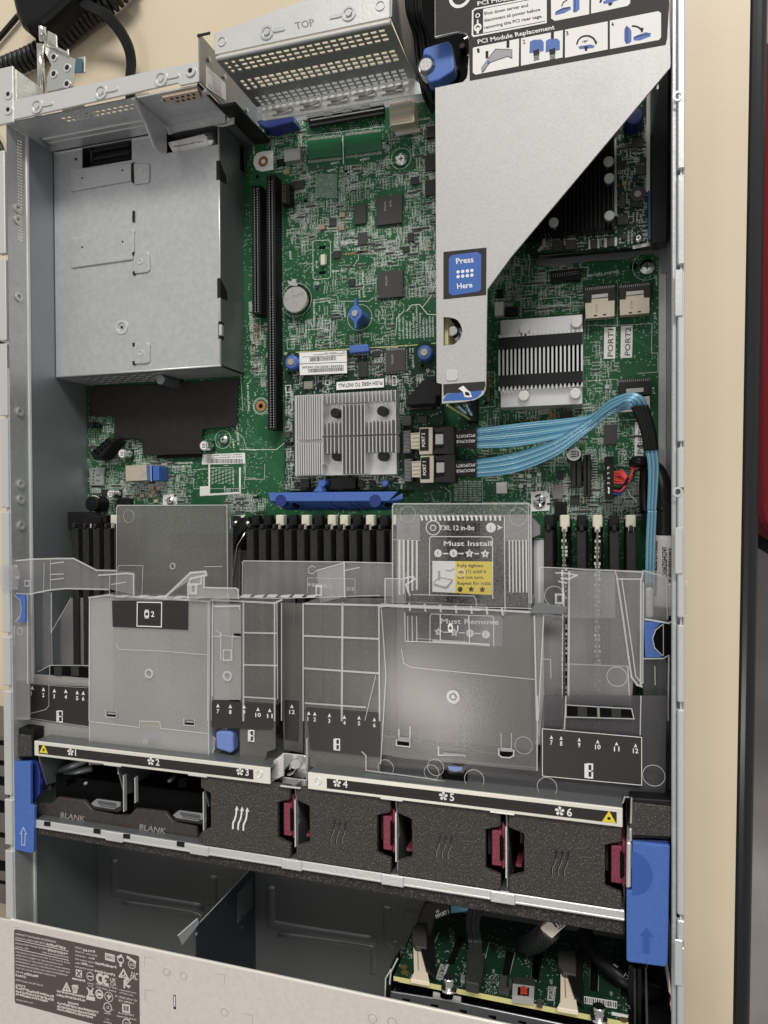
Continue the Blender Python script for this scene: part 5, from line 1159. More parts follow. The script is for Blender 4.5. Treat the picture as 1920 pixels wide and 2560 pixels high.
lp(BLUEI, 'z3', [900, 90, 905, 75, 950, 50, 1000, 42, 1005, 60, 960, 85, 905, 98], .11); lp(BLUEI, 'z3', [1018, 80, 1018, -40, 1058, -40, 1060, 60, 1040, 78], .11); lp(BLUEI, 'z3', [1212, 10, 1260, -15, 1320, -20, 1320, -5, 1260, 20, 1215, 26], .11)
b.mat(INKB); b.line('z3', [945, 38, 955, 15, 978, 0], 2.5, LZ + .1); b.line('z3', [1196, 10, 1200, 0], 5, LZ + .1); b.pp('z3', [1245, 20, 1275, 15, 1265, 35, 1250, 36], LZ + .17, .03); b.line('z3', [905, 80, 950, 58, 1000, 48], 1.5, LZ + .14); b.line('z3', [1030, 75, 1030, -30], 1.5, LZ + .14)
b.build('instruction_label', RC)
b = MB(LABD); b.pp('z6', [167, 76, 172, 72, 427, 46, 430, 50, 428, 335, 167, 362], LZ, .06)
b.mat(BLUEI); b.pp('z6', [200, 112, 218, 92, 372, 72, 398, 90, 396, 300, 382, 314, 222, 338, 200, 322], LZ + .06, .05)
b.mat(WHITE); b.text('z6', 'Press', 246, 146, 352, 134, 34, LZ + .1); b.text('z6', 'Here', 252, 298, 345, 288, 33, LZ + .1)
for i in range(4):
    for j in range(2): b.cyl(*P(*zp('z6', 257 + i * 28, 195 + j * 29 - i * 3)[0], LZ), .95, LZ + .07, LZ + .12, 16)
b.build('press_here_label', RC)
b = MB(LABD); b.pp('z6', [166, 880, 422, 862, 424, 885, 412, 918, 320, 925, 240, 933, 190, 934, 168, 955], LZ, .06)
b.mat(BLUEI); b.pp('z6', [164, 978, 190, 938, 260, 932, 402, 916, 395, 940, 370, 962, 330, 975, 164, 982], LZ + .02, .05)
b.mat(WHITE); b.pp('z6', [258, 905, 288, 888, 318, 918, 330, 925, 342, 958, 310, 960, 296, 955, 285, 925], LZ + .09, .05)
b.mat(INKB); b.pp('z6', [298, 924, 322, 930, 330, 946, 315, 950, 300, 945], LZ + .13, .03); b.build('hand_symbol_label', RC)
# printed circuit card edge, screw and connector seen through and below the cover
t = thing('riser_board', 'board edge and screw seen through the half round opening of the steel cover', 'circuit board', *P(*zp('z6', 215, 555)[0], 60), 20)
b = MB(BOARDE); b.box(*P(*zp('z6', 178, 640)[0], 78), 22, P(*zp('z6', 196, 640)[0], 78)[0], P(*zp('z6', 178, 470)[0], 78)[1], 78); b.build('board_edge', t)
b = MB(PCBD); X, Y = P(*zp('z6', 240, 555)[0], 60); b.box(X - 8, Y - 22, 58, X + 14, Y + 22, 60); b.build('board', t)
b = MB(CHROME); X, Y = P(*zp('z6', 228, 565)[0], 72); b.cyl(X, Y, 5, 60, 66, 6); b.cyl(X, Y, 3, 66, 76, 20); b.build('screw', t, bevel=.4)
b = MB(PCBD); b.ext([(*P(*zp('z6', 185, 1000)[0], 60), 60), (*P(*zp('z6', 330, 985)[0], 60), 60), (*P(*zp('z6', 330, 1095)[0], 30), 30), (*P(*zp('z6', 290, 1090)[0], 30), 30)], (0, 1.2, 0))
b.mat(BOARDE); b.tube([(*P(*zp('z6', 190, 1005)[0], 60), 60), (*P(*zp('z6', 325, 1088)[0], 30), 30)], .9, 8)
b.mat(CHROME); b.tube([(*P(*zp('z6', 250, 1010)[0], 56), 56), (*P(*zp('z6', 300, 1050)[0], 44), 44)], 1.6, 8); b.tube([(*P(*zp('z6', 300, 1000)[0], 56), 56), (*P(*zp('z6', 335, 1060)[0], 40), 40)], 1.6, 8)
b.mat(BLK); b.box(*P(*zp('z6', 300, 1108)[0], 20), BZ, *P(*zp('z6', 365, 960)[0], 20), 20); b.build('edge_connector', t, bevel=.2)
# blue spring knob at the notch
t = thing('blue_spring_knob', 'blue latch with a steel peg sitting in the notch of the steel riser cover', 'latch knob', *P(*zp('z3', 120, 420)[0], 60), 20)
b = MB(BLUE); KZ = 76
kp = zp('z3', 45, 322, 60, 308, 170, 272, 205, 266, 228, 280, 245, 380, 248, 440, 238, 462, 150, 518, 90, 535, 72, 525, 68, 485, 105, 462, 118, 430, 112, 392, 92, 368, 62, 358, 42, 365)
b.prism([P(x, y, KZ) for x, y in kp], KZ - 9, KZ); b.build('handle', t, bevel=1.6, seg=3)
b = MB(mk('dull_steel_peg', (.42, .42, .41), .5, .6, bump=.4, bscale=900)); (a, c), = zp('z3', 62, 416); X, Y = P(a, c, KZ + 2); b.cyl(X, Y, 3.9, KZ - 8, KZ + 2, 28); b.build('peg', t, bevel=.4)
b = MB(BLK); (a, c), = zp('z3', 72, 420); X2, Y2 = P(a, c, KZ - 8); b.cyl(X2, Y2, 6.8, 36, KZ - 9.5, 28); b.mat(TIN)
for i in range(8): b.ring(X2 - .3, Y2 - .3, 4.6, 5.2, KZ - 9.4 + i * .01, KZ - 9.2 + i * .02, 20)
pts = []
for i in range(60): a = i * .7; pts.append((X + 4.6 * math.cos(a), Y + 4.6 * math.sin(a), KZ - 10 + i * .14))
b.mat(GALVB); b.tube(pts, .35, 6, caps=False); b.build('spring_column', t, bevel=0)
# dark wires behind the knob
for i, (x0, x1) in enumerate(((1340, 1410), (1358, 1440), (1395, 1460), (1415, 1490))):
    b = MB(RUB); pts = [(*P(*zp('z2', x0, -60)[0], 70), 70), (*P(*zp('z2', x0 + 10, 80)[0], 66), 66), (*P(*zp('z2', x1 - 15, 230)[0], 56), 56), (*P(*zp('z2', x1, 360)[0], 50), 50), (*P(*zp('z2', x1 + 40, 600)[0], 40), 40), (*P(*zp('z2', 1505, 720)[0], 24), 24)]
    o = b.tube(crom(pts), 1.5, 10).build('cable', smooth=True, label='dark round cable running down behind the blue latch into the server', cat='cable', group='dark cables behind the blue latch')
b = MB(VOID); b.pp('z2', [1235, -60, 1530, -60, 1530, 620, 1480, 620, 1400, 480, 1330, 200], 28, 2); b.build('cable_well', CH)
b = MB(VOID); X0, Y0 = P(*zp('z3', 120, 580)[0], 50); X1, Y1 = P(*zp('z3', 350, -40)[0], 50); b.box(X0 - 2, Y0 - 4, 46, X1 + 4, Y1, 48); b.mat(BLK)
for i in range(5): b.cyl(X0 + 14 + i * 4, Y0 + 8 + (i * 13) % 26, 2.2, 48, 54, 12, 1.6)
b.mat(CHROME); b.tube([(X0 + 20, Y0 + 22, 58), (X0 + 34, Y0 + 28, 56)], .5, 6); b.tube([(X0 + 22, Y0 + 12, 58), (X0 + 38, Y0 + 10, 56)], .4, 6); b.build('latch_well', RC)

# ================================================================== MEZZANINE CARD under the cover
MZ = 30.0
t = thing('mezzanine_tray', 'glossy black tray holding a second card below the slanted edge of the steel cover', 'tray', 0, 170, 12)
b = MB(VOID); b.pp('b8', [-60, 2020, -200, 1500, 300, -300, 1480, -300, 1460, 1870, 1420, 1900, 1060, 1950, 20, 2050], MZ - 10, 3); b.mat(BLK); b.build('tray', t, bevel=.5)
b = MB(mk('gloss_black_frame', (.005, .005, .0055), .35, spec=.3)); b.pp('b8', [1265, -200, 1480, -200, 1455, 1860, 1410, 1890, 1265, 1905], MZ + 4, 12); b.pp('b8', [-50, 2000, 1250, 1915, 1400, 1890, 1380, 1925, 30, 2045], MZ - 4, 6); b.build('tray_rail', t, bevel=1.2, seg=2)
t = thing('mezzanine_card', 'shaded green card with a black heatsink and white push pins in the black tray', 'circuit card', 0, 170, MZ - 6)
b = MB(PCBD); b.pp('b8', [-100, 2010, -200, 1500, 300, -200, 1245, -200, 1262, 1850, 1240, 1905, 1060, 1940], MZ, 1.4); b.build('card_board', t)
silk(zp('b8', 880, 600, 1240, 500, 1240, 1880, 1040, 1900, 20, 1990, 10, 1880, 860, 1800), MZ, 520, par=t, seed=41)
b = MB(mk('black_anodised_fins', (.006, .006, .007), .35, .3)); X0, Y1, X1, Y0 = b.rect('b8', -500, 300, 870, 1790, MZ + 10); b.box(X0, Y0, MZ + .5, X1, Y1, MZ + 4)
n = 30
for i in range(n):
    X = X0 + (X1 - X0) * (i + .5) / n; b.box(X - .35, Y0 + 2, MZ + 4, X + .35, Y1, MZ + 11)
b.build('heatsink', t)
for x, y in ((803, 985), (810, 1170), (812, 1585), (193, 1660)):
    b = MB(mk('grey_nylon', (.42, .42, .40), .5)); b.pc('b8', x, y, 52, MZ + 14, 2.2, 24); X, Y = P(*zp('b8', x, y)[0], MZ + 14); b.cyl(X, Y, 1.5, MZ, MZ + 11.7, 10); b.build('push_pin', t, bevel=.4)
b = MB(BLUED); b.pc('b8', 1085, 480, 105, MZ + 10, 10, 28, .85); b.build('knob', t, bevel=.4); b = MB(mk('blue_edge_strip', (.015, .05, .16), .5)); b.pp('b8', [1240, 1310, 1268, 1310, 1268, 1850, 1240, 1850], MZ + 5, 4); b.build('edge_strip', t)
b = MB(TIN); b.line('b8', [1242, 240, 1240, 1310], 8, MZ + 1, h=.3); b.line('b8', [870, 760, 880, 1580], 7, MZ + 1, h=.3); b.line('b8', [90, 1660, 92, 1920, 40, 1970], 8, MZ + 2, h=.3); b.line('b8', [1090, 1938, 1240, 1910, 1250, 1860], 8, MZ + .2, h=.3); b.build('metal_trim', t)
for c, m in (([1060, 730, 1190, 720, 1190, 820, 1060, 830], CHIPG), ([900, 980, 990, 980, 990, 1070, 900, 1070], CHIP), ([1110, 1030, 1215, 1025, 1210, 1130, 1110, 1135], CHIPG), ([1110, 1170, 1165, 1170, 1165, 1230, 1110, 1230], CHIP), ([1060, 1290, 1190, 1285, 1190, 1410, 1060, 1415], GREYI), ([1045, 1425, 1190, 1425, 1190, 1490, 1045, 1490], CHIP),
             ([920, 1350, 985, 1340, 985, 1500, 920, 1510], CHIPG), ([900, 1600, 1020, 1570, 1025, 1680, 900, 1690], CHIPG), ([180, 1860, 300, 1855, 300, 1970, 180, 1975], CHIP), ([330, 1860, 440, 1850, 440, 1950, 330, 1960], CHIPG), ([600, 1860, 680, 1850, 680, 1940, 600, 1950], CHIPG), ([785, 1840, 870, 1830, 870, 1920, 785, 1930], CHIPG), ([950, 1790, 1010, 1785, 1010, 1840, 950, 1850], CHIPG)):
    b = MB(m); b.pp('b8', c, MZ + 2, 2); b.build('chip', t, bevel=.2)
b = MB(TIN)
for c in ([1050, 735, 1070, 735, 1070, 785, 1050, 785], [1160, 730, 1180, 730, 1180, 780, 1160, 780], [905, 1595, 925, 1595, 925, 1650, 905, 1650], [1003, 1580, 1025, 1580, 1025, 1630, 1003, 1630], [580, 1860, 600, 1858, 600, 1955, 580, 1958], [680, 1850, 702, 1848, 702, 1945, 680, 1948], [755, 1845, 785, 1840, 785, 1935, 755, 1940], [870, 1830, 895, 1828, 895, 1920, 870, 1925]): b.pp('b8', c, MZ + 1.6, 1.5)
for i in range(4): b.pp('b8', [905 + i * 23, 1072, 915 + i * 23, 1072, 915 + i * 23, 1130, 905 + i * 23, 1130], MZ + .6, .4)
b.mat(mk('amber_capacitor', (.35, .22, .10), .5)); b.pp('b8', [955, 1205, 1005, 1200, 1005, 1245, 955, 1250], MZ + 2, 2); X, Y = P(*zp('b8', 1125, 1340)[0], MZ + 3); b.mat(CHIPG); b.ring(X, Y, 2, 4.5, MZ + 1, MZ + 2.6, 20)
b.build('solder_terminal', t)
screw('b8', 1135, 1830, 42, MZ + 4, par=t)
# ================================================================== CABLES
def wires(name, lab, k, cl, cr, zs, n, r, mat, grp, parts=None, sub=8):
    """flat cable: left and right edge points in photo coordinates, heights zs"""
    L = [Vector((*P(x, y, z), z)) for (x, y), z in zip(zp(k, *cl), zs)]; R = [Vector((*P(x, y, z), z)) for (x, y), z in zip(zp(k, *cr), zs)]
    b = MB(mat[0])
    for i in range(n):
        f = (i + .5) / n; pts = [l.lerp(q, f) for l, q in zip(L, R)]; pts = [tuple(p) for p in pts]
        b.mat(mat[i % len(mat)]); b.tube(crom(pts, sub), r, 8)
    return b
g = 'flat blue signal cables'
t = thing('ribbon_cable', 'upper flat light blue cable running from the PORT 2 plug towards the right wall', 'cable', *P(1300, 1090, 20), 15, g)
wires('', '', 'z6', [368, 1150, 700, 1110, 950, 1085, 1080, 1060, 1180, 980, 1260, 945, 1330, 935, 1390, 965, 1408, 1010], [368, 1272, 600, 1262, 850, 1215, 1020, 1160, 1150, 1060, 1230, 1010, 1280, 985, 1315, 990, 1330, 1018],
      [24, 26, 30, 34, 42, 47, 50, 50, 48], 11, .74, (CYAN, CYANL, CYAN, CYAND), g).build('wires', t, smooth=True)
b = MB(INKB); b.pp('z6', [238, 1160, 368, 1150, 368, 1272, 240, 1265], 25, 3.5); b.mat(WHITE); b.text('z6', '/PCI:PORT2', 362, 1182, 246, 1190, 18, 25.05); b.text('z6', 'AROC/MLB', 362, 1216, 246, 1222, 18, 25.05); b.build('black_sleeve', t, bevel=.5)
t = thing('ribbon_cable', 'lower flat light blue cable running from the PORT 1 plug towards the right wall', 'cable', *P(1300, 1150, 20), 15, g)
wires('', '', 'z6', [368, 1340, 600, 1300, 820, 1230, 1000, 1130, 1150, 1040, 1240, 1005, 1300, 1000, 1345, 1012], [368, 1446, 600, 1420, 850, 1320, 1020, 1195, 1160, 1085, 1240, 1045, 1290, 1030, 1330, 1032],
      [24, 25, 30, 34, 38, 40, 42, 42], 11, .68, (CYAND, CYAN, CYANL), g).build('wires', t, smooth=True)
b = MB(INKB); b.pp('z6', [238, 1345, 368, 1340, 368, 1448, 240, 1440], 25, 3.5); b.mat(WHITE); b.text('z6', '/PCI:PORT1', 362, 1362, 246, 1370, 18, 25.05); b.text('z6', 'AROC/MLB', 362, 1395, 246, 1402, 18, 25.05); b.build('black_sleeve', t, bevel=.5)
t = thing('bundled_cable', 'blue cable bundle dropping along the right wall out of a black sleeve', 'cable', *P(1625, 1300, 40), 15)
b = wires('', '', 'z6', [1318, 1015, 1350, 1080, 1385, 1180, 1402, 1285], [1408, 1010, 1430, 1080, 1455, 1180, 1468, 1280], [49, 48, 47, 46], 4, 1.9, (BLK,), g); b.build('black_sleeve', t, smooth=True)
b = wires('', '', 'z6', [1400, 1270, 1418, 1400, 1412, 1660], [1468, 1270, 1478, 1400, 1462, 1660], [46, 46, 46], 8, .62, (CYAN, CYANL, CYAND), g, sub=6)
b2 = wires('', '', 'a3', [1296, 300, 1285, 500, 1280, 790], [1350, 300, 1342, 500, 1330, 790], [46, 46, 46], 8, .6, (CYAN, CYANL, CYAND), g, sub=6)
b2.build('wires', t, smooth=True); b.build('wires', t, smooth=True)
b = MB(PAPER); b.pp('a3', [1282, 795, 1330, 795, 1332, 1000, 1284, 998], 46, 4); b.build('white_wrap', t, bevel=1.5, seg=2)
t = thing('thick_black_cable', 'thick black cable with a white printed wrap against the right wall', 'cable', *P(1660, 1300, 30), 12)
pts = [(*P(*q, z), z) for q, z in zip(zp('z6', 1350, 1370, 1400, 1365, 1470, 1420, 1500, 1520, 1505, 1640) + zp('a3', 1400, 250, 1402, 460), (24, 26, 30, 34, 36, 36, 36))]
MB(RUB).tube(crom(pts, 8), [6.5] * 60, 16) if 0 else None
c_ = crom(pts, 8); b = MB(RUB); b.tube(c_, [4.2 + 1.5 * min(1, i / 24) for i in range(len(c_))], 18); b.build('cable_body', t, smooth=True)
b = MB(PAPER); c2 = [(*P(*q, 36), 36) for q in zp('a3', 1403, 462, 1398, 768, 1392, 925)]; b.tube(crom(c2, 6), 6.1, 24)
b.build('white_wrap', t, smooth=True)
b = MB(INKB); b.text('a3', 'CA0AZGHG74T', 1418, 735, 1418, 535, 30, 42.3); b.text('a3', 'Amphenol Made in China', 1352, 860, 1358, 500, 16, 40.5)
x = 545
while x < 765: w = rn.choice((3, 5, 7)); b.pp('a3', [1430, x, 1450, x, 1450, x + w, 1430, x + w], 42.2, .1); x += w + rn.choice((4, 6))
b.build('printed_text', t)
# coloured wires into the front panel socket
t = thing('wire_bundle', 'bundle of pink orange and black wires leaving the black Front socket', 'wires', *P(*zp('z6', 1290, 1440)[0], 20), 12)
for i, m in enumerate((PINK, ORANGE, PINK, ORANGE, ORANGE, PINK, mk('green_wire', (.03, .15, .04), .4), RUB, PINK, BLUEI)):
    y0 = 1400 + i * 16; b = MB(m)
    pts = [(*P(*q, z), z) for q, z in zip(zp('z6', 1206, y0 if i else 1438, 1255, y0 + 8 - i, 1300, 1455 - i * 3 + (i % 3) * 10, 1320 + i * 3, 1400, 1318 + i * 6, 1350), (18, 22 + i % 3, 25 + i % 4, 28, 26))]
    b.tube(crom(pts, 6), .75, 8).build('wire', t, smooth=True)
b = MB(RUB); pts = [(*P(*q, z), z) for q, z in zip(zp('z6', 1330, 1360, 1360, 1350, 1400, 1380, 1395, 1500, 1400, 1659), (26, 32, 28, 22, 18))]; b.tube(crom(pts, 6), 3.4, 14); b.build('black_sleeve', t, smooth=True)
b = MB(CHROME); pts = [(*P(*q, 20), 20) for q in zp('z6', 1290, 1520, 1310, 1560, 1345, 1595)]; b.tube(crom(pts, 5), .35, 6).build('clip_wire', t)

# ================================================================== MEMORY BANKS
DZ = 42.0
yt, yb = P(700, 1323, DZ)[1], -152
def bank(xs, k, lab_at, group, white, w=5.2, mods=()):
    n = 0
    for i, x in enumerate(xs):
        X = P(*zp(k, x, 500)[0], DZ)[0]
        # socket with its end latch is part of the board
        s = MB(BLK); s.box(X - w * .62, yb, BZ, X + w * .62, yt + 6, BZ + 11); s.box(X - w * .62, yt + 1, BZ + 11, X + w * .62, yt + 7, BZ + 20); s.build('memory_socket', MBD, bevel=.3)
        s = MB(IVORY if i in white else BLK); s.box(X - w * .55, yt + 2, BZ + 20, X + w * .55, yt + 9.5, 34); s.box(X - w * .3, yt - 1, 34, X + w * .3, yt + 3, 38); s.build('latch', MBD, bevel=.6)
        if i in mods: continue
        yield i, X
def dimm_blank(X, lab, group):
    t = thing('memory_blank', lab, 'memory blank', X, (yt + yb) / 2, BZ + 11, group)
    b = MB(BLK2); b.box(X - 2.7, yb, BZ + 11, X + 2.7, yt, DZ); b.box(X - 1.1, yt, 30, X + 1.1, yt + 3.4, DZ + 1.5); b.build('filler_body', t, bevel=.5)
    return t
ords = ['first', 'second', 'third', 'fourth', 'fifth', 'sixth', 'seventh', 'eighth', 'ninth', 'tenth', 'eleventh', 'twelfth']
proto = None
def place(i, X, lab, grp):
    global proto, protoX
    if proto is None: proto = dimm_blank(X, lab, grp); protoX = X; return proto
    return dup(proto, X - protoX, 0, 0, lab, grp)
gr = 'black memory slot blanks'
for i, X in bank([484, 552, 620, 690, 757], 'a1', '', gr, (1, 3)): place(i, X, 'black memory blank, %s from the left wall beside the frosted flap' % ords[i], gr)
for i, X in bank([167, 246, 327, 412, 495, 580, 668, 749, 834, 920, 1012, 1098], 'a2', '', gr, (2, 4, 6, 7, 9, 11)): place(i, X, 'black memory blank, %s from the left in the middle bank' % ords[i], gr)
xr = [650, 752, 865, 968, 1078, 1188]
for i, X in bank(xr, 'a3', '', gr, (1, 3, 5), 5.2, (1, 3)): place(i, X, 'black memory blank, %s slot from the left in the right bank' % ords[i], gr)
for i in (1, 3):
    X = P(*zp('a3', xr[i], 500)[0], DZ)[0]
    t = thing('memory_module', 'thin green memory module standing in the %s slot of the right bank' % ords[i], 'memory module', X, (yt + yb) / 2, BZ + 8, 'memory modules in the right bank')
    b = MB(mk('module_board', (.10, .13, .085), .4, bump=.5, bscale=500)); b.box(X - .6, yb, BZ + 8, X + .6, yt + 1, DZ); b.build('module_board', t)
    b = MB(mk('module_label', (.62, .62, .52), .5)); b.box(X - .75, yt - 40, DZ - 12, X - .62, yt - 4, DZ - 1)
    rr = random.Random(i)
    y = yb + 4
    while y < yt - 1:
        b.box(X - rr.uniform(.7, 1.9), y, DZ - 4, X + rr.uniform(.7, 1.9), y + rr.uniform(.6, 1.6), DZ - .6 - rr.random()); y += rr.uniform(1.8, 4.2)
    b.build('module_components', t)
    b = MB(CHIP)
    for s in (-1, 1):
        for q in range(9): y = yb + 6 + q * 14; b.box(X + s * .62, y, 18, X + s * 2.0, y + 9, 36)
    b.build('memory_chips', t)
b = MB(VOID); b.box(-362, -152, BZ + .1, -352, yt + 4, 40); b.build('bank_end', MBD)
b = MB(BLK); b.pp('a1', [435, 310, 540, 310, 650, 345, 650, 430, 440, 430], 36, 10); b.build('bank_frame', MBD, bevel=.5)
# processor carrier levers and frames between the banks
t = thing('processor_lever', 'black plastic clamp lever between the frosted flap and the middle memory bank', 'lever', *P(*zp('a2', 80, 500)[0], 30), BZ)
b = MB(BLK); b.pp('a2', [55, 420, 95, 350, 150, 340, 165, 375, 150, 410, 90, 470, 60, 560, 30, 680, 20, 620], 34, 8); b.build('arm', t, bevel=1, seg=2)
b = MB(CHROME); b.tube([(*P(*q, 35), 35) for q in zp('a2', 140, 440, 85, 530, 60, 700, 45, 790)], .5, 8); X, Y = P(*zp('a2', 152, 385)[0], 35); b.cyl(X, Y, 1.8, 33, 36); X, Y = P(*zp('a2', 70, 385)[0], 20); b.cyl(X, Y, 2.2, 10, 20)
b.build('wire_bail', t, smooth=True)
b = MB(VOID); b.box(-314, -150, BZ + .2, -232, -22, 12); b.box(-136, -150, BZ + .2, -54, -22, 12); b.build('processor_socket', MBD)
b = MB(mk('socket_dust_cover', (.05, .05, .05), .5)); b.box(-306, -140, 12, -240, -34, 20); b.build('socket_cover', MBD, bevel=1)
# labelled processor heatsink
t = thing('processor_heatsink', 'processor heatsink carrying the Must Install label under the clear plastic shroud', 'heatsink', -92, -70, BZ + 4)
QZ = 46.0
b = MB(ALU2); q0 = P(*zp('a2', 1115, 330)[0], QZ); q1 = P(*zp('a3', 540, 440)[0], QZ); b.box(q0[0], -150, 14, q1[0], q0[1], QZ)
q3 = P(*zp('a3', 600, 450)[0], QZ - 6); b.pp('a3', [535, 340, 600, 405, 600, 460, 535, 485], QZ - 4, 8); b.build('block', t, bevel=.4)
b = MB(ALU); b.box(q1[0] + .2, -150, 14, q1[0] + 7, P(*zp('a3', 580, 490)[0], QZ - 12)[1], QZ - 10); b.build('side_fins', t, bevel=.4)
b = MB(LABD); Z = QZ + .1
b.pp('a2', [1270, 345, 1660, 345, 1660, 1160, 1170, 1150, 1170, 965, 1170, 490, 1270, 490], Z, .08); b.pp('a3', [-10, 345, 370, 345, 372, 500, 520, 500, 520, 960, 360, 990, 358, 1185, -10, 1155], Z, .08)
b.mat(PAPER)
for i in range(5): b.line('a2', [1137 + i * 28, 500, 1137 + i * 28, 840 - i * 8], 5, Z)
for i in range(6): b.line('a3', [397 + i * 22, 498, 400 + i * 22, 828], 3.2 + .1 * i, Z)
for i in range(14): b.line('a2', [1278 + i * 29.5, 338, 1284 + i * 29.5, 360], 5, Z)
for i in range(12): b.line('a3', [2 + i * 30.3, 340, 4 + i * 30.3, 360], 5, Z)
for i in range(3): b.line('a2', [1190 + i * 29, 990, 1192 + i * 29, 1148], 3, Z)
b.line('a3', [365, 345, 370, 975], 2.2, Z)
b.text('a2', 'T30, 12 in-lbs', 1395, 428, 1622, 428, 30, Z + .02); X, Y = P(*zp('a2', 1355, 413)[0], Z); b.ring(X, Y, 1.5, 2.1, Z, Z + .06, 6); b.ring(X, Y, 4.2, 4.8, Z, Z + .06, 24)
b.text('a2', 'Must Install', 1424, 530, 1735, 530, 31, Z + .02); b.text('a2', 'Must Remove', 1405, 1033, 1780, 1040, 32, Z + .02)
b.line('a2', [1332, 850, 1332, 480, 1342, 470, 1730, 472, 1740, 482, 1742, 870], 2.2, Z); b.line('a2', [1335, 1160, 1335, 985, 1345, 972, 1735, 985, 1748, 1000, 1748, 1190], 2.2, Z)
def badge(k, x, y, s, star=False, ink=INKB, face=PAPER, r=26):
    X, Y = P(*zp(k, x, y)[0], Z); R = r * .3858 * (CAMZ - Z) / FPX; b.mat(face)
    if star: b.prism([(X + (R * 1.15 if i % 2 == 0 else R * .62) * math.sin(math.pi * i / 5), Y + (R * 1.15 if i % 2 == 0 else R * .62) * math.cos(math.pi * i / 5)) for i in range(10)], Z, Z + .05)
    else: b.cyl(X, Y, R, Z, Z + .05, 24)
    b.mat(ink); b.text(k, s, x - (4 if s == '1' else 7), y + 10, x + 7, y + 10, 20, Z + .06, s == '1')
def sarrow(x0, x1, y): b.mat(PAPER); b.line('a2', [x0, y, x1, y], 3, Z); b.pp('a2', [x1 - 6, y - 6, x1 + 4, y, x1 - 6, y + 6], Z + .08, .04)
badge('a2', 1387, 578, '1'); badge('a2', 1487, 578, '2'); badge('a2', 1590, 580, '3', True); badge('a2', 1692, 582, '4', True); sarrow(1422, 1450, 580); sarrow(1522, 1550, 580); sarrow(1626, 1650, 581)
badge('a2', 1390, 1088, '4', True); badge('a2', 1492, 1092, '3', True); badge('a2', 1594, 1096, '2'); badge('a2', 1696, 1104, '1'); sarrow(1424, 1454, 1090); sarrow(1524, 1556, 1094); sarrow(1628, 1658, 1098)
badge('a3', 278, 412, '1', r=32); b.mat(PAPER); b.pp('a3', [318, 394, 355, 412, 318, 430, 326, 412], Z + .05, .05)
b.mat(PAPER); b.pp('a2', [1350, 628, 1500, 630, 1500, 835, 1350, 828], Z + .05, .05); b.mat(YEL); b.pp('a2', [1500, 630, 1738, 632, 1736, 848, 1500, 836], Z + .05, .05)
b.mat(INKB)
for s, x, y, x2 in (('Fully tighten', 1512, 668, 1680), ('nut (1) until it', 1512, 706, 1700), ('will not turn.', 1512, 744, 1684), ('Repeat for nuts:', 1512, 782, 1730)): b.text('a2', s, x, y, x2, y, 21, Z + .12)
badge('a2', 1530, 812, '2', ink=INKB, face=GREYI, r=17); badge('a2', 1602, 812, '3', True, face=GREYI, r=19); badge('a2', 1674, 814, '4', True, face=GREYI, r=19)
b.mat(GREYI); b.line('a2', [1358, 768, 1395, 735, 1480, 752, 1440, 800, 1362, 778], 3, Z + .08, True); b.line('a2', [1362, 785, 1440, 808, 1480, 765], 3, Z + .08); b.line('a2', [1394, 700, 1394, 745], 6, Z + .08); b.line('a2', [1440, 690, 1470, 692, 1490, 680], 3, Z + .08)
b.mat(PAPER); b.pp('a2', [1350, 1140, 1722, 1165, 1722, 1185, 1350, 1160], Z + .05, .05)
b.build('torque_label', t)
b = MB(CHROME); X, Y = P(*zp('a3', 548, 880)[0], 40)
for z in range(6): b.ring(X - 2, Y, 2.2, 3.2, 34 + z * 1.6, 34.8 + z * 1.6, 18)
b.build('spring_nut', t)
b = MB(BLK); b.box(-136, -154, 14, -54, -150.5, 40); b.build('fin_end', t)

# ================================================================== CLEAR AIR SHROUD
SH = thing('air_shroud', 'large transparent moulded plastic air shroud covering the memory and processors', 'air shroud', -175, -100, 30)
TZ = 74.0
def sheet(name, k, c, z, m=FROST, th=1.4, bevel=.3, par=SH): b = MB(m); b.pp(k, c, z, th); return b.build(name, par, bevel=bevel)
def wallp(b, k, c, z1, z0, th=1.2):
    """upright wall under a photo polyline on the top plane"""
    pts = [P(x, y, z1) for x, y in zp(k, *c)]
    for (ax_, ay_), (bx_, by_) in zip(pts[:-1], pts[1:]):
        d = Vector((bx_ - ax_, by_ - ay_)); n_ = Vector((-d.y, d.x)).normalized() * th / 2
        b.prism([(ax_ + n_.x, ay_ + n_.y), (bx_ + n_.x, by_ + n_.y), (bx_ - n_.x, by_ - n_.y), (ax_ - n_.x, ay_ - n_.y)], z0, z1)
# processor 2 flap and its raised panel
sheet('rear_flap', 'a1', [755, 285, 765, 268, 1470, 265, 1478, 280, 1478, 860, 755, 860], 46, FLAPM)
b = MB(CLEARP); wallp(b, 'a1', [760, 270, 758, 850], 46, 20); wallp(b, 'a1', [1455, 268, 1450, 850], 46, 24); wallp(b, 'a1', [1475, 268, 1474, 850], 46, 40); b.build('flap_wall', SH)
b = MB(CEDGE); b.line('a1', [757, 850, 757, 285, 766, 268, 1472, 266, 1476, 850], 4, 46.2, h=.3); b.line('a1', [765, 690, 770, 658, 928, 658, 922, 850], 3, 46.2, h=.3); b.line('a1', [1325, 665, 1440, 665], 3, 46.2, h=.3)
X, Y = P(*zp('a1', 1120, 662)[0], 46); b.ring(X, Y, 1.6, 2.3, 46, 46.5, 20); X, Y = P(*zp('a1', 835, 338)[0], 46); b.ring(X, Y, 4.4, 4.6, 46, 46.3, 28); X, Y = P(*zp('a1', 1120, 662)[0], 46); b.build('flap_ridge', SH)
sheet('raised_panel', 'a1', [582, 862, 1200, 858, 1360, 880, 1350, 1659, 1340, 1960, 580, 1950], TZ, FROST2)
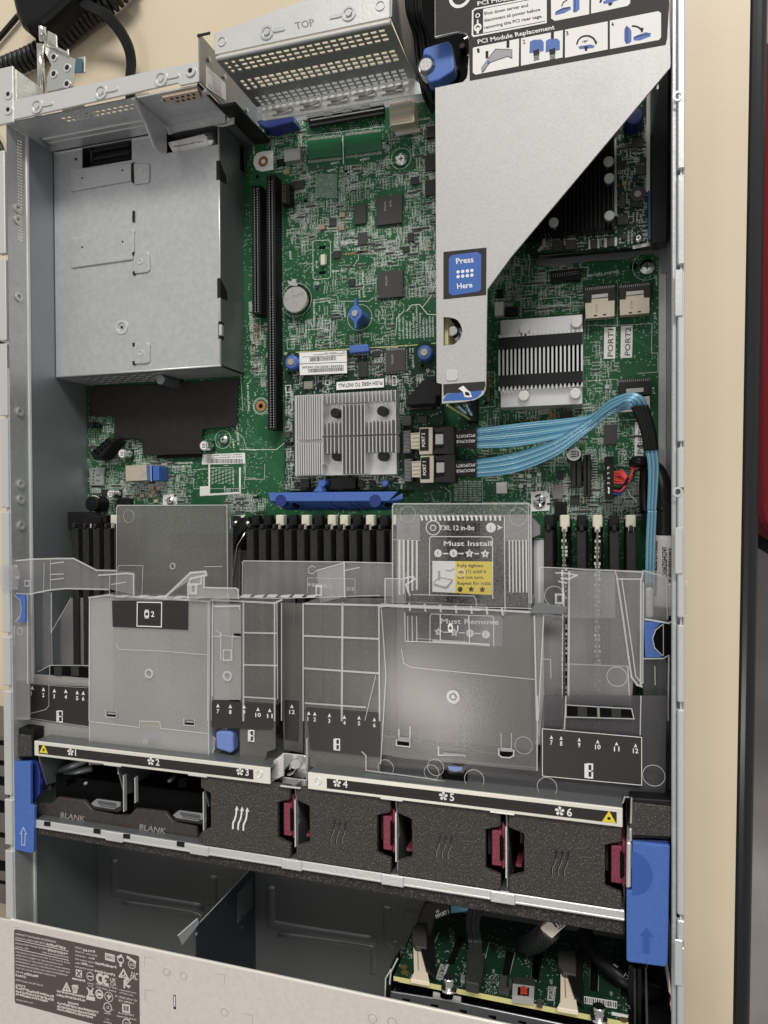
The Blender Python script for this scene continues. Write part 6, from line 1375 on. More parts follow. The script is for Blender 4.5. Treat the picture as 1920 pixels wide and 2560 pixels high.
# (front part in the lower picture) processor 2 skirt
sheet('front_skirt', 'a4', [590, 270, 905, 305, 910, 262, 1040, 270, 1045, 315, 1350, 345, 1395, 380, 1390, 440, 1370, 498, 1060, 470, 1040, 455, 1035, 400, 985, 395, 925, 370, 912, 385, 905, 435, 880, 448, 560, 400, 225, 368, 212, 340, 210, 320, 100, 290, 90, 240, 185, 245], 70, FROST2)
# left wing
sheet('left_wing', 'a1', [95, 1050, 100, 1659, 190, 1659, 190, 1050], 82, FROST); sheet('left_wing', 'a4', [90, 0, 185, 0, 185, 240, 90, 245], 82, FROST)
sheet('left_duct', 'a1', [190, 1380, 205, 1362, 575, 1388, 580, 1445, 190, 1425], 66, FROST2)
sheet('left_duct', 'a1', [330, 1090, 460, 870, 578, 865, 578, 1305, 340, 1300], 40, FROST)
b = MB(CLEARP); b.pp('a1', [185, 830, 335, 830, 335, 1300, 215, 1358, 185, 1400], 58, 1.2); b.pp('a1', [40, 630, 200, 615, 480, 612, 625, 688, 860, 700, 872, 720, 868, 850, 700, 810, 430, 805, 200, 845, 45, 835], 80, 1.4); b.pp('a1', [68, 845, 188, 845, 188, 1050, 68, 1050], 82, 1.2); b.pp('a1', [5, 655, 110, 655, 125, 735, 110, 815, 5, 815, -5, 735], 89, 1.5); b.build('clear_arm', SH, bevel=.3)
b = MB(CEDGE)
for c, w, z in (([50, 632, 200, 617, 375, 612, 480, 612, 628, 688, 755, 690], 7, 80.5), ([45, 835, 200, 842, 330, 815, 430, 806, 705, 812], 7, 80.5), ([330, 625, 330, 810], 3, 80.5), ([335, 715, 415, 712], 5, 80.5), ([335, 750, 415, 740], 5, 80.5), ([335, 645, 415, 635], 5, 80.5), ([645, 720, 830, 708, 868, 715, 870, 850], 7, 80.5),
                ([715, 720, 712, 850], 3, 80.5), ([725, 780, 815, 765], 4, 80.5), ([205, 630, 200, 840], 3, 80.5), ([290, 640, 285, 830], 3, 80.5), ([50, 665, 108, 660], 12, 80.5), ([40, 735, 122, 735], 12, 80.5), ([55, 808, 108, 805], 12, 80.5), ([165, 755, 192, 755, 192, 790, 165, 790, 165, 755], 5, 80.5),
                ([335, 1090, 462, 868], 4, 58), ([335, 1095, 345, 1300], 3, 50), ([185, 1405, 210, 1365, 330, 1303, 575, 1305], 5, 62), ([180, 850, 183, 1420], 6, 82), ([325, 1305, 325, 1365], 3, 80.5), ([195, 1425, 575, 1450], 3, 66), ([335, 835, 335, 1090], 4, 80.5), ([68, 1050, 100, 1050, 95, 1270], 4, 82.3)): b.line('a1', c, w, z, h=.8)
X, Y = P(*zp('a1', 130, 1085)[0], 82); b.ring(X, Y, 2.2, 2.5, 82, 82.3, 20)
b.build('moulded_rib', SH)
b = MB(CEDGE); wallp(b, 'a1', [582, 865, 580, 1950], TZ, 50, 1.0); wallp(b, 'a1', [1358, 880, 1350, 1950], TZ, 50, 1.0); wallp(b, 'a1', [1375, 880, 1372, 1659], TZ - 2, 50, .8); b.build('upright_wall', SH)
b = MB(CEDGE)
for c, w in (([580, 865, 700, 850, 860, 862, 1200, 880, 1355, 890], 8), ([780, 855, 1250, 865, 1355, 862], 5), ([755, 1165, 775, 1200, 1060, 1212, 1340, 1235], 3.5), ([583, 870, 580, 1659], 6), ([1352, 890, 1348, 1659], 5)): b.line('a1', c, w, TZ, h=.6)
for i in range(5): b.pp('a1', [790 + i * 120, 848 + i * 2, 850 + i * 120, 850 + i * 2, 800 + i * 120, 868 + i * 3, 745 + i * 120, 864 + i * 3], TZ + .8, .8)
for x, y in ((968, 1357), (1475, 1373)): X, Y = P(*zp('a1', x, y)[0], TZ); b.ring(X, Y, 2.0, 3.3, TZ, TZ + .6, 24)
for c, w in (([590, 268, 905, 305, 910, 265, 1038, 270, 1045, 312, 1345, 345], 4), ([180, 20, 185, 240], 4), ([190, 245, 570, 300], 2), ([225, 368, 560, 402, 880, 446, 908, 430, 912, 390], 4), ([1040, 400, 1042, 450, 1060, 470, 1370, 498, 1392, 440], 5), ([320, 30, 320, 165, 300, 190, 205, 215], 3)): b.line('a4', c, w, 74.2 if c[0] == 590 else 70.5, h=.5)
b.build('moulded_rib', SH)
b = MB(SMOKE); b.pp('a1', [725, 885, 1220, 885, 1218, 1075, 730, 1055], TZ + .3, .25); b.mat(WHITE); b.line('a1', [890, 895, 1048, 897, 1046, 1055, 888, 1050], 3, TZ + .3, True)
b.text('a1', '2', 978, 990, 1000, 990, 36, TZ + .34)
def cpu(k, x, y, z, s=1):
    b.line(k, [x - 12 * s, y - 14 * s, x + 12 * s, y - 14 * s, x + 12 * s, y + 14 * s, x - 12 * s, y + 14 * s], 3.4 * s, z, True)
    for i in (-9, -3, 3, 9): b.line(k, [x + i * s, y - 26 * s, x + i * s, y - 18 * s], 2.4, z); b.line(k, [x + i * s, y + 18 * s, x + i * s, y + 26 * s], 2.4, z)
cpu('a1', 951, 972, TZ + .3); b.build('film_label', SH)
b = MB(FROST2)                                             # snap windows
for k, x, y in (('a4', 722, 215), ('a4', 1228, 268)):
    b.mat(VOID); b.pp(k, [x - 30, y - 8, x + 28, y - 4, x + 28, y + 22, x - 30, y + 18], TZ + .25, .2); b.mat(GREYI); b.pp(k, [x - 26, y - 4, x + 24, y, x + 24, y + 10, x - 26, y + 6], TZ + .8, .4); b.mat(CEDGE); b.line(k, [x - 34, y - 20, x - 34, y + 24, x + 34, y + 28, x + 34, y - 14], 4, TZ + .2, h=.5)
b.mat(GOLD); b.pp('a4', [918, 268, 1028, 278, 1028, 300, 918, 290], 72, .8); b.mat(CEDGE); b.line('a4', [918, 262, 1030, 270, 1030, 302, 918, 294], 5, 72, True, .5)
b.mat(mk('pale_blue_tab', (.30, .36, .62), .4)); b.pp('a4', [945, 350, 1020, 356, 1020, 382, 945, 375], 71, 1); b.mat(PAPER); X, Y = P(*zp('a4', 935, 390)[0], 68); b.cyl(X, Y, 3.2, 60, 68, 20)
b.build('snap_window', SH)
# right of the flap: columns 7-12
sheet('rear_shelf', 'a2', [118, 640, 130, 625, 780, 632, 1095, 640, 1095, 860, 780, 860, 120, 850], 46, CLEARP)
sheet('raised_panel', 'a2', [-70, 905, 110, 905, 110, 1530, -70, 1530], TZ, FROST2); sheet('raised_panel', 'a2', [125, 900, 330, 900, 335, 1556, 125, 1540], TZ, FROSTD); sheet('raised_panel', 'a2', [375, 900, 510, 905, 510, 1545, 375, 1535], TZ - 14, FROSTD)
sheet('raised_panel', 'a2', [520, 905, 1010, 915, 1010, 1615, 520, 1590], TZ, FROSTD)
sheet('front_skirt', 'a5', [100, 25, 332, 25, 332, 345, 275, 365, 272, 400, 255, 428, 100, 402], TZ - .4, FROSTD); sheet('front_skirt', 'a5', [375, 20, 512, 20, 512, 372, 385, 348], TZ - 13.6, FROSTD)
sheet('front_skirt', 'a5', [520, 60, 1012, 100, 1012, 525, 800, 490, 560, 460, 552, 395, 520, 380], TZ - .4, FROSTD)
b = MB(CEDGE)
for c, w in (([128, 905, 128, 1659], 9), ([330, 900, 330, 1659], 7), ([130, 1092, 340, 1096], 7), ([130, 1300, 340, 1305], 7), ([130, 1508, 335, 1520], 7), ([515, 905, 515, 1659], 7), ([770, 905, 765, 1659], 9), ([1005, 918, 1010, 1659], 7), ([520, 1112, 1000, 1132], 8), ([520, 1322, 1000, 1355], 8),
             ([530, 1548, 915, 1575], 7), ([530, 905, 1010, 915, 1170, 925, 1659, 945], 8), ([-80, 880, 120, 890, 330, 900, 375, 880], 8), ([-70, 860, 340, 870, 780, 858, 1010, 850], 3), ([-70, 900, -72, 1500], 5), ([-50, 1078, -5, 1110, 55, 1120, 100, 1120], 3), ([55, 1120, 55, 1280], 3), ([-20, 1110, -20, 1280], 3), ([-72, 920, 105, 918], 5), ([345, 900, 350, 1520], 4), ([375, 900, 375, 1659], 5), ([985, 1370, 915, 1659], 3)): b.line('a2', c, w, TZ + .1, h=.7)
b.build('moulded_rib', SH)
b = MB(CLEARP); wallp(b, 'a2', [130, 900, 130, 1560], TZ, 48); wallp(b, 'a2', [335, 900, 335, 1560], TZ, 46); wallp(b, 'a2', [515, 905, 515, 1590], TZ, 46); wallp(b, 'a2', [1012, 915, 1012, 1620], TZ, 46); b.pp('a2', [600, 690, 780, 640, 784, 860, 620, 900], 66, 1); b.pp('a2', [1045, 740, 1170, 742, 1170, 900, 1045, 905], 66, 1.2); b.build('upright_wall', SH)
b = MB(CEDGE)
for c, w in (([120, 640, 130, 627, 780, 634, 1095, 642], 4), ([122, 640, 120, 840], 3), ([780, 636, 784, 860], 6), ([600, 690, 780, 640], 4), ([780, 690, 880, 670], 4), ([1045, 740, 1170, 745], 4), ([1170, 740, 1225, 728, 1240, 745, 1180, 780, 1205, 850], 7), ([1225, 845, 1620, 855, 1634, 880, 1636, 920], 3), ([1045, 750, 1045, 900], 6)): b.line('a2', c, w, 66 if c[0] > 500 and c[0] != 120 else 46.3, h=.7)
b.line('a2', [600, 790, 632, 790, 632, 850, 600, 850], 7, 68, True, .8); b.line('a2', [590, 670, 570, 660, 550, 675, 548, 705, 575, 712, 595, 695], 3, 46.4); b.line('a2', [540, 738, 850, 745, 850, 845], 2, 46.4); b.line('a2', [542, 738, 540, 840], 2, 46.4)
b.text('a2', 'C-GG800-0', 700, 785, 545, 770, 24, 46.4); b.text('a2', 'SB CPC', 845, 800, 790, 796, 24, 46.4)
for i in range(6): b.pp('a2', [120 + i * 85, 845 + (i % 2) * 5, 180 + i * 85, 846, 160 + i * 85, 866, 100 + i * 85, 864], TZ + .6, .7)
b.build('moulded_rib', SH)
# lever detail of the strip over columns 7 and 8
b = MB(CEDGE); b.line('a1', [1378, 1115, 1425, 1118, 1435, 1090], 4, TZ + .2, h=.5); b.line('a1', [1510, 1115, 1560, 1120], 4, TZ + .2, h=.5); b.line('a1', [1435, 1100, 1435, 1250, 1450, 1275, 1505, 1272, 1508, 1110], 3, TZ + .2, h=.5); b.line('a1', [1450, 1205, 1500, 1205, 1500, 1270, 1450, 1268], 6, TZ + .2, True, .7); b.line('a1', [1398, 925, 1555, 922, 1555, 940], 5, TZ + .2, h=.5); b.mat(VOID); b.pp('a1', [1515, 1098, 1560, 1100, 1558, 1115, 1515, 1113], TZ + .4, .3); b.build('moulded_rib', SH)
# peaked hook and tabs on the rear ridge
b = MB(FROST2); b.pp('b7', [800, 1180, 1045, 945, 1185, 935, 1195, 960, 1175, 985, 1170, 1085, 1480, 1095, 1495, 1195, 1030, 1190, 1022, 1060, 1060, 1000], 78, 1.2); b.mat(CEDGE); b.line('b7', [805, 1178, 1045, 950, 1185, 938, 1195, 970, 1050, 1005, 1022, 1060, 1022, 1185], 10, 78.3, h=.8); b.line('b7', [1175, 985, 1172, 1088, 1470, 1095, 1495, 1110, 1498, 1190], 7, 78.3, h=.8); b.line('b7', [1045, 1060, 1100, 1060, 1098, 1140, 1045, 1140], 12, 78.3, True, .8); b.line('b7', [1150, 1000, 1145, 1050, 1110, 1060], 8, 78.3, h=.8); b.build('ridge_hook', SH)
# rear vertical faces of the raised ducts
b = MB(CLEARP); wallp(b, 'a1', [582, 864, 1355, 884], TZ, 46, 1); wallp(b, 'a2', [-70, 890, 330, 895], TZ, 46, 1); wallp(b, 'a2', [520, 905, 1010, 915], TZ, 46, 1); wallp(b, 'a2', [1010, 925, 1659, 950], TZ, 50, 1); b.build('duct_face', SH)
# processor 1 flap and large panel
sheet('rear_flap', 'a3', [-358, 275, -350, 258, 525, 255, 538, 270, 540, 930, -358, 900], 62, clear('thin_clear_flap', .085, (.96, .96, .96), .3, .1))
b = MB(FROSTC); plate(b, zp('a3', -440, 930, -390, 922, 540, 950, 620, 968, 585, 1659, 572, 1990, -300, 1905, -440, 1880), [zp('a3', -280, 965, 340, 978, 358, 995, 355, 1185, -282, 1150)], TZ - 1.2, TZ); b.build('raised_panel', SH)
sheet('window', 'a3', [-280, 965, 340, 978, 358, 995, 355, 1185, -282, 1150], TZ - .2, CLEARP, .6, 0)
b = MB(CEDGE)
for c, w in (([-358, 900, -358, 275, -350, 258, 525, 257, 538, 272, 540, 900], 5), ([-355, 490, -180, 495], 2), ([520, 260, 525, 900], 3), ([-270, 700, -275, 900], 2)): b.line('a3', c, w, 62.2, h=.4)
X, Y = P(*zp('a3', -260, 325)[0], 62); b.ring(X, Y, 4.8, 5.0, 62, 62.3, 28); X, Y = P(*zp('a3', 455, 340)[0], 62); b.ring(X, Y, 5, 5.2, 62, 62.3, 28); X, Y = P(*zp('a3', 85, 705)[0], 62); b.ring(X, Y, 1.8, 2.6, 62, 62.4, 24)
for c, w in (([-440, 925, -390, 915, 100, 935, 550, 960], 8), ([-430, 905, -360, 910, 120, 925, 370, 930, 540, 935], 4), ([560, 985, 575, 1659], 6), ([620, 985, 585, 1659], 4), ([-430, 940, -400, 1370, -435, 1940], 4), ([-300, 1200, -285, 1290, -240, 1315, 300, 1370, 560, 1395], 3), ([600, 1262, 665, 1265, 668, 1390], 2), ([120, 1150, -200, 1130], 2)): b.line('a3', c, w, TZ + .1, h=.6)
for i in range(7): b.line('a3', [-250 + i * 100, 905 + i * 5, -245 + i * 100, 945 + i * 5], 8, TZ + .4, h=1.2)
X, Y = P(*zp('a3', 35, 1507)[0], TZ); b.ring(X, Y, 2.2, 4.0, TZ, TZ + .6, 28); X, Y = P(*zp('a3', 35, 1507)[0], TZ); b.cyl(X, Y, 1.3, TZ, TZ + .8, 14)
for k, x, y, r in (('a6', 170, 540, 5.8), ('a6', 642, 590, 5.6), ('a6', 1333, 515, 5.8), ('a6', -80, 462, 5), ('a6', 490, 320, 5), ('a3', 1095, 1378, 5.4), ('a3', 690, 855, 5.6), ('a5', 1048, 465, 5), ('a5', 1345, 495, 4.6)): X, Y = P(*zp(k, x, y)[0], TZ); b.ring(X, Y, r * .955, r, TZ, TZ + .2, 32)
b.build('moulded_rib', SH)
b = MB(mk('film_edge_print', (.62, .62, .60), .5)); b.line('a2', [1172, 965, 1175, 1148, 1659, 1165], 2, TZ + .2); b.line('a3', [-50, 975, -50, 1140], 2.5, TZ + .3); b.line('a3', [135, 985, 140, 1155], 2.5, TZ + .3); b.mat(WHITE); cpu('a2', 1467, 1063, TZ + .3); b.text('a2', '1', 1512, 1080, 1528, 1080, 34, TZ + .34, True); b.build('film_label', SH)
# front part of the processor 1 panel
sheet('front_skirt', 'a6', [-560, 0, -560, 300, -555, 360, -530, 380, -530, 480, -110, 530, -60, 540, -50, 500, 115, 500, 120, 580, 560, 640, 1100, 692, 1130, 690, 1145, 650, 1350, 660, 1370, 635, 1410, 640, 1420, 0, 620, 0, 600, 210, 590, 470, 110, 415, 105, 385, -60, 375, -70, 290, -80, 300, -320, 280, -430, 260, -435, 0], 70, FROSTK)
b = MB(CEDGE)
for c, w in (([-555, 360, -530, 385, -530, 480, -110, 535, 120, 582, 560, 645, 1100, 694, 1132, 690, 1145, 652, 1360, 660], 5), ([130, 425, 560, 462], 4), ([105, 240, 108, 400, 130, 425], 3), ([145, 240, 145, 330, 175, 355, 470, 390, 520, 380, 540, 330], 3), ([-180, 230, -180, 290, -440, 250], 3), ([-60, 230, -65, 330, 110, 345], 3), ([-60, 330, -60, 380, 110, 385], 6), ([580, 0, 578, 480], 5), ([765, 0, 755, 210], 5), ([1250, 0, 1245, 250], 4), ([620, 245, 755, 210], 2)): b.line('a6', c, w, TZ + .1 if w > 4 else 71, h=.5)
b.build('moulded_rib', SH)
b = MB(VOID)
b.pp('a6', [335, 350, 425, 355, 425, 385, 400, 398, 350, 392, 335, 380], TZ + .3, .2); b.pp('a5', [1120, 275, 1208, 285, 1205, 325, 1122, 318], TZ + .3, .2); b.pp('a5', [1410, 480, 1440, 478, 1460, 510, 1550, 515, 1560, 485, 1575, 490, 1578, 570, 1412, 550], 71.5, .2)
b.mat(GREYI); b.pp('a6', [340, 340, 420, 345, 420, 362, 340, 358], TZ + .9, .5); b.pp('a5', [1128, 265, 1205, 272, 1202, 300, 1130, 292], TZ + .9, .5); b.pp('a5', [1420, 365, 1555, 378, 1555, 390, 1420, 378], TZ + .9, .5)
b.mat(CEDGE); b.line('a6', [330, 340, 330, 380, 350, 395, 400, 398, 425, 385, 428, 350], 6, TZ + .2, h=.6); b.line('a5', [1135, 215, 1135, 275, 1120, 285, 1118, 318, 1205, 328, 1208, 200], 5, TZ + .2, h=.6); b.line('a6', [345, 240, 345, 335, 412, 340, 412, 240], 2.5, TZ + .2, h=.4)
b.mat(mk('pale_blue_film', (.20, .27, .55), .4)); b.pp('a5', [1450, 455, 1545, 462, 1540, 482, 1500, 490, 1460, 480], TZ + 1, .6)
b.build('snap_window', SH)
# right ducts
sheet('right_duct', 'a3', [592, 680, 600, 668, 780, 672, 1085, 685, 1085, 1000, 800, 1000, 750, 1000, 592, 980], 50, CLEARP)
b = MB(CLEARP); b.pp('a3', [780, 690, 1090, 700, 1200, 1420, 1190, 1560, 780, 1565], 66, 1.0); b.pp('a3', [1090, 690, 1410, 690, 1430, 760, 1430, 1020, 1270, 1020, 1262, 1460, 1200, 1400, 1100, 740], 58, 1.2); b.pp('a3', [600, 970, 745, 985, 735, 1659, 590, 1659], 62, 1.0); b.pp('a3', [1430, 780, 1545, 780, 1545, 975, 1430, 985], 78, 1.2)
b.build('right_duct', SH, bevel=.3)
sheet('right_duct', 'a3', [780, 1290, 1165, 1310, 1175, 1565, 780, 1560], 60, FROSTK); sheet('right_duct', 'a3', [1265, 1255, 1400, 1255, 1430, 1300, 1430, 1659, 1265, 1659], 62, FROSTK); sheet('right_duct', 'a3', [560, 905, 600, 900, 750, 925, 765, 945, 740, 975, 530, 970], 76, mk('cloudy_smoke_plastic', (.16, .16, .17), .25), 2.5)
b = MB(CEDGE)
for c, w, z in (([592, 960, 594, 680, 602, 668, 780, 675, 900, 685, 1085, 690], 4, 50.3), ([1085, 700, 1100, 745, 1255, 745, 1262, 700, 1085, 690], 5, 66), ([1095, 740, 1135, 1000, 1170, 1250, 1190, 1380, 1225, 1430, 1255, 1440], 7, 66), ([1125, 740, 1200, 1250, 1215, 1370, 1255, 1420], 4, 66), ([1250, 750, 1248, 1425], 6, 66), ([1265, 770, 1262, 1420], 4, 66), ([785, 700, 780, 1560], 8, 66), ([745, 800, 740, 1659], 4, 66),
                ([700, 705, 745, 705, 835, 720, 780, 745, 735, 740], 6, 70), ([720, 760, 765, 770], 6, 70), ([700, 845, 745, 845, 745, 900, 700, 900, 700, 845], 8, 70), ([740, 690, 745, 800, 750, 925], 7, 68), ([790, 1295, 1165, 1310], 4, 62), ([765, 1560, 1180, 1590, 1200, 1659], 4, 66), ([1165, 1310, 1180, 1590], 4, 66), ([1280, 1005, 1430, 1030, 1500, 990, 1545, 985], 6, 76), ([1430, 780, 1545, 780], 5, 78), ([1435, 740, 1550, 760], 5, 78), ([1265, 690, 1415, 735, 1420, 1000], 4, 60), ([1270, 1260, 1390, 1260, 1430, 1240], 5, 64), ([1430, 1250, 1425, 1659], 5, 64), ([1340, 1310, 1342, 1430], 3, 63)): b.line('a3', c, w, z, h=.7)
b.build('moulded_rib', SH)
b = MB(SMOKE); b.pp('a6', [612, 212, 1255, 268, 1255, 578, 612, 518], TZ - 1.6, .3); b.pp('a4', [183, 25, 572, 60, 570, 298, 190, 255], 70.8, .3); b.pp('a4', [1385, 130, 1545, 140, 1545, 180, 1390, 170], TZ + .4, .2); b.pp('a5', [-80, 30, 315, 55, 315, 215, -80, 205], TZ + .6, .25); b.pp('a5', [395, 25, 482, 30, 480, 290, 395, 280], TZ - 13, .25); b.pp('a5', [530, 72, 1010, 110, 1010, 395, 560, 345], TZ + .5, .25)
b.mat(WHITE)
def num(k, x, y, s, z, h=26): b.pp(k, [x, y - 62, x + 11, y - 36, x, y - 40, x - 11, y - 36], z + .08, .05); b.text(k, s, x - (8 if len(s) < 2 else 17), y, x + (8 if len(s) < 2 else 19), y, h, z + .06, s in ('1', '2', '3'))
for x, y, s in ((209, 100, '1'), (281, 110, '2'), (352, 118, '3'), (426, 122, '4'), (500, 130, '5'), (539, 134, '6')): num('a4', x, y + 0, s, 71)
for x, y, s in ((1412, 215, '7'), (1492, 220, '8')): num('a4', x, y, s, TZ + .6)
for x, y, s in ((130, 118, '9'), (220, 135, '10'), (296, 142, '11')): num('a5', x, y, s, TZ + .8)
num('a5', 440, 116, '12', TZ - 12)
for x, y, s in ((549, 160, '1'), (588, 164, '2'), (683, 174, '3'), (780, 186, '4'), (875, 190, '5'), (974, 202, '6')): num('a5', x, y, s, TZ + .7)
for x, y, s in ((670, 316, '7'), (733, 322, '8'), (850, 332, '9'), (970, 345, '10'), (1092, 358, '11'), (1215, 370, '12')): num('a6', x, y, s, TZ - 1.4, 30)
def dimmicon(k, x, y, z, s=1):
    b.line(k, [x, y, x + 24 * s, y + 2, x + 24 * s, y + 72 * s, x, y + 70 * s], 3.2 * s, z, True); b.line(k, [x, y + 35 * s, x + 24 * s, y + 37 * s], 3 * s, z)
    for i in range(7): b.line(k, [x - 11 * s, y + (4 + i * 10.5) * s, x - 2, y + (4 + i * 10.5) * s], 4 * s, z)
dimmicon('a4', 380, 200, 71); dimmicon('a5', 170, 222, TZ + .8); dimmicon('a5', 725, 278, TZ + .7); dimmicon('a6', 905, 440, TZ - 1.4, 1.25)
b.line('a6', [612, 212, 1255, 268, 1255, 578, 612, 518], 1.6, TZ - 1.4, True)
b.build('film_label', SH)
b = MB(CEDGE); b.line('a3', [765, 1560, 1190, 1585, 1205, 1650, 765, 1638], 4, 71.3, True, .4); b.build('moulded_rib', SH)
b = MB(VOID); b.pp('a3', [770, 1565, 1185, 1590, 1200, 1645, 770, 1632], 71.4, .3); b.pp('a1', [330, 1308, 575, 1322, 575, 1385, 330, 1362], 66.4, .3)
b.mat(CHIP)
for x in (840, 1060): b.pp('a3', [x, 1572, x + 60, 1574, x + 62, 1640, x, 1638], 71.6, .2)
for x in (350, 460): b.pp('a1', [x, 1312, x + 50, 1315, x + 50, 1374, x, 1370], 66.6, .2)
b.mat(mk('module_edge_green', (.22, .25, .17), .5)); b.pp('a3', [966, 1570, 982, 1570, 984, 1640, 968, 1640], 71.8, .2); b.build('vent_window', SH)
b = MB(GOLD); b.pp('a6', [668, 420, 735, 425, 735, 485, 668, 480], 60, 2); b.pp('a6', [765, 432, 830, 436, 830, 490, 765, 485], 60, 2); b.build('foam_pad', SH)
# added dark strip under the front part paints shade so the wells read deep
b = MB(mk('painted_well_shade', (.05, .048, .045), .6)); b.box(-390, -158, 3, 34, -152.5, 9); b.build('well_shade_strip', MBD)
for k, c, z, lab in (('a1', [100, 850, 165, 850, 165, 1022, 120, 1025, 132, 990, 140, 935, 125, 880], 84, 'blue sticker with a scooped edge on the left end of the clear shroud'), ('a3', [1270, 1022, 1385, 1025, 1342, 1070, 1322, 1130, 1335, 1190, 1385, 1240, 1380, 1255, 1278, 1252], 64, 'blue sticker with a scooped edge on the right end of the clear shroud')):
    b = MB(BLUE); b.pp(k, c, z, .8); o = b.build('touch_sticker', SH, label=lab)
b = MB(VOID); X, Y = P(*zp('a3', 1400, 1145)[0], 64); b.cyl(X, Y, 9.2, 30, 63, 32); b.build('finger_recess', SH)
b = MB(CEDGE); b.line('a3', [1388, 1040, 1345, 1075, 1325, 1130, 1338, 1190, 1388, 1240], 4, 64.4, h=.4); b.line('a3', [1395, 1035, 1395, 1240], 3, 66, h=.4); b.line('a1', [95, 850, 130, 880, 142, 935, 132, 990, 100, 1022], 3, 84, h=.4); b.build('moulded_rib', SH)
b = MB(mk('periwinkle_plastic', (.16, .24, .56), .4)); b.pp('a4', [1396, 340, 1425, 332, 1490, 335, 1508, 355, 1510, 465, 1490, 475, 1400, 445], 74, 8); o = b.build('blue_release_tab', SH, bevel=1.2, seg=2)
b = MB(GALVB); b.pp('a4', [1440, 320, 1470, 312, 1475, 330, 1440, 330], 70, 6); b.build('tab_hinge', SH)
# ================================================================== FAN CAGE
FC = thing('fan_cage', 'steel fan cage frame with a numbered dark label rail and two blue handles', 'fan cage', -180, -195, 10)
E_ = [-376.5 + 64.7 * k for k in range(7)]
YU0, YU1, YL0, YL1, FZ = -163.4, -173.8, -219.6, -225.0, 82.0
def rail(xa, xb, skew=0):
    b = MB(CREAMM); b.box(xa, YU1, FZ + 1, xb, YU0, FZ + 2); b.mat(BAYM); b.box(xa, YU1, 20, xb, YU1 + 1, FZ + .9); b.box(xa, YU0 - 1, 20, xb, YU0, FZ + .9); b.build('upper_rail', FC, bevel=.5, seg=2)
xr1 = P(*zp('a5', 300, 500)[0], 84)[0]; xr2 = P(*zp('a5', 542, 540)[0], 84)[0]
rail(-375.5, xr1); rail(xr2, 11.0)
b = MB(LABD); Z = FZ + 2.1
yt1, yb1 = YU0 - 2.4, YU1 + 2.0
xl0 = P(*zp('a4', 252, 440)[0], 84)[0]; xl1 = P(*zp('a5', 190, 495)[0], 84)[0]; xq0 = P(*zp('a5', 667, 560)[0], 84)[0]; xq1 = P(*zp('a6', 1093, 785)[0], 84)[0]
b.box(xl0, yb1, Z, xl1, yt1, Z + .15); b.box(xq0, yb1, Z, xq1, yt1, Z + .15)
def fanicon(k, x, y, r, s):
    (a, c), = zp(k, x, y); X, Y = P(a, c, Z); b.mat(WHITE)
    for q in range(5):
        t_ = math.radians(q * 72 + 20); pts = []
        for (rr_, da) in ((.12, -30), (.55, -34), (1.0, -20), (1.05, 12), (.75, 22), (.35, 12)): pts.append((X + r * rr_ * math.cos(t_ + math.radians(da)), Y + r * rr_ * math.sin(t_ + math.radians(da))))
        b.prism(pts, Z + .15, Z + .22)
    b.text3(s, (X + r * 1.5, Y - r * .85, Z + .2), (1, 0, 0), (0, r * 1.7, 0), True)
for k, x, y, s in (('a4', 458, 466, '1'), ('a4', 978, 527, '2'), ('a4', 1556, 592, '3'), ('a5', 733, 563, '4'), ('a5', 1422, 648, '5'), ('a6', 724, 745, '6')): fanicon(k, x, y, 2.5, s)
for k, x, y in (('a4', 284, 446), ('a6', 1043, 784)):
    X, Y = P(*zp(k, x, y)[0], Z); b.mat(YEL); b.prism([(X - 3.6, Y - 2.8), (X + 3.6, Y - 2.8), (X, Y + 3.4)], Z + .15, Z + .22); b.mat(INKB); b.cyl(X, Y - .7, 1.0, Z + .22, Z + .25, 5)
b.build('rail_label', FC)
b = MB(GALVB)
for k, x, y in (('a5', 232, 505), ('a5', 612, 553)): X, Y = P(*zp(k, x, y)[0], 84); b.ring(X, Y, 1.8, 2.2, 84, 84.4, 20)
b.pp('a5', [385, 370, 520, 385, 540, 400, 540, 540, 385, 520], 66, 1.2); b.pp('a5', [300, 500, 320, 420, 385, 370, 388, 520, 305, 560], 76, 1); b.pp('a5', [300, 570, 385, 525, 540, 545, 540, 595], 72, 1)
b.box(P(*zp('a5', 538, 450)[0], 74)[0], -172, 58, P(*zp('a5', 548, 450)[0], 74)[0], -146, 76)
b.build('centre_bracket', FC, bevel=.5)
b = MB(CHROME); Pa = P(*zp('a5', 425, 495)[0], 66); Pb = P(*zp('a5', 465, 440)[0], 78); b.tube([(*Pa, 67), (*Pb, 78)], 3.3, 20); b.build('locating_pin', FC, smooth=False, bevel=.3)
b = MB(GALVB); b.box(-378, YL1, FZ - 1, 12.0, YL0, FZ); b.tube([(-378, YL1 + .6, FZ - .6), (12, YL1 + .6, FZ - .6)], 1.0, 8); b.mat(DARKST); b.box(-378, YL0 - 1, 8, 12, YL0, FZ - 1.1); b.build('lower_rail', FC, bevel=.4)
b = MB(FOAM); b.prism([(-378, -225.8), (12, -225.8), (12.2, -234.5), (-378, -231.2)], 66, FZ - 2.4); b.build('foam_strip', FC, bevel=.8)
b = MB(GALVB)
for x in E_[1:6]: b.box(x - 7, YL1 - .8, FZ - .4, x + 7, YL0 + .3, FZ + 1.0); b.box(x - 7, YU1 - .8, FZ + .2, x + 7, YU1 + .2, FZ + 2.3)
b.build('rail_clip', FC, bevel=.6)
b = MB(DARKST)
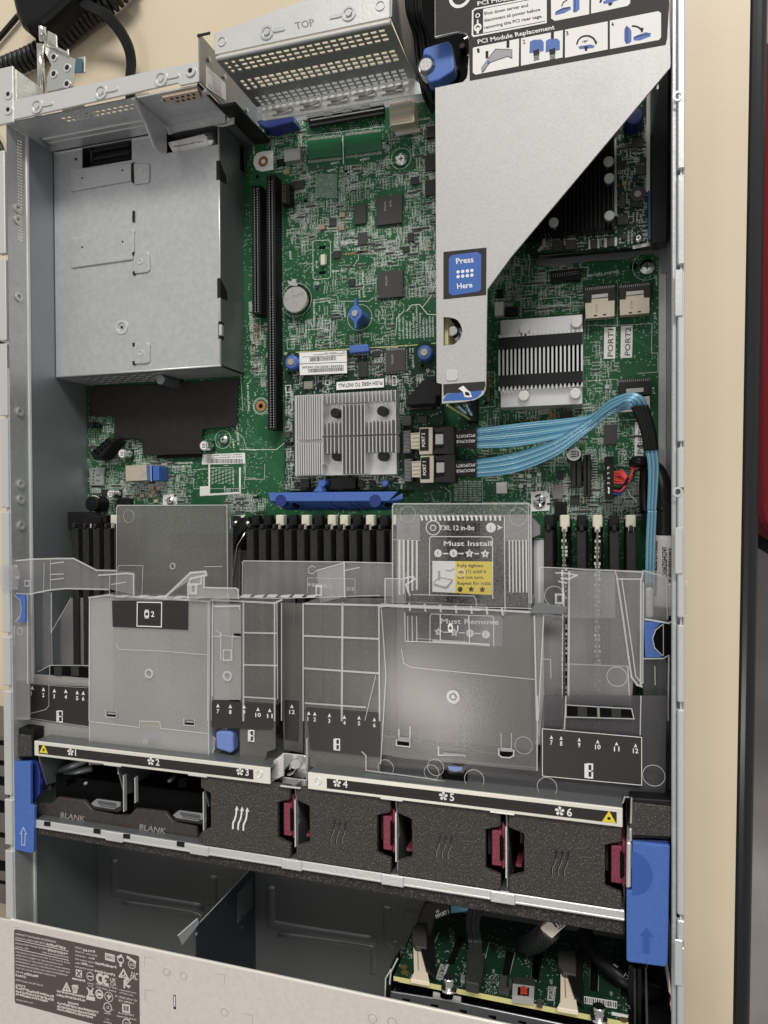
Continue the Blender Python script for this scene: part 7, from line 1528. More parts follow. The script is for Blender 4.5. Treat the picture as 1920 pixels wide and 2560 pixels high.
for i, x in enumerate(E_):
    b.ext([(x + 1.6, YU1 - .2, FZ - 1), (x + 1.6, YU1 - .2, 10), (x + 1.6, YL0 + .2, 10), (x + 1.6, YL0 + .2, 60 if i < 3 else FZ - 4), (x + 1.6, YL0 + 20, 62 if i < 3 else FZ - 4), (x + 1.6, YL0 + 22, FZ - 8), (x + 1.6, YU1 - 6, FZ - 2)], (.9, 0, 0))
b.mat(VOID); b.box(-377, YL0, 6, 12, YU1, 9)
b.build('divider', FC)
b = MB(GALVB)
for x in E_[3:]: b.box(x + 1.4, -212, FZ - 6, x + 2.2, -183, FZ - 1.2)
for x, a_, c_ in ((E_[1] + 1.4, -181, -174.2), (E_[1] + 5.5, -206, -181.5), (E_[1] + 14.5, -199, -182), (E_[2] + 1.4, -214, -186)): b.box(x, a_, FZ - 5, x + .7, c_, FZ - 2)
b.build('divider_edge', FC)
# empty bays: inner wall details
b = MB(INNERM); b.box(-376, YU1 - 1.6, 10, E_[2] + 1, YU1 - .6, FZ - 2)
b.build('bay_wall', FC)
b = MB(DARKST)
for c in ((380, 590, 560, 520), (420, 620, 600, 570)): b.tube([(*P(*zp('a4', c[0], c[1])[0], 62), 62), (*P(*zp('a4', c[2], c[3])[0], 58), 58)], 2.6, 12)
b.tube([(*P(*zp('a4', 270, 720)[0], 40), 40), (*P(*zp('a4', 590, 640)[0], 36), 36)], 1.2, 10)
b.tube([(*P(*zp('a4', 290, 705)[0], 58), 58), (*P(*zp('a4', 350, 680)[0], 54), 54)], 2.4, 10)
for x, y in ((262, 512), (320, 520), (275, 610), (335, 590), (560, 668), (1105, 648)): X, Y = P(*zp('a4', x, y)[0], 66); b.cyl(X, Y, 1.8, 60, 68, 14, 1.2)
b.build('bay_fitting', FC, smooth=True)
b = MB(VOID); b.pp('a4', [425, 645, 490, 625, 495, 660, 430, 690], 66, 1); b.pp('a4', [1155, 640, 1205, 635, 1205, 695, 1155, 700], 68, 1); b.build('bay_slot', FC)
# blank plates
bl0 = None
t = thing('fan_blank', 'charcoal plastic filler marked BLANK in the leftmost empty fan bay', 'fan blank', E_[0] + 32, -210, 60, 'fan bay blanks')
PZ = 74
b = MB(BLANKM); b.pp('a4', [232, 800, 330, 805, 368, 762, 395, 765, 545, 782, 592, 838, 700, 862, 735, 870, 740, 975, 232, 905], PZ, 3); b.build('face_plate', t, bevel=.5)
b = MB(BLK2); b.pp('a4', [585, 800, 612, 775, 780, 800, 785, 850, 760, 862, 600, 838], PZ + 2, 4); k_ = b.build('grip', t, bevel=.8)
b = MB(mk('grey_label', (.22, .23, .235), .55)); b.pp('a4', [590, 800, 628, 770, 780, 790, 782, 815, 740, 838, 610, 818], PZ + 2.3, .2); b.mat(mk('grey_dark_ink', (.05, .05, .05), .6))
for i in range(4): b.line('a4', [632 + i * 6, 782 + i * 11, 750 + i * 2, 800 + i * 10], 4 if i in (1,) else 2, PZ + 2.4)
b.build('label', k_ if 0 else t)
b = MB(mk('highlit_letter', (.28, .27, .26), .35)); b.text('a4', 'BLANK', 390, 890, 548, 918, 34, PZ + .3); o = b.build('raised_lettering', t)  # lighter tone paints the highlights on the embossed letters
b = MB(mk('brown_catch', (.05, .042, .03), .4)); X, Y = P(*zp('a4', 465, 935)[0], PZ + 1); b.prism(rrect(X - 7.5, Y - 2, X + 7.5, Y + 2, 1.8), PZ, PZ + 1); b.build('catch', t, bevel=.3)
b = MB(BLK); b.pp('a4', [285, 918, 325, 923, 325, 950, 285, 945], FZ + .3, 1); b.pp('a4', [605, 965, 650, 972, 650, 1000, 605, 992], FZ + .3, 1); b.mat(VOID); b.box(E_[0] + 3, YL0 + 1, 30, E_[1] - 2, YL0 + 26, PZ - 8); b.build('plate_tab', t)
dup(t, E_[1] - E_[0], 0, 0, 'charcoal plastic filler marked BLANK in the empty bay next to the first fan')
# fans
def fan(i, X0, X1, arrows, lab):
    t = thing('server_fan', lab, 'fan', (X0 + X1) / 2, (YU1 + YL0) / 2, 10, 'cooling fans in the cage')
    yt_, yb_ = YU1 - .4, YL0 + .3; ya, yc = -184.0, -209.5; L, R = X0 + (3.2 if i else 1.0), X1 - 1.2
    cutL = 8.5 if i else 7
    pts = [(L, yb_), (R, yb_), (R, yc - 1.2), (R - 8.5, yc + 1.2), (R - 8.5, ya - 1.5), (R, ya + 1.2), (R, yt_), (L, yt_), (L, ya + 1.5), (L + cutL, ya - 1.2), (L + cutL, yc + 2.0), (L, yc - 1.5)]
    b = MB(FANP); b.prism(pts, FZ - 4, FZ - .3); b.build('top_cover', t, bevel=.7, seg=2)
    b = MB(BLK); b.box(L + 9.5, yb_ + 1, 14, R - 9.5, yt_ - 1, FZ - 4.1); b.box(L, yb_ + 1, 14, R, ya - 36, FZ - 6); b.build('housing', t)
    b = MB(MARO); hx0, hx1 = X1 - 6.6, X1 - .4
    b.box(hx0, -206.5, 50, hx1 - .5, -186.0, FZ - 2.4); b.prism([(hx1 - .5, -208.5), (hx1 + 1.6, -207), (hx1 + 1.6, -184), (hx1 - .5, -181.5)], 46, FZ - 3.2)
    h = b.build('release_handle', t, bevel=.7, seg=2)
    b = MB(VOID); b.prism([(hx1 - 1.6, -203.5), (hx1 + .6, -202), (hx1 + .6, -190), (hx1 - 1.6, -188)], FZ - 2.35, FZ - 2.1); b.build('finger_hollow', h)
    b = MB(CHIP); b.box(R - 8.2, -203, 40, R - 6.8, -187, FZ - 8); b.box(L + 5.2, -196, 40, L + 6.6, -188, FZ - 12); b.mat(mk('pale_chip', (.35, .33, .34), .4) if i < 1 else MARO); b.box(L + 3.2, -208, 40, L + 6.6, -206.3, FZ - 8); b.build('inner_rib', t)
    m = WHITE if arrows else mk('moulded_arrow', (.010, .009, .009), .25)
    k, x, y = ('a5', 58, 862) if i == 0 else (('a5', 690, 955) if i == 1 else (('a5', 1372, 1052) if i == 2 else ('a6', 672, 1160)))
    b = MB(m); zt = FZ - .25
    s = 1 + .05 * i
    for q in range(3):
        x0 = x + q * 34 * s; y0 = y + q * 5
        crv = [(x0, y0), (x0 + 2, y0 - 40 * s), (x0 + 12 * s, y0 - 62 * s), (x0 + 20 * s, y0 - 90 * s), (x0 + 24 * s, y0 - 128 * s)]
        pts = [(*P(*zp(k, *c)[0], zt), zt) for c in crom(crv, 5)]; b.strip(pts, .75 if not arrows else 1.1, .35)
        c = crv[-1]; b.pp(k, [c[0] - 12, c[1] + 6, c[0] + 1, c[1] - 22, c[0] + 13, c[1] + 8, c[0] + 3, c[1] + 1], zt + .15, .3)
    if not arrows:
        b.mat(mk('arrow_highlight', (.24, .23, .21), .3))
        for q in range(3):
            x0 = x + q * 34 * s; y0 = y + q * 5; crv = [(x0 + 5, y0), (x0 + 7, y0 - 40 * s), (x0 + 17 * s, y0 - 62 * s), (x0 + 25 * s, y0 - 90 * s)]
            pts = [(*P(*zp(k, *c)[0], zt), zt) for c in crom(crv, 4)]; b.strip(pts, .3, .4)
    b.build('airflow_arrows', t)
fan(0, E_[2], E_[3], True, 'black grained fan module with white printed arrows beside the empty bays'); fan(1, E_[3], E_[4], False, 'black grained fan module second from the empty bays below rail number 4')
fan(2, E_[4], E_[5], False, 'black grained fan module between the other two below rail number 5'); fan(3, E_[5], E_[6], False, 'black grained fan module next to the right blue handle below rail number 6')
# end blocks and blue lift handles
b = MB(BLK); b.pp('a6', [1180, 662, 1470, 680, 1478, 690, 1470, 925, 1195, 925, 1165, 830, 1168, 760], 80, 14); b.mat(FANP); b.pp('a6', [1195, 690, 1465, 720, 1460, 915, 1190, 905, 1168, 830], 80.8, 1); b.build('end_block', FC, bevel=.6)
b = MB(BLK); b.pp('a4', [62, 305, 215, 325, 215, 500, 85, 515, 78, 940, 50, 970, 45, 500], 80, 12); b.mat(FANP); b.pp('a4', [68, 345, 200, 360, 205, 495, 72, 500], 80.8, 1); b.build('end_block', FC, bevel=.6)
b = MB(BLUE)
HZ_ = 84
lo = [(1196, 926), (1437, 948), (1430, 1300), (1422, 1640)]
outp = zp('a6', 1196, 945, 1437, 970) + zp('a8', 1484, 480, 1478, 492, 1468, 497, 1295, 474, 1285, 465) + zp('a6', 1156, 1262, 1190, 1262)
b.prism([P(x, y, HZ_) for x, y in outp], HZ_ - 3, HZ_); b.mat(BLUED); b.pp('a6', [1196, 924, 1437, 940, 1436, 968, 1196, 943], HZ_ - 6, 3)
b.build('lift_handle', FC, bevel=.9, seg=2)
b = MB(mk('shaded_blue_recess', (.035, .10, .36), .35)); X, Y = P(*zp('a6', 1192, 1148)[0], HZ_); n = 20
b.prism([(X + 10.2 * math.sin(math.pi * i / n), Y + 11.6 * math.cos(math.pi * i / n)) for i in range(n + 1)], HZ_ + .02, HZ_ + .25)
ar = [1380, 352, 1446, 448, 1412, 442, 1412, 632, 1340, 620, 1345, 436, 1312, 430]
b.pp('b5', ar, HZ_ + .3, .25); b.build('handle_marking', FC)
b = MB(GALVB); b.pp('a6', [1158, 950, 1188, 955, 1186, 1245, 1155, 1245], 84, 8); b.pp('a6', [1172, 860, 1192, 860, 1192, 950, 1175, 950], 82, 6); b.pp('a6', [1185, 665, 1195, 665, 1192, 830, 1178, 830], 82, 3); b.build('handle_hinge', FC, bevel=.6)
b = MB(BLUE); b.pp('a4', [88, 530, 185, 530, 195, 545, 195, 810, 222, 820, 215, 1118, 200, 1125, 92, 1100, 85, 1090, 85, 545], HZ_, 3); b.mat(BLUED); b.pp('a4', [95, 512, 210, 520, 240, 540, 258, 600, 255, 740, 215, 800, 195, 812, 196, 530], HZ_ - 6, 3); X, Y = P(*zp('a4', 215, 645)[0], 76); b.cyl(X, Y, 8, 66, 77, 24); b.build('lift_handle', FC, bevel=.9, seg=2)
b = MB(mk('pale_blue_print', (.45, .52, .72), .5)); b.line('a4', [141, 1068, 141, 995, 134, 995, 152, 955, 172, 998, 163, 996, 162, 1070, 141, 1068], 3, HZ_ + .05); b.build('handle_marking', FC)
b = MB(BLK); b.pp('a6', [1440, 700, 1478, 700, 1478, 1580, 1452, 1560, 1440, 1200], 74, 20); b.build('end_frame', FC, bevel=.6)
b = MB(GALVB); b.pp('a4', [50, 560, 62, 570, 62, 700, 50, 700], 82, 2); b.build('end_clip', FC)

# ================================================================== FRONT BAY
X = -249
pts = [PXp(*q, X) for q in zp('a4', 1155, 1655, 1280, 1545, 1290, 1575, 1560, 1305)]
b = MB(mk('blue_dark_steel', (.07, .078, .095), .32, .7)); b.ext([(X, -272, 2.5), (X, -272, 79), (X, -266.5, 81.5), (X, -266.5, 84), (X, -430, 84), (X, -430, 2.5)], (-1, 0, 0)); b.mat(GALVB); b.mat(DARKST); b.pp('a4', [1155, 1655, 1280, 1545, 1292, 1578, 1180, 1720], 84.4, .5); b.mat(GALVB); b.tube([(*P(*q, 84.6), 84.6) for q in zp('a4', 1155, 1655, 1280, 1545)], .5, 6); b.tube([(X - .5, -272, 4), (X - .5, -272, 79)], .45, 6); b.mat(mk('partition_emboss', (.16, .17, .19), .4, .6)); b.box(X, -300, 8, X + .5, -278, 30)
b.mat(CHROME)
for x, y in zp('a4', 1475, 1448, 1562, 1528, 1275, 1640) + zp('a5', 22, 1345, 110, 1425, 112, 1500): yy, zz = PXp(x, y, X + .2); b.box(X, yy - .9, zz - .9, X + .8, yy + .9, zz + .9)
b.build('bay_partition', CH)
b = MB(BAYM)
for k, c in (('a5', [30, 1200, 195, 1215, 190, 1380, 30, 1360]), ('a5', [1170, 1395, 1290, 1410, 1280, 1500, 1175, 1480])): b.pp(k, c, 3.0, .8)
b.build('floor_plate', CH, bevel=.3)

YB_ = -281.0
def pf(c, k, Y=YB_): return [PY(x, y, Y) for x, y in zp(k, *c)]
DB = thing('drive_backplane', 'upright dark green circuit board with a yellow edge at the front right of the bay', 'circuit board', -55, YB_, 4)
xa, za = pf([105, 850], 'b4')[0]; xb, zb = pf([1190, 1380], 'b5')[0]
ztp = 80.0
b = MB(PCBD); b.box(-118, YB_ - 2.2, 4, 14, YB_, ztp - .2); b.mat(BOARDE); b.box(-118, YB_ - 2.5, ztp - .2, -114, YB_, ztp + .1); b.box(-115, YB_ - 3.0, ztp - 2.5, 14, YB_ - .02, ztp - .1); b.build('board', DB)
def fp(b, k, c, Y=YB_ + .3, th=.3):
    b.ext([(x, Y, z) for x, z in pf(c, k, Y)], (0, -th, 0)); return b
b = MB(VOID)
for k, c in (('b4', [800, 440, 880, 440, 760, 745, 690, 735]), ('b4', [1340, 600, 1420, 620, 1370, 860, 1290, 850]), ('b4', [1640, 640, 1700, 650, 1680, 900, 1610, 890]), ('b5', [160, 580, 250, 590, 205, 920, 120, 900]), ('b5', [770, 700, 860, 700, 850, 1040, 760, 1020]), ('b5', [1090, 800, 1190, 800, 1190, 1110, 1090, 1080])): fp(b, k, c, YB_ + .5, .4)
b.build('airflow_slot', DB)
b = MB(SILK)
rr = random.Random(11)
def dots(k, cx, cy, n, sx, sy, m=SILK, sz=.5):
    b.mat(m)
    for _ in range(n):
        x, z = pf([cx + rr.uniform(-sx, sx), cy + rr.uniform(-sy, sy)], k)[0]; w = rr.uniform(.3, 1) * sz
        b.box(x, YB_ + .02, z, x + w, YB_ + .12, z + rr.choice((.25, .6)) * sz)
for a in (('b4', 740, 430, 60, 30, 90), ('b4', 1270, 610, 40, 50, 60), ('b4', 1570, 680, 40, 50, 60), ('b4', 1190, 960, 200, 90, 110), ('b4', 240, 600, 24, 60, 60), ('b5', 90, 680, 30, 60, 40), ('b5', 390, 760, 34, 50, 60), ('b5', 720, 740, 50, 40, 130), ('b5', 1140, 1240, 24, 60, 60), ('b4', 280, 880, 30, 60, 60), ('b4', 870, 880, 20, 40, 40)): dots(*a)
for k, c in (('b4', [555, 505, 600, 400]), ('b4', [700, 720, 860, 440]), ('b4', [1105, 680, 1150, 500]), ('b4', [1370, 860, 1430, 620]), ('b5', [120, 900, 165, 620]), ('b5', [770, 700, 762, 1020]), ('b5', [860, 700, 852, 1040]), ('b5', [1090, 960, 1092, 1090]), ('b5', [390, 990, 370, 1200])):
    (x0, z0), (x1, z1) = pf(c, k); b.tube([(x0, YB_ + .1, z0), (x1, YB_ + .1, z1)], .18, 4)
tag(b.build('board_print', DB), kind='stuff')
for k, c, s in (('b4', [620, 738, 708, 745, 650, 912, 562, 905], 'PORT1'), ('b5', [310, 982, 382, 988, 365, 1142, 295, 1135], 'PORT2')):
    b = MB(PAPER if 0 else mk('grey_board_label', (.40, .40, .37), .6)); fp(b, k, c, YB_ + .3, .2); q = [Vector((x, YB_ + .5, z)) for x, z in pf(c, k)]
    b.mat(INKB)
    if s == 'PORT1': b.text3(s, q[0].lerp(q[3], .05).lerp(q[1], .2), (q[3] - q[0]) * .9, (q[1] - q[0]) * .55)
    else: b.text3(s, q[3].lerp(q[2], .8).lerp(q[1], .05), (q[0] - q[3]) * .9, (q[3] - q[2]) * .6)
    b.build('port_label', DB)
b = MB(PAPER); fp(b, 'b5', [672, 1088, 1060, 1150, 1058, 1225, 668, 1160]); b.mat(INKB); x = 690
while x < 1040: w = rn.choice((6, 9, 14)); fp(b, 'b5', [x, 1102 + (x - 690) * .16, x + w, 1102 + (x - 690) * .16, x + w, 1160 + (x - 690) * .16, x, 1160 + (x - 690) * .16], YB_ + .5, .1); x += w + rn.choice((8, 12))
b.mat(PAPER); fp(b, 'b5', [1002, 1262, 1180, 1300, 1178, 1325, 1000, 1295]); b.build('barcode_sticker', DB)
# cable plugs on the backplane
for k, cb, cg, lab in (('b4', [320, 550, 350, 545, 395, 568, 400, 590, 412, 592, 420, 562, 475, 572, 482, 640, 475, 830, 497, 942, 290, 902, 328, 828], [310, 320, 345, 310, 465, 312, 468, 565, 345, 550, 312, 490], 'tall dark plug with beige latch shell at the left of the yellow edged board'),
                       ('b5', [442, 850, 470, 832, 525, 845, 530, 875, 545, 880, 552, 850, 615, 862, 620, 930, 615, 1150, 635, 1255, 405, 1215, 440, 1150], [412, 600, 470, 580, 610, 590, 612, 860, 470, 835, 415, 740], 'tall dark plug with beige latch shell at the right of the yellow edged board')):
    t = thing('cable_plug', lab, 'plug', *PY(*zp(k, cb[0], cb[1])[0], -272)[:1], -275, 40, 'plugs on the drive backplane')
    b = MB(mk('lightened_beige_shell', (.82, .70, .54), .45)); b.ext([(x, -278, z) for x, z in pf(cb, k, -278)], (0, -2.5, 0)); b.mat(mk('beige_shade', (.50, .44, .34), .4, .5));  # beige lightened in colour to offset the shade of the fan cage
    X0, Z0 = pf([cb[0] + 42, cb[1] + 40], k, -277.9)[0]; X1, Z1 = pf([cb[0] + 48, cb[1] + 270], k, -277.9)[0]; b.ext([(X0, -277.8, Z0), (X0 + .7, -277.8, Z0), (X1 + .7, -277.8, Z1), (X1, -277.8, Z1)], (0, -.4, 0)); b.ext([(X0 + 5, -277.8, Z0), (X0 + 5.6, -277.8, Z0), (X1 + 5.6, -277.8, Z1), (X1 + 5, -277.8, Z1)], (0, -.4, 0))
    b.build('latch_shell', t, bevel=.3)
    b = MB(CHIPG); b.ext([(x, -275, z) for x, z in pf(cg, k, -275)], (0, -5, 0)); b.build('plug_body', t, bevel=.4)
    b = MB(BLK); q = pf([cg[0] + 30, cg[1] + 20, cg[4] + 70, cg[5], cb[6] + 170, cb[7] + 300, cb[6] + 60, cb[7] + 200], k, -276); b.ext([(x, -276, z) for x, z in q], (0, -3, 0)); b.build('plug_back', t, bevel=.4)
t = thing('signal_cable', 'black flat cable end marked FF PORT1 with blue wires under the foam strip', 'cable', *P(*zp('b4', 600, 150)[0], 40), 20)
b = MB(INKB); b.pp('b4', [440, 75, 560, 50, 735, 75, 728, 220, 560, 260, 500, 560, 460, 560, 460, 310, 350, 300], 44, 5); b.build('black_sleeve', t, bevel=1)
b = MB(WHITE); b.text('b4', 'FFPORT 1', 575, 245, 712, 185, 40, 44.1); b.text('b4', 'A3', 572, 190, 606, 172, 30, 44.1); b.build('printed_text', t)
b = MB(CYAN)
for i in range(6): b.tube([(*P(*q, 42), 42) for q in zp('b4', 735, 95 + i * 14, 960, 60 + i * 16, 1100, 40 + i * 12)], 1.3, 8)
b.build('wires', t, smooth=True)
# power plug with black wires
t = thing('power_plug', 'black moulded plug with black wires in the middle of the yellow edged board', 'plug', pf([990, 850], 'b4')[0][0], -276, 30)
b = MB(CHIP); b.ext([(x, -270, z) for x, z in pf([905, 680, 1085, 690, 1085, 880, 1040, 1000, 1035, 1040, 890, 1010, 905, 880], 'b4', -274)], (0, -6, 0)); b.build('housing', t, bevel=.5)
b = MB(VOID); 
for c in ([920, 825, 955, 828, 955, 862, 920, 858], [985, 835, 1015, 838, 1015, 870, 985, 866]): b.ext([(x, -273.8, z) for x, z in pf(c, 'b4', -273.8)], (0, -.2, 0))
b.mat(PAPER); b.ext([(x, -273.8, z) for x, z in pf([955, 930, 978, 932, 978, 985, 955, 980], 'b4', -273.8)], (0, -.2, 0)); b.build('latch', t)
for i, (x0, x1, x2) in enumerate(((920, 910, 945), (950, 935, 960), (985, 965, 975), (1000, 985, 1005), (1050, 1010, 1030), (1080, 1030, 1060))):
    b = MB(mk('grey_black_wire', (.03, .03, .031), .3)); pts = [(*P(*zp('b4', x0 + 20, 60)[0], 70), 70), (*P(*zp('b4', x1, 300)[0], 55), 55), (*P(*zp('b4', x1 + 20, 480)[0], 48), 48)]
    X_, Z_ = PY(*zp('b4', x2, 690)[0], -275); pts.append((X_, -275, Z_)); b.tube(crom(pts, 6), .85, 10).build('wire', t, smooth=True)
# coil, screws, small parts of the backplane
b = MB(mk('ferrite_grey', (.34, .33, .31), .5)); b.ext([(x, -277, z) for x, z in pf([1405, 955, 1640, 985, 1635, 1115, 1400, 1085], 'b4', -277)], (0, -4, 0)); b.mat(CHIP); b.ext([(x, -277, z) for x, z in pf([1410, 880, 1640, 900, 1650, 985, 1410, 955], 'b4', -277)], (0, -4, 0)); b.mat(VOID); b.ext([(x, -276.8, z) for x, z in pf([1460, 990, 1585, 1000, 1580, 1092, 1458, 1078], 'b4', -276.8)], (0, -.2, 0))
b.mat(mk('copper_red_enamel', (.55, .06, .03), .25, .6))
for i in range(3):
    (x0, z0), (x1, z1) = pf([1490, 1010 + i * 26, 1562, 1016 + i * 26], 'b4', -276); b.tube([(x0, -276, z0), ((x0 + x1) / 2, -275.4, z0 - .5), (x1, -276, z1)], .75, 8)
b.build('inductor', DB)
for k, x, y in (('b4', 710, 930), ('b5', 862, 1250)):
    X_, Z_ = PY(*zp(k, x, y)[0], -276)
    b = MB(CHROME); n = 20
    vs = [(X_ + r * math.cos(a), yy, Z_ + r * math.sin(a)) for r, yy in ((4.6, -280.5), (4.6, -279.5)) for a in [2 * math.pi * i / n for i in range(n)]]
    b.tube([(X_, -280.9, Z_), (X_, -279.6, Z_)], 4.6, 24); b.tube([(X_, -279.6, Z_), (X_, -275.5, Z_)], 2.6, 20); b.tube([(X_, -275.5, Z_), (X_, -273.5, Z_)], 3.4, 20); b.build('screw', DB, bevel=.3)
for k, c in (('b4', [1270, 870, 1340, 878, 1335, 980, 1265, 970]), ('b4', [1365, 900, 1400, 905, 1395, 1000, 1360, 990]), ('b4', [1250, 985, 1365, 1000, 1365, 1048, 1250, 1035]), ('b4', [840, 860, 885, 868, 880, 925, 835, 915]), ('b5', [185, 1125, 250, 1135, 245, 1190, 180, 1180]), ('b5', [430, 600, 440, 600, 440, 700, 430, 700])):
    b = MB(CHIPG if c[0] != 840 else TIN); b.ext([(x, YB_ + 2, z) for x, z in pf(c, k, YB_ + 2)], (0, -1.9, 0)); b.build('chip', DB)
b = MB(COPPER if 0 else mk('dim_gold', (.20, .16, .05), .4, .5)); 
for k, x, y in (('b4', 215, 775), ('b4', 225, 835), ('b5', 1130, 1350)): (X_, Z_), = pf([x, y], k); b.tube([(X_, YB_ - .05, Z_), (X_, YB_ + .15, Z_)], 2.2, 16)
b.mat(TIN)
for k, x, y in (('b4', 595, 722), ('b4', 885, 775), ('b4', 1195, 830), ('b5', 340, 950), ('b5', 660, 1010), ('b5', 995, 1075), ('b5', 215, 1160), ('b4', 300, 665)): (X_, Z_), = pf([x, y], k); b.tube([(X_, YB_, Z_), (X_, YB_ + 1.2, Z_)], .9, 10)
b.build('contact_pad', DB)
# drive cage beneath
DC = thing('drive_cage', 'grey steel drive cage edge with black notches under the yellow edged board', 'drive cage', -50, -295, 4)
b = MB(DARKST); b.pp('b4', [60, 1040, 530, 1115, 840, 1170, 1659, 1340, 2500, 1520, 2500, 1800, 60, 1500], 77, 1.2); b.build('top_plate', DC, bevel=.3)
b = MB(VOID); b.box(-120, -312, 30, 16, -284.2, 70)
for x, y in ((200, 1118), (510, 1180), (822, 1240), (1142, 1302), (1468, 1362), (1800, 1425)): b.pp('b4', [x, y, x + 82, y + 12, x + 82, y + 62, x + 40, y + 55, x + 38, y + 30, x, y + 18], 77.2, .2)
b.build('notch', DC)
b = MB(GALVB); b.pp('b4', [538, 1045, 612, 1060, 612, 1110, 640, 1130, 740, 1140, 762, 1085, 840, 1100, 840, 1175, 530, 1118], 77.6, .5); b.build('pale_tab', DC)
b = MB(CHROME)
for x, y in ((155, 1012), (470, 1080), (1090, 1190), (1410, 1258), (1740, 1330)): b.pp('b4', [x - 22, y - 5, x + 22, y + 3, x + 20, y + 9, x - 20, y + 3], 71, .8)
b.build('contact_glint', DC)
b = MB(GALVB); b.tube([(*P(*q, 80), 80) for q in zp('b4', 10, 1110, 18, 900, 75, 800)], .5, 6); b.tube([(*P(*q, 80), 80) for q in zp('b4', 62, 960, 75, 830, 150, 680)], .5, 6); b.mat(BLK); b.pp('b4', [0, 1120, 20, 880, 80, 800, 80, 1000, 60, 1140], 78, 20); b.build('side_bracket', DC)
# black cable with pale wrap, thick black cable on the right
t = thing('braided_cable', 'black braided cable with a pale printed wrap emerging under the foam strip', 'cable', *P(*zp('b5', 250, 420)[0], 60), 20)
b = MB(mk('black_braid', (.012, .012, .013), .3, bump=1, bscale=900, col2=(.12, .12, .12), cscale=1400, ramp=(.56, .66))); pts = [(*P(*q, z), z) for q, z in zip(zp('b5', 340, 360, 240, 450, 150, 520, 60, 560), (66, 60, 50, 34))]; b.tube(crom(pts, 6), 6, 20); b.build('braid', t, smooth=True)
b = MB(BEIGE if 0 else mk('cream_wrap', (.62, .55, .48), .5)); b.pp('b5', [222, 350, 340, 250, 500, 280, 520, 300, 325, 485], 70, 4); b.mat(INKB); b.pp('b5', [340, 278, 355, 268, 410, 335, 395, 350], 70.1, .05); b.pp('b5', [362, 262, 372, 256, 440, 320, 428, 330], 70.1, .05); b.text('b5', 'V600A', 430, 375, 510, 298, 34, 70.1); b.build('wrap', t, bevel=.6)
t = thing('black_power_cable', 'thick black cable with white lettering passing below the right blue handle', 'cable', *P(*zp('b5', 1150, 920)[0], 50), 20)
b = MB(RUB); pts = [(*P(*q, z), z) for q, z in zip(zp('b5', 700, 380, 800, 600, 980, 780, 1180, 940, 1380, 1040, 1560, 1100), (30, 40, 50, 54, 50, 30))]; b.tube(crom(pts, 8), 4.8, 20); b.build('cable_body', t, smooth=True)
b = MB(GREYI); b.text('b5', 'VW-1', 1290, 925, 1150, 840, 46, 59.2); b.text('b5', 'AWM', 1075, 770, 1030, 735, 22, 57); b.text('b5', 'R', 1360, 1000, 1345, 970, 30, 55.2); b.build('printed_text', t)
b = MB(VOID); b.box(14.6, -420, 3, 32, -236, 6); b.mat(BLK); b.box(14.6, -330, 6, 17.5, -262, 60); b.box(19.5, -330, 6, 21.5, -262, 62); b.box(24, -330, 6, 38, -290, 70); b.mat(mk('gloss_edge', (.05, .05, .055), .12)); b.tube([(18, -262, 62), (18, -330, 62)], .8, 8); b.tube([(24, -290, 71), (24, -262, 60), (30, -250, 50)], .7, 8); b.build('cable_guide', CH)
b = MB(VOID); b.box(-60, -262, 20, 10, -236, 30); b.build('bay_shadow_block', CH) if 0 else None

# ================================================================== FRONT LID
FL = thing('front_cover', 'pale steel front cover section carrying the grey regulatory label at the lower left', 'cover', -180, -360, 84)
LZ2 = 86.6
b = MB(LIDM); b.prism([(-430, -291.5), (-396, -290.5), (-120, -291.5), (44, -292.5), (44, -470), (-430, -470)], 84.8, LZ2); b.mat(CREAMM); b.tube([(-396, -290.6, LZ2 - 1.0), (44, -292.3, LZ2 - 1.0)], 1.0, 10); b.build('panel', FL, bevel=.5, seg=2)
b = MB(LIDM)
for k, x, y, r in (('b6', 100, 133, 2.6), ('b6', 212, 158, 2.6), ('b6', 485, 400, 2.6), ('b6', 1475, 443, 2.8), ('b6', 1608, 465, 2.8)):
    X, Y = P(*zp(k, x, y)[0], LZ2); b.mat(mk('rivet_rim', (.48, .44, .41), .5) if x == 100 else b.mats[-1]); b.ring(X, Y, r * .84, r, LZ2, LZ2 + .35, 24)
b.mat(LIDM)
for k, x, y in (('b6', 100, 133), ('b6', 1475, 443)): X, Y = P(*zp(k, x, y)[0], LZ2); b.cyl(X, Y, 1.3, LZ2, LZ2 + .5, 16)
b.build('rivet', FL)
b = MB(mk('scribed_mark', (.40, .36, .33), .6))
for k, c in (('b6', [430, 145, 485, 152, 485, 212]), ('b6', [612, 410, 672, 422, 672, 480]), ('a7', [1500, 890, 1498, 802, 1580, 808]), ('a7', [1500, 1235, 1505, 1140, 1580, 1142]), ('a7', [140, 490, 205, 497])): b.line(k, c, 1.3, LZ2)
b.mat(INKB); X, Y = P(*zp('b6', 152, 335)[0], LZ2); b.prism(rrect(X - .9, Y - 4.8, X + .9, Y + 4.8, .85), LZ2, LZ2 + .08); b.mat(PAPER); b.prism(rrect(X - .4, Y - 3, X + .4, Y + 4, .35), LZ2 + .08, LZ2 + .14); b.build('mark', FL)
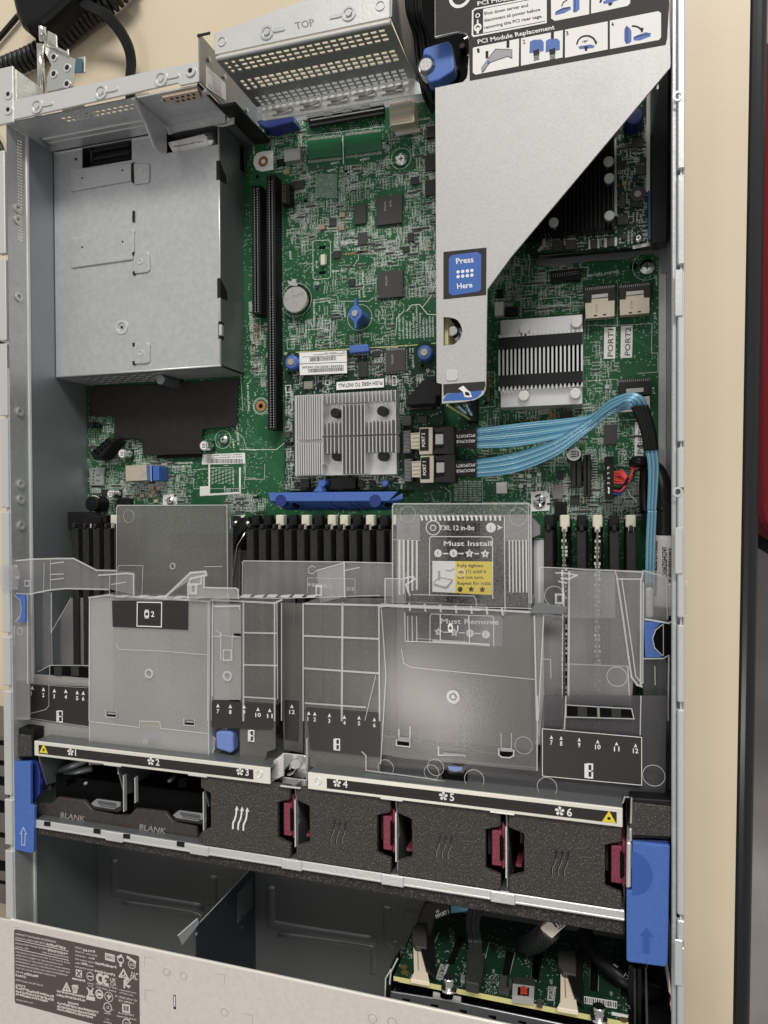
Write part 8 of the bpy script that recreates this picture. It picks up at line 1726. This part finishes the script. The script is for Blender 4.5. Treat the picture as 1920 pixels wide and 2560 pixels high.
# regulatory label
b = MB(LABLID); b.pp('a7', [145, 530, 152, 514, 168, 512, 1425, 785, 1438, 793, 1442, 810, 1450, 1560, 980, 1495, 170, 1278, 156, 1268, 153, 1250], LZ2 + .12, .1)
b.mat(mk('label_pale_ink', (.62, .58, .53), .6)); Z = LZ2 + .14
def ln(s, x0, y0, x1, y1, h): b.text('a7', s, x0, y0, x1, y1, h, Z)
ln('HEWLETT PACKARD ENTERPRISE', 160, 565, 578, 652, 17); ln('MADE IN CZECH REPUBLIC/', 160, 605, 472, 668, 16); ln('REGULATORY MODEL NUMBER', 160, 660, 488, 725, 15); ln('HSTNS-1200', 160, 700, 292, 722, 15); ln('CAN ICES-3(A)/NMB-3(A)', 432, 755, 710, 810, 15)
for i, s in enumerate(('THIS DEVICE COMPLIES WITH PART 15 OF THE FCC RULES.', 'OPERATION IS SUBJECT TO THE FOLLOWING TWO', 'CONDITIONS: (1) THIS DEVICE MAY NOT CAUSE HARMFUL', 'INTERFERENCE, AND (2) THIS DEVICE MUST ACCEPT ANY', 'INTERFERENCE RECEIVED, INCLUDING INTERFERENCE', 'THAT MAY CAUSE UNDESIRED OPERATION.')):
    L = (728, 650, 728, 724, 700, 580)[i]; y0 = 750 + i * 33; ln(s, 160, y0, L, y0 + (L - 160) * .212, 14)
ln('SERVER', 162, 955, 240, 972, 15); ln('HPE ProLiant DL380 Gen10', 162, 1042, 445, 1102, 16); ln('876255-044 3197', 165, 1245, 342, 1285, 14)
ln('INPUT:', 778, 705, 850, 722, 16); ln('50/60 Hz   6.35-3.62A', 778, 745, 1010, 795, 15); ln('200-240V~  OR/', 778, 785, 960, 822, 15); ln('FOR CHINA ONLY/', 778, 825, 980, 868, 15); ln('240V        3.62A', 778, 865, 970, 905, 15); ln('FOR EACH INLET/', 778, 905, 975, 948, 15)
ln('R33001', 905, 1072, 975, 1086, 12); ln('RoHS', 912, 1100, 965, 1110, 13); ln('HPE, Postfach 0001,', 995, 1082, 1222, 1136, 16); ln('1122 Wien, Austria', 995, 1115, 1205, 1165, 16); ln('MSIP-REM-HPe-', 1240, 1145, 1420, 1182, 13); ln('HSTNS-1200', 1240, 1172, 1380, 1205, 13)
ln('IS 13252 (Part 1)/', 1192, 1210, 1420, 1262, 19); ln('IEC 60950-1', 1228, 1255, 1385, 1290, 19); ln('R-41007811', 1228, 1385, 1385, 1415, 20); ln('www.bis.gov.in', 1208, 1415, 1412, 1458, 20)
ln('UK', 1138, 1050, 1200, 1060, 38); ln('CA', 1140, 1092, 1205, 1100, 34); ln('EAC', 1350, 1025, 1420, 1038, 74); ln('LISTED', 1082, 1385, 1150, 1398, 15); ln('I.T.E.', 1095, 1448, 1132, 1456, 14); ln('E180826', 1075, 1475, 1158, 1492, 13)
# dense foreign-script lines as rows of strokes
rs = random.Random(21)
def strokes(x0, y0, x1, y1, h):
    L = math.hypot(x1 - x0, y1 - y0); n = int(L / (h * 1.02))
    for i in range(n):
        t = i / n; x = x0 + (x1 - x0) * t; y = y0 + (y1 - y0) * t; w = h * .85
        for _ in range(3): yy = y - rs.random() * h; b.line('a7', [x, yy, x + w * rs.uniform(.6, 1), yy + 2], 1.7, Z)
        for _ in range(2): xx = x + rs.random() * w; b.line('a7', [xx, y, xx, y - h * rs.uniform(.6, 1)], 1.7, Z)
for a in ((480, 675, 688, 722, 24), (495, 735, 708, 780, 22), (248, 980, 405, 1012, 22), (162, 995, 275, 1020, 20), (165, 1095, 272, 1115, 18), (165, 1128, 565, 1225, 24), (165, 1160, 565, 1258, 22), (165, 1192, 500, 1268, 20), (862, 735, 992, 755, 22), (965, 822, 990, 828, 18), (990, 872, 1212, 920, 22), (985, 950, 1202, 1000, 22), (750, 1030, 888, 1058, 18),
          (592, 1160, 888, 1225, 20), (592, 1200, 888, 1262, 20), (705, 1280, 820, 1300, 20), (595, 1285, 1028, 1388, 22), (595, 1318, 1000, 1415, 20), (595, 1345, 970, 1440, 20)): strokes(*a)
for c in ([158, 618, 708, 738], [158, 710, 710, 832]): b.line('a7', c, 2.2, Z)
b.line('a7', [850, 858, 900, 868], 2.5, Z); b.line('a7', [850, 870, 900, 880], 2.5, Z)
b.line('a7', [1095, 760, 1185, 782, 1186, 845, 1096, 822], 4, Z, True); b.line('a7', [1110, 778, 1172, 792, 1172, 830, 1110, 814], 3, Z, True); ln('VEI', 1118, 810, 1168, 822, 22)
def rg(x, y, r, w, n=24): X, Y = P(*zp('a7', x, y)[0], LZ2); b.ring(X, Y, r - w, r, Z, Z + .05, n)
rg(1252, 825, 2.6, .7); b.line('a7', [1252, 860, 1252, 885], 8, Z); b.line('a7', [1225, 800, 1255, 785], 8, Z); rg(1370, 875, 2.9, .5); ln('GS', 1345, 888, 1395, 895, 26); b.line('a7', [1325, 800, 1400, 850], 8, Z)
b.line('a7', [1238, 1000, 1282, 930, 1325, 1015], 5, Z, True); b.line('a7', [1262, 985, 1278, 1002, 1302, 968], 4, Z)
b.pp('a7', [785, 925, 850, 938, 850, 1015, 785, 1000], Z + .05, .05); b.mat(LABLID); b.line('a7', [800, 945, 835, 998], 4, Z + .05); b.line('a7', [835, 950, 800, 990], 4, Z + .05); b.mat(b.mats[1]); rg(937, 998, 2.9, .5); b.line('a7', [915, 996, 960, 1002], 3.5, Z)
def arc7(cx, cy, r, a0, a1, w): 
    pts = []
    for i in range(11): a = math.radians(a0 + (a1 - a0) * i / 10); pts += [cx + r * .8 * math.cos(a), cy - r * math.sin(a) + r * .25 * math.cos(a)]
    b.line('a7', pts, w, Z)
arc7(1042, 1025, 42, 70, 290, 8); arc7(1105, 1040, 42, 70, 290, 8); b.line('a7', [1070, 1038, 1095, 1044], 7, Z); arc7(1330, 1065, 36, 60, 300, 6); b.line('a7', [1292, 1042, 1290, 1112], 6, Z); b.line('a7', [1330, 1055, 1300, 1078, 1332, 1112], 5, Z)
b.line('a7', [655, 1140, 692, 1070, 728, 1152], 5, Z, True); b.line('a7', [692, 1090, 684, 1115, 698, 1118, 690, 1140], 3.5, Z); b.line('a7', [748, 1100, 808, 1112], 4, Z); b.line('a7', [755, 1112, 762, 1165, 795, 1165, 802, 1120], 4, Z); b.line('a7', [770, 1110, 772, 1160], 3, Z); b.line('a7', [785, 1112, 786, 1160], 3, Z); b.line('a7', [760, 1090, 805, 1095], 4, Z)
b.line('a7', [905, 1118, 968, 1195], 4.5, Z); b.line('a7', [965, 1125, 912, 1200], 4.5, Z); b.line('a7', [915, 1130, 925, 1185, 950, 1190, 958, 1135], 4, Z); b.line('a7', [912, 1222, 968, 1232], 12, Z)
rg(1032, 1182, 3.2, 1.0); b.line('a7', [1015, 1175, 1048, 1182], 5, Z); b.line('a7', [1015, 1190, 1048, 1197], 4, Z); rg(1130, 1210, 3.4, .45); b.line('a7', [1130, 1190, 1130, 1232], 4, Z); b.line('a7', [1115, 1200, 1128, 1222, 1150, 1205], 4, Z)
rg(1118, 1318, 3.3, .6); ln('UL', 1102, 1330, 1135, 1338, 30); ln('c', 1064, 1335, 1076, 1338, 22); ln('us', 1158, 1348, 1178, 1352, 14)
b.line('a7', [1275, 1290, 1340, 1302, 1342, 1372, 1275, 1360], 5, Z, True); rg(1308, 1308, .9, .4); rg(1308, 1330, .9, .4); rg(1308, 1350, .9, .4); rg(1315, 1490, 3.4, .7); ln('CCC', 1293, 1492, 1340, 1500, 20)
b.build('regulatory_label', FL)

# ================================================================== THINGS ON THE TABLE BEHIND AND BESIDE
# rail bracket hooked on the rear corner
RB = thing('rail_bracket', 'zinc plated steel rail bracket with four screw holes behind the left rear corner', 'bracket', *P(*zp('z1', 350, 400)[0], 70), 0)
b = MB(mk('zinc_bracket', (.56, .57, .52), .36, .8, bump=.2, bscale=500)); b.pp('z1', [262, 290, 300, 265, 340, 305, 470, 375, 545, 400, 545, 465, 480, 470, 468, 560, 300, 600, 300, 500, 330, 420], 60, 1.6); b.pp('z1', [305, 195, 365, 225, 368, 300, 425, 330, 440, 310, 445, 360, 300, 290], 62, 1.4); b.pp('z1', [490, 372, 550, 360, 548, 470, 480, 470], 64, 1.6); b.build('plate', RB, bevel=.5)
b = MB(CHROME); b.tube([(*P(*zp('z1', 278, 270)[0], 66), 66), (*P(*zp('z1', 275, 170)[0], 70), 70)], 2.5, 20); b.tube([(*P(*zp('z1', 270, 600)[0], 58), 58), (*P(*zp('z1', 262, 290)[0], 62), 62)], 2.5, 20); b.build('guide_tube', RB, smooth=True)
b = MB(INKB)
for x, y in ((350, 372), (437, 440), (350, 480), (435, 545)): X, Y = P(*zp('z1', x, y)[0], 60); b.mat(GALVB); b.ring(X, Y, 1.9, 3.0, 60, 60.6, 18); b.mat(INKB); b.cyl(X, Y, 1.9, 60, 60.2, 16)
b.mat(mk('blue_tint_spring', (.12, .22, .28), .25, .8)); b.pp('z1', [490, 375, 530, 380, 525, 465, 482, 470], 66, 1); b.build('screw_hole', RB)
X, Y = P(*zp('z1', 330, 575)[0], 60); b = MB(DARKST); b.box(X - 9, Y - 3, 0, X + 9, Y - 1, 58.4); b.build('mounting_leg', RB)
# desk phone, its coiled cord and cables
t = thing('desk_phone', 'rounded black desk phone body cut by the top left corner of the picture', 'phone', *P(60, 10, 20), 0)
pts = [P(x, y, 34) for x, y in zp('z1', 55, -160, 60, -20, 85, 90, 120, 160, 160, 190, 215, 195, 270, 170, 330, 120, 440, 20, 620, -160)]
b = MB(mk('black_phone_plastic', (.004, .004, .0045), .4, spec=.2)); b.prism(pts, 2, 34); b.build('body', t, bevel=7, seg=4)
b = MB(CORD); ax = crom([(*P(*q, 12), 12) for q in zp('z1', -260, 640, -60, 490, 60, 430, 230, 355, 400, 235, 560, 110, 700, 20, 860, -140)], 40)
pts = []; tw = 0; L = 0
for i, p in enumerate(ax):
    q = Vector(ax[min(i + 1, len(ax) - 1)]) - Vector(ax[max(i - 1, 0)]); q.normalize(); sd = q.cross(Vector((0, 0, 1))).normalized(); L = 0
rads = 6.2; path = []
acc = 0
fine = []
for i in range(len(ax) - 1):
    a_, c_ = Vector(ax[i]), Vector(ax[i + 1]); n = max(2, int((c_ - a_).length / .28))
    for j in range(n): fine.append(a_.lerp(c_, j / n))
for i in range(1, len(fine) - 1):
    q = (fine[i + 1] - fine[i - 1]).normalized(); sd = q.cross(Vector((0, 0, 1))).normalized(); up = sd.cross(q)
    acc += (fine[i] - fine[i - 1]).length; a = acc / 4.7 * 2 * math.pi
    path.append(tuple(fine[i] + sd * rads * math.cos(a) + up * rads * math.sin(a)))
b.tube(path, 2.3, 8); b.build('coiled_cord', label='black coiled telephone cord snaking over the table behind the steel bracket', cat='cord', smooth=True)
b = MB(mk('flat_cable_vinyl', (.006, .006, .0065), .4, spec=.25)); fl = crom([(*P(*q, z), z) for q, z in zip(zp('z1', 380, -90, 560, 30, 680, 95, 770, 190, 830, 300, 850, 400, 845, 490, 845, 640), (28, 26, 22, 18, 16, 14, 14, 14))], 8)
b.strip(fl, 8.2, 3); b.build('flat_black_cable', label='flat black cable arching over the cream table to the back of the server', cat='cable', bevel=.8)
b = MB(RUB); b.tube(crom([(*P(*q, 4), 4) for q in zp('z1', -80, 330, 0, 240, 60, 170, 120, 100)], 6), 2.2, 10); b.build('phone_lead', label='thin black lead on the table running from the phone to the left edge', cat='cable', smooth=True)
b = MB(RUB); b.tube(crom([(*P(*q, 4), 4) for q in [(-30, 320), (-6, 350), (4, 372), (10, 400), (12, 460)]], 6), 2.0, 10); b.build('side_lead', label='short black lead on the table beside the left wall of the server', cat='cable', smooth=True)
# neighbouring device at the left edge
t = thing('neighbour_device', 'grey slotted equipment beside the left wall at the lower left edge', 'equipment', *P(0, 2050, 40), 0)
x0 = -430.0
b = MB(mk('grey_brown_device', (.12, .105, .09), .5)); b.box(-640, P(0, 2260, 60)[1], 0, -417, P(0, 1835, 60)[1], 60); b.build('casing', t, bevel=1)
b = MB(VOID)
for ya, yb_ in ((1850, 1862), (1900, 1912), (1940, 1962), (2000, 2030), (2080, 2092), (2150, 2175), (2200, 2208)): b.box(-560, P(0, yb_, 60)[1], 60.05, -416.5, P(0, ya, 60)[1], 60.4)
b.mat(PAPER); b.box(-424, P(0, 1925, 60)[1], 60.1, -421, P(0, 1915, 60)[1], 60.5); b.build('slot', t)
b = MB(BLK); b.box(-470, P(0, 905, 30)[1], 0, -408, P(0, 855, 30)[1], 30); b.box(-470, P(0, 845, 30)[1], 0, -409, P(0, 790, 30)[1], 30); b.build('black_clip', label='black plastic block against the outside of the left server wall', cat='block', bevel=1)
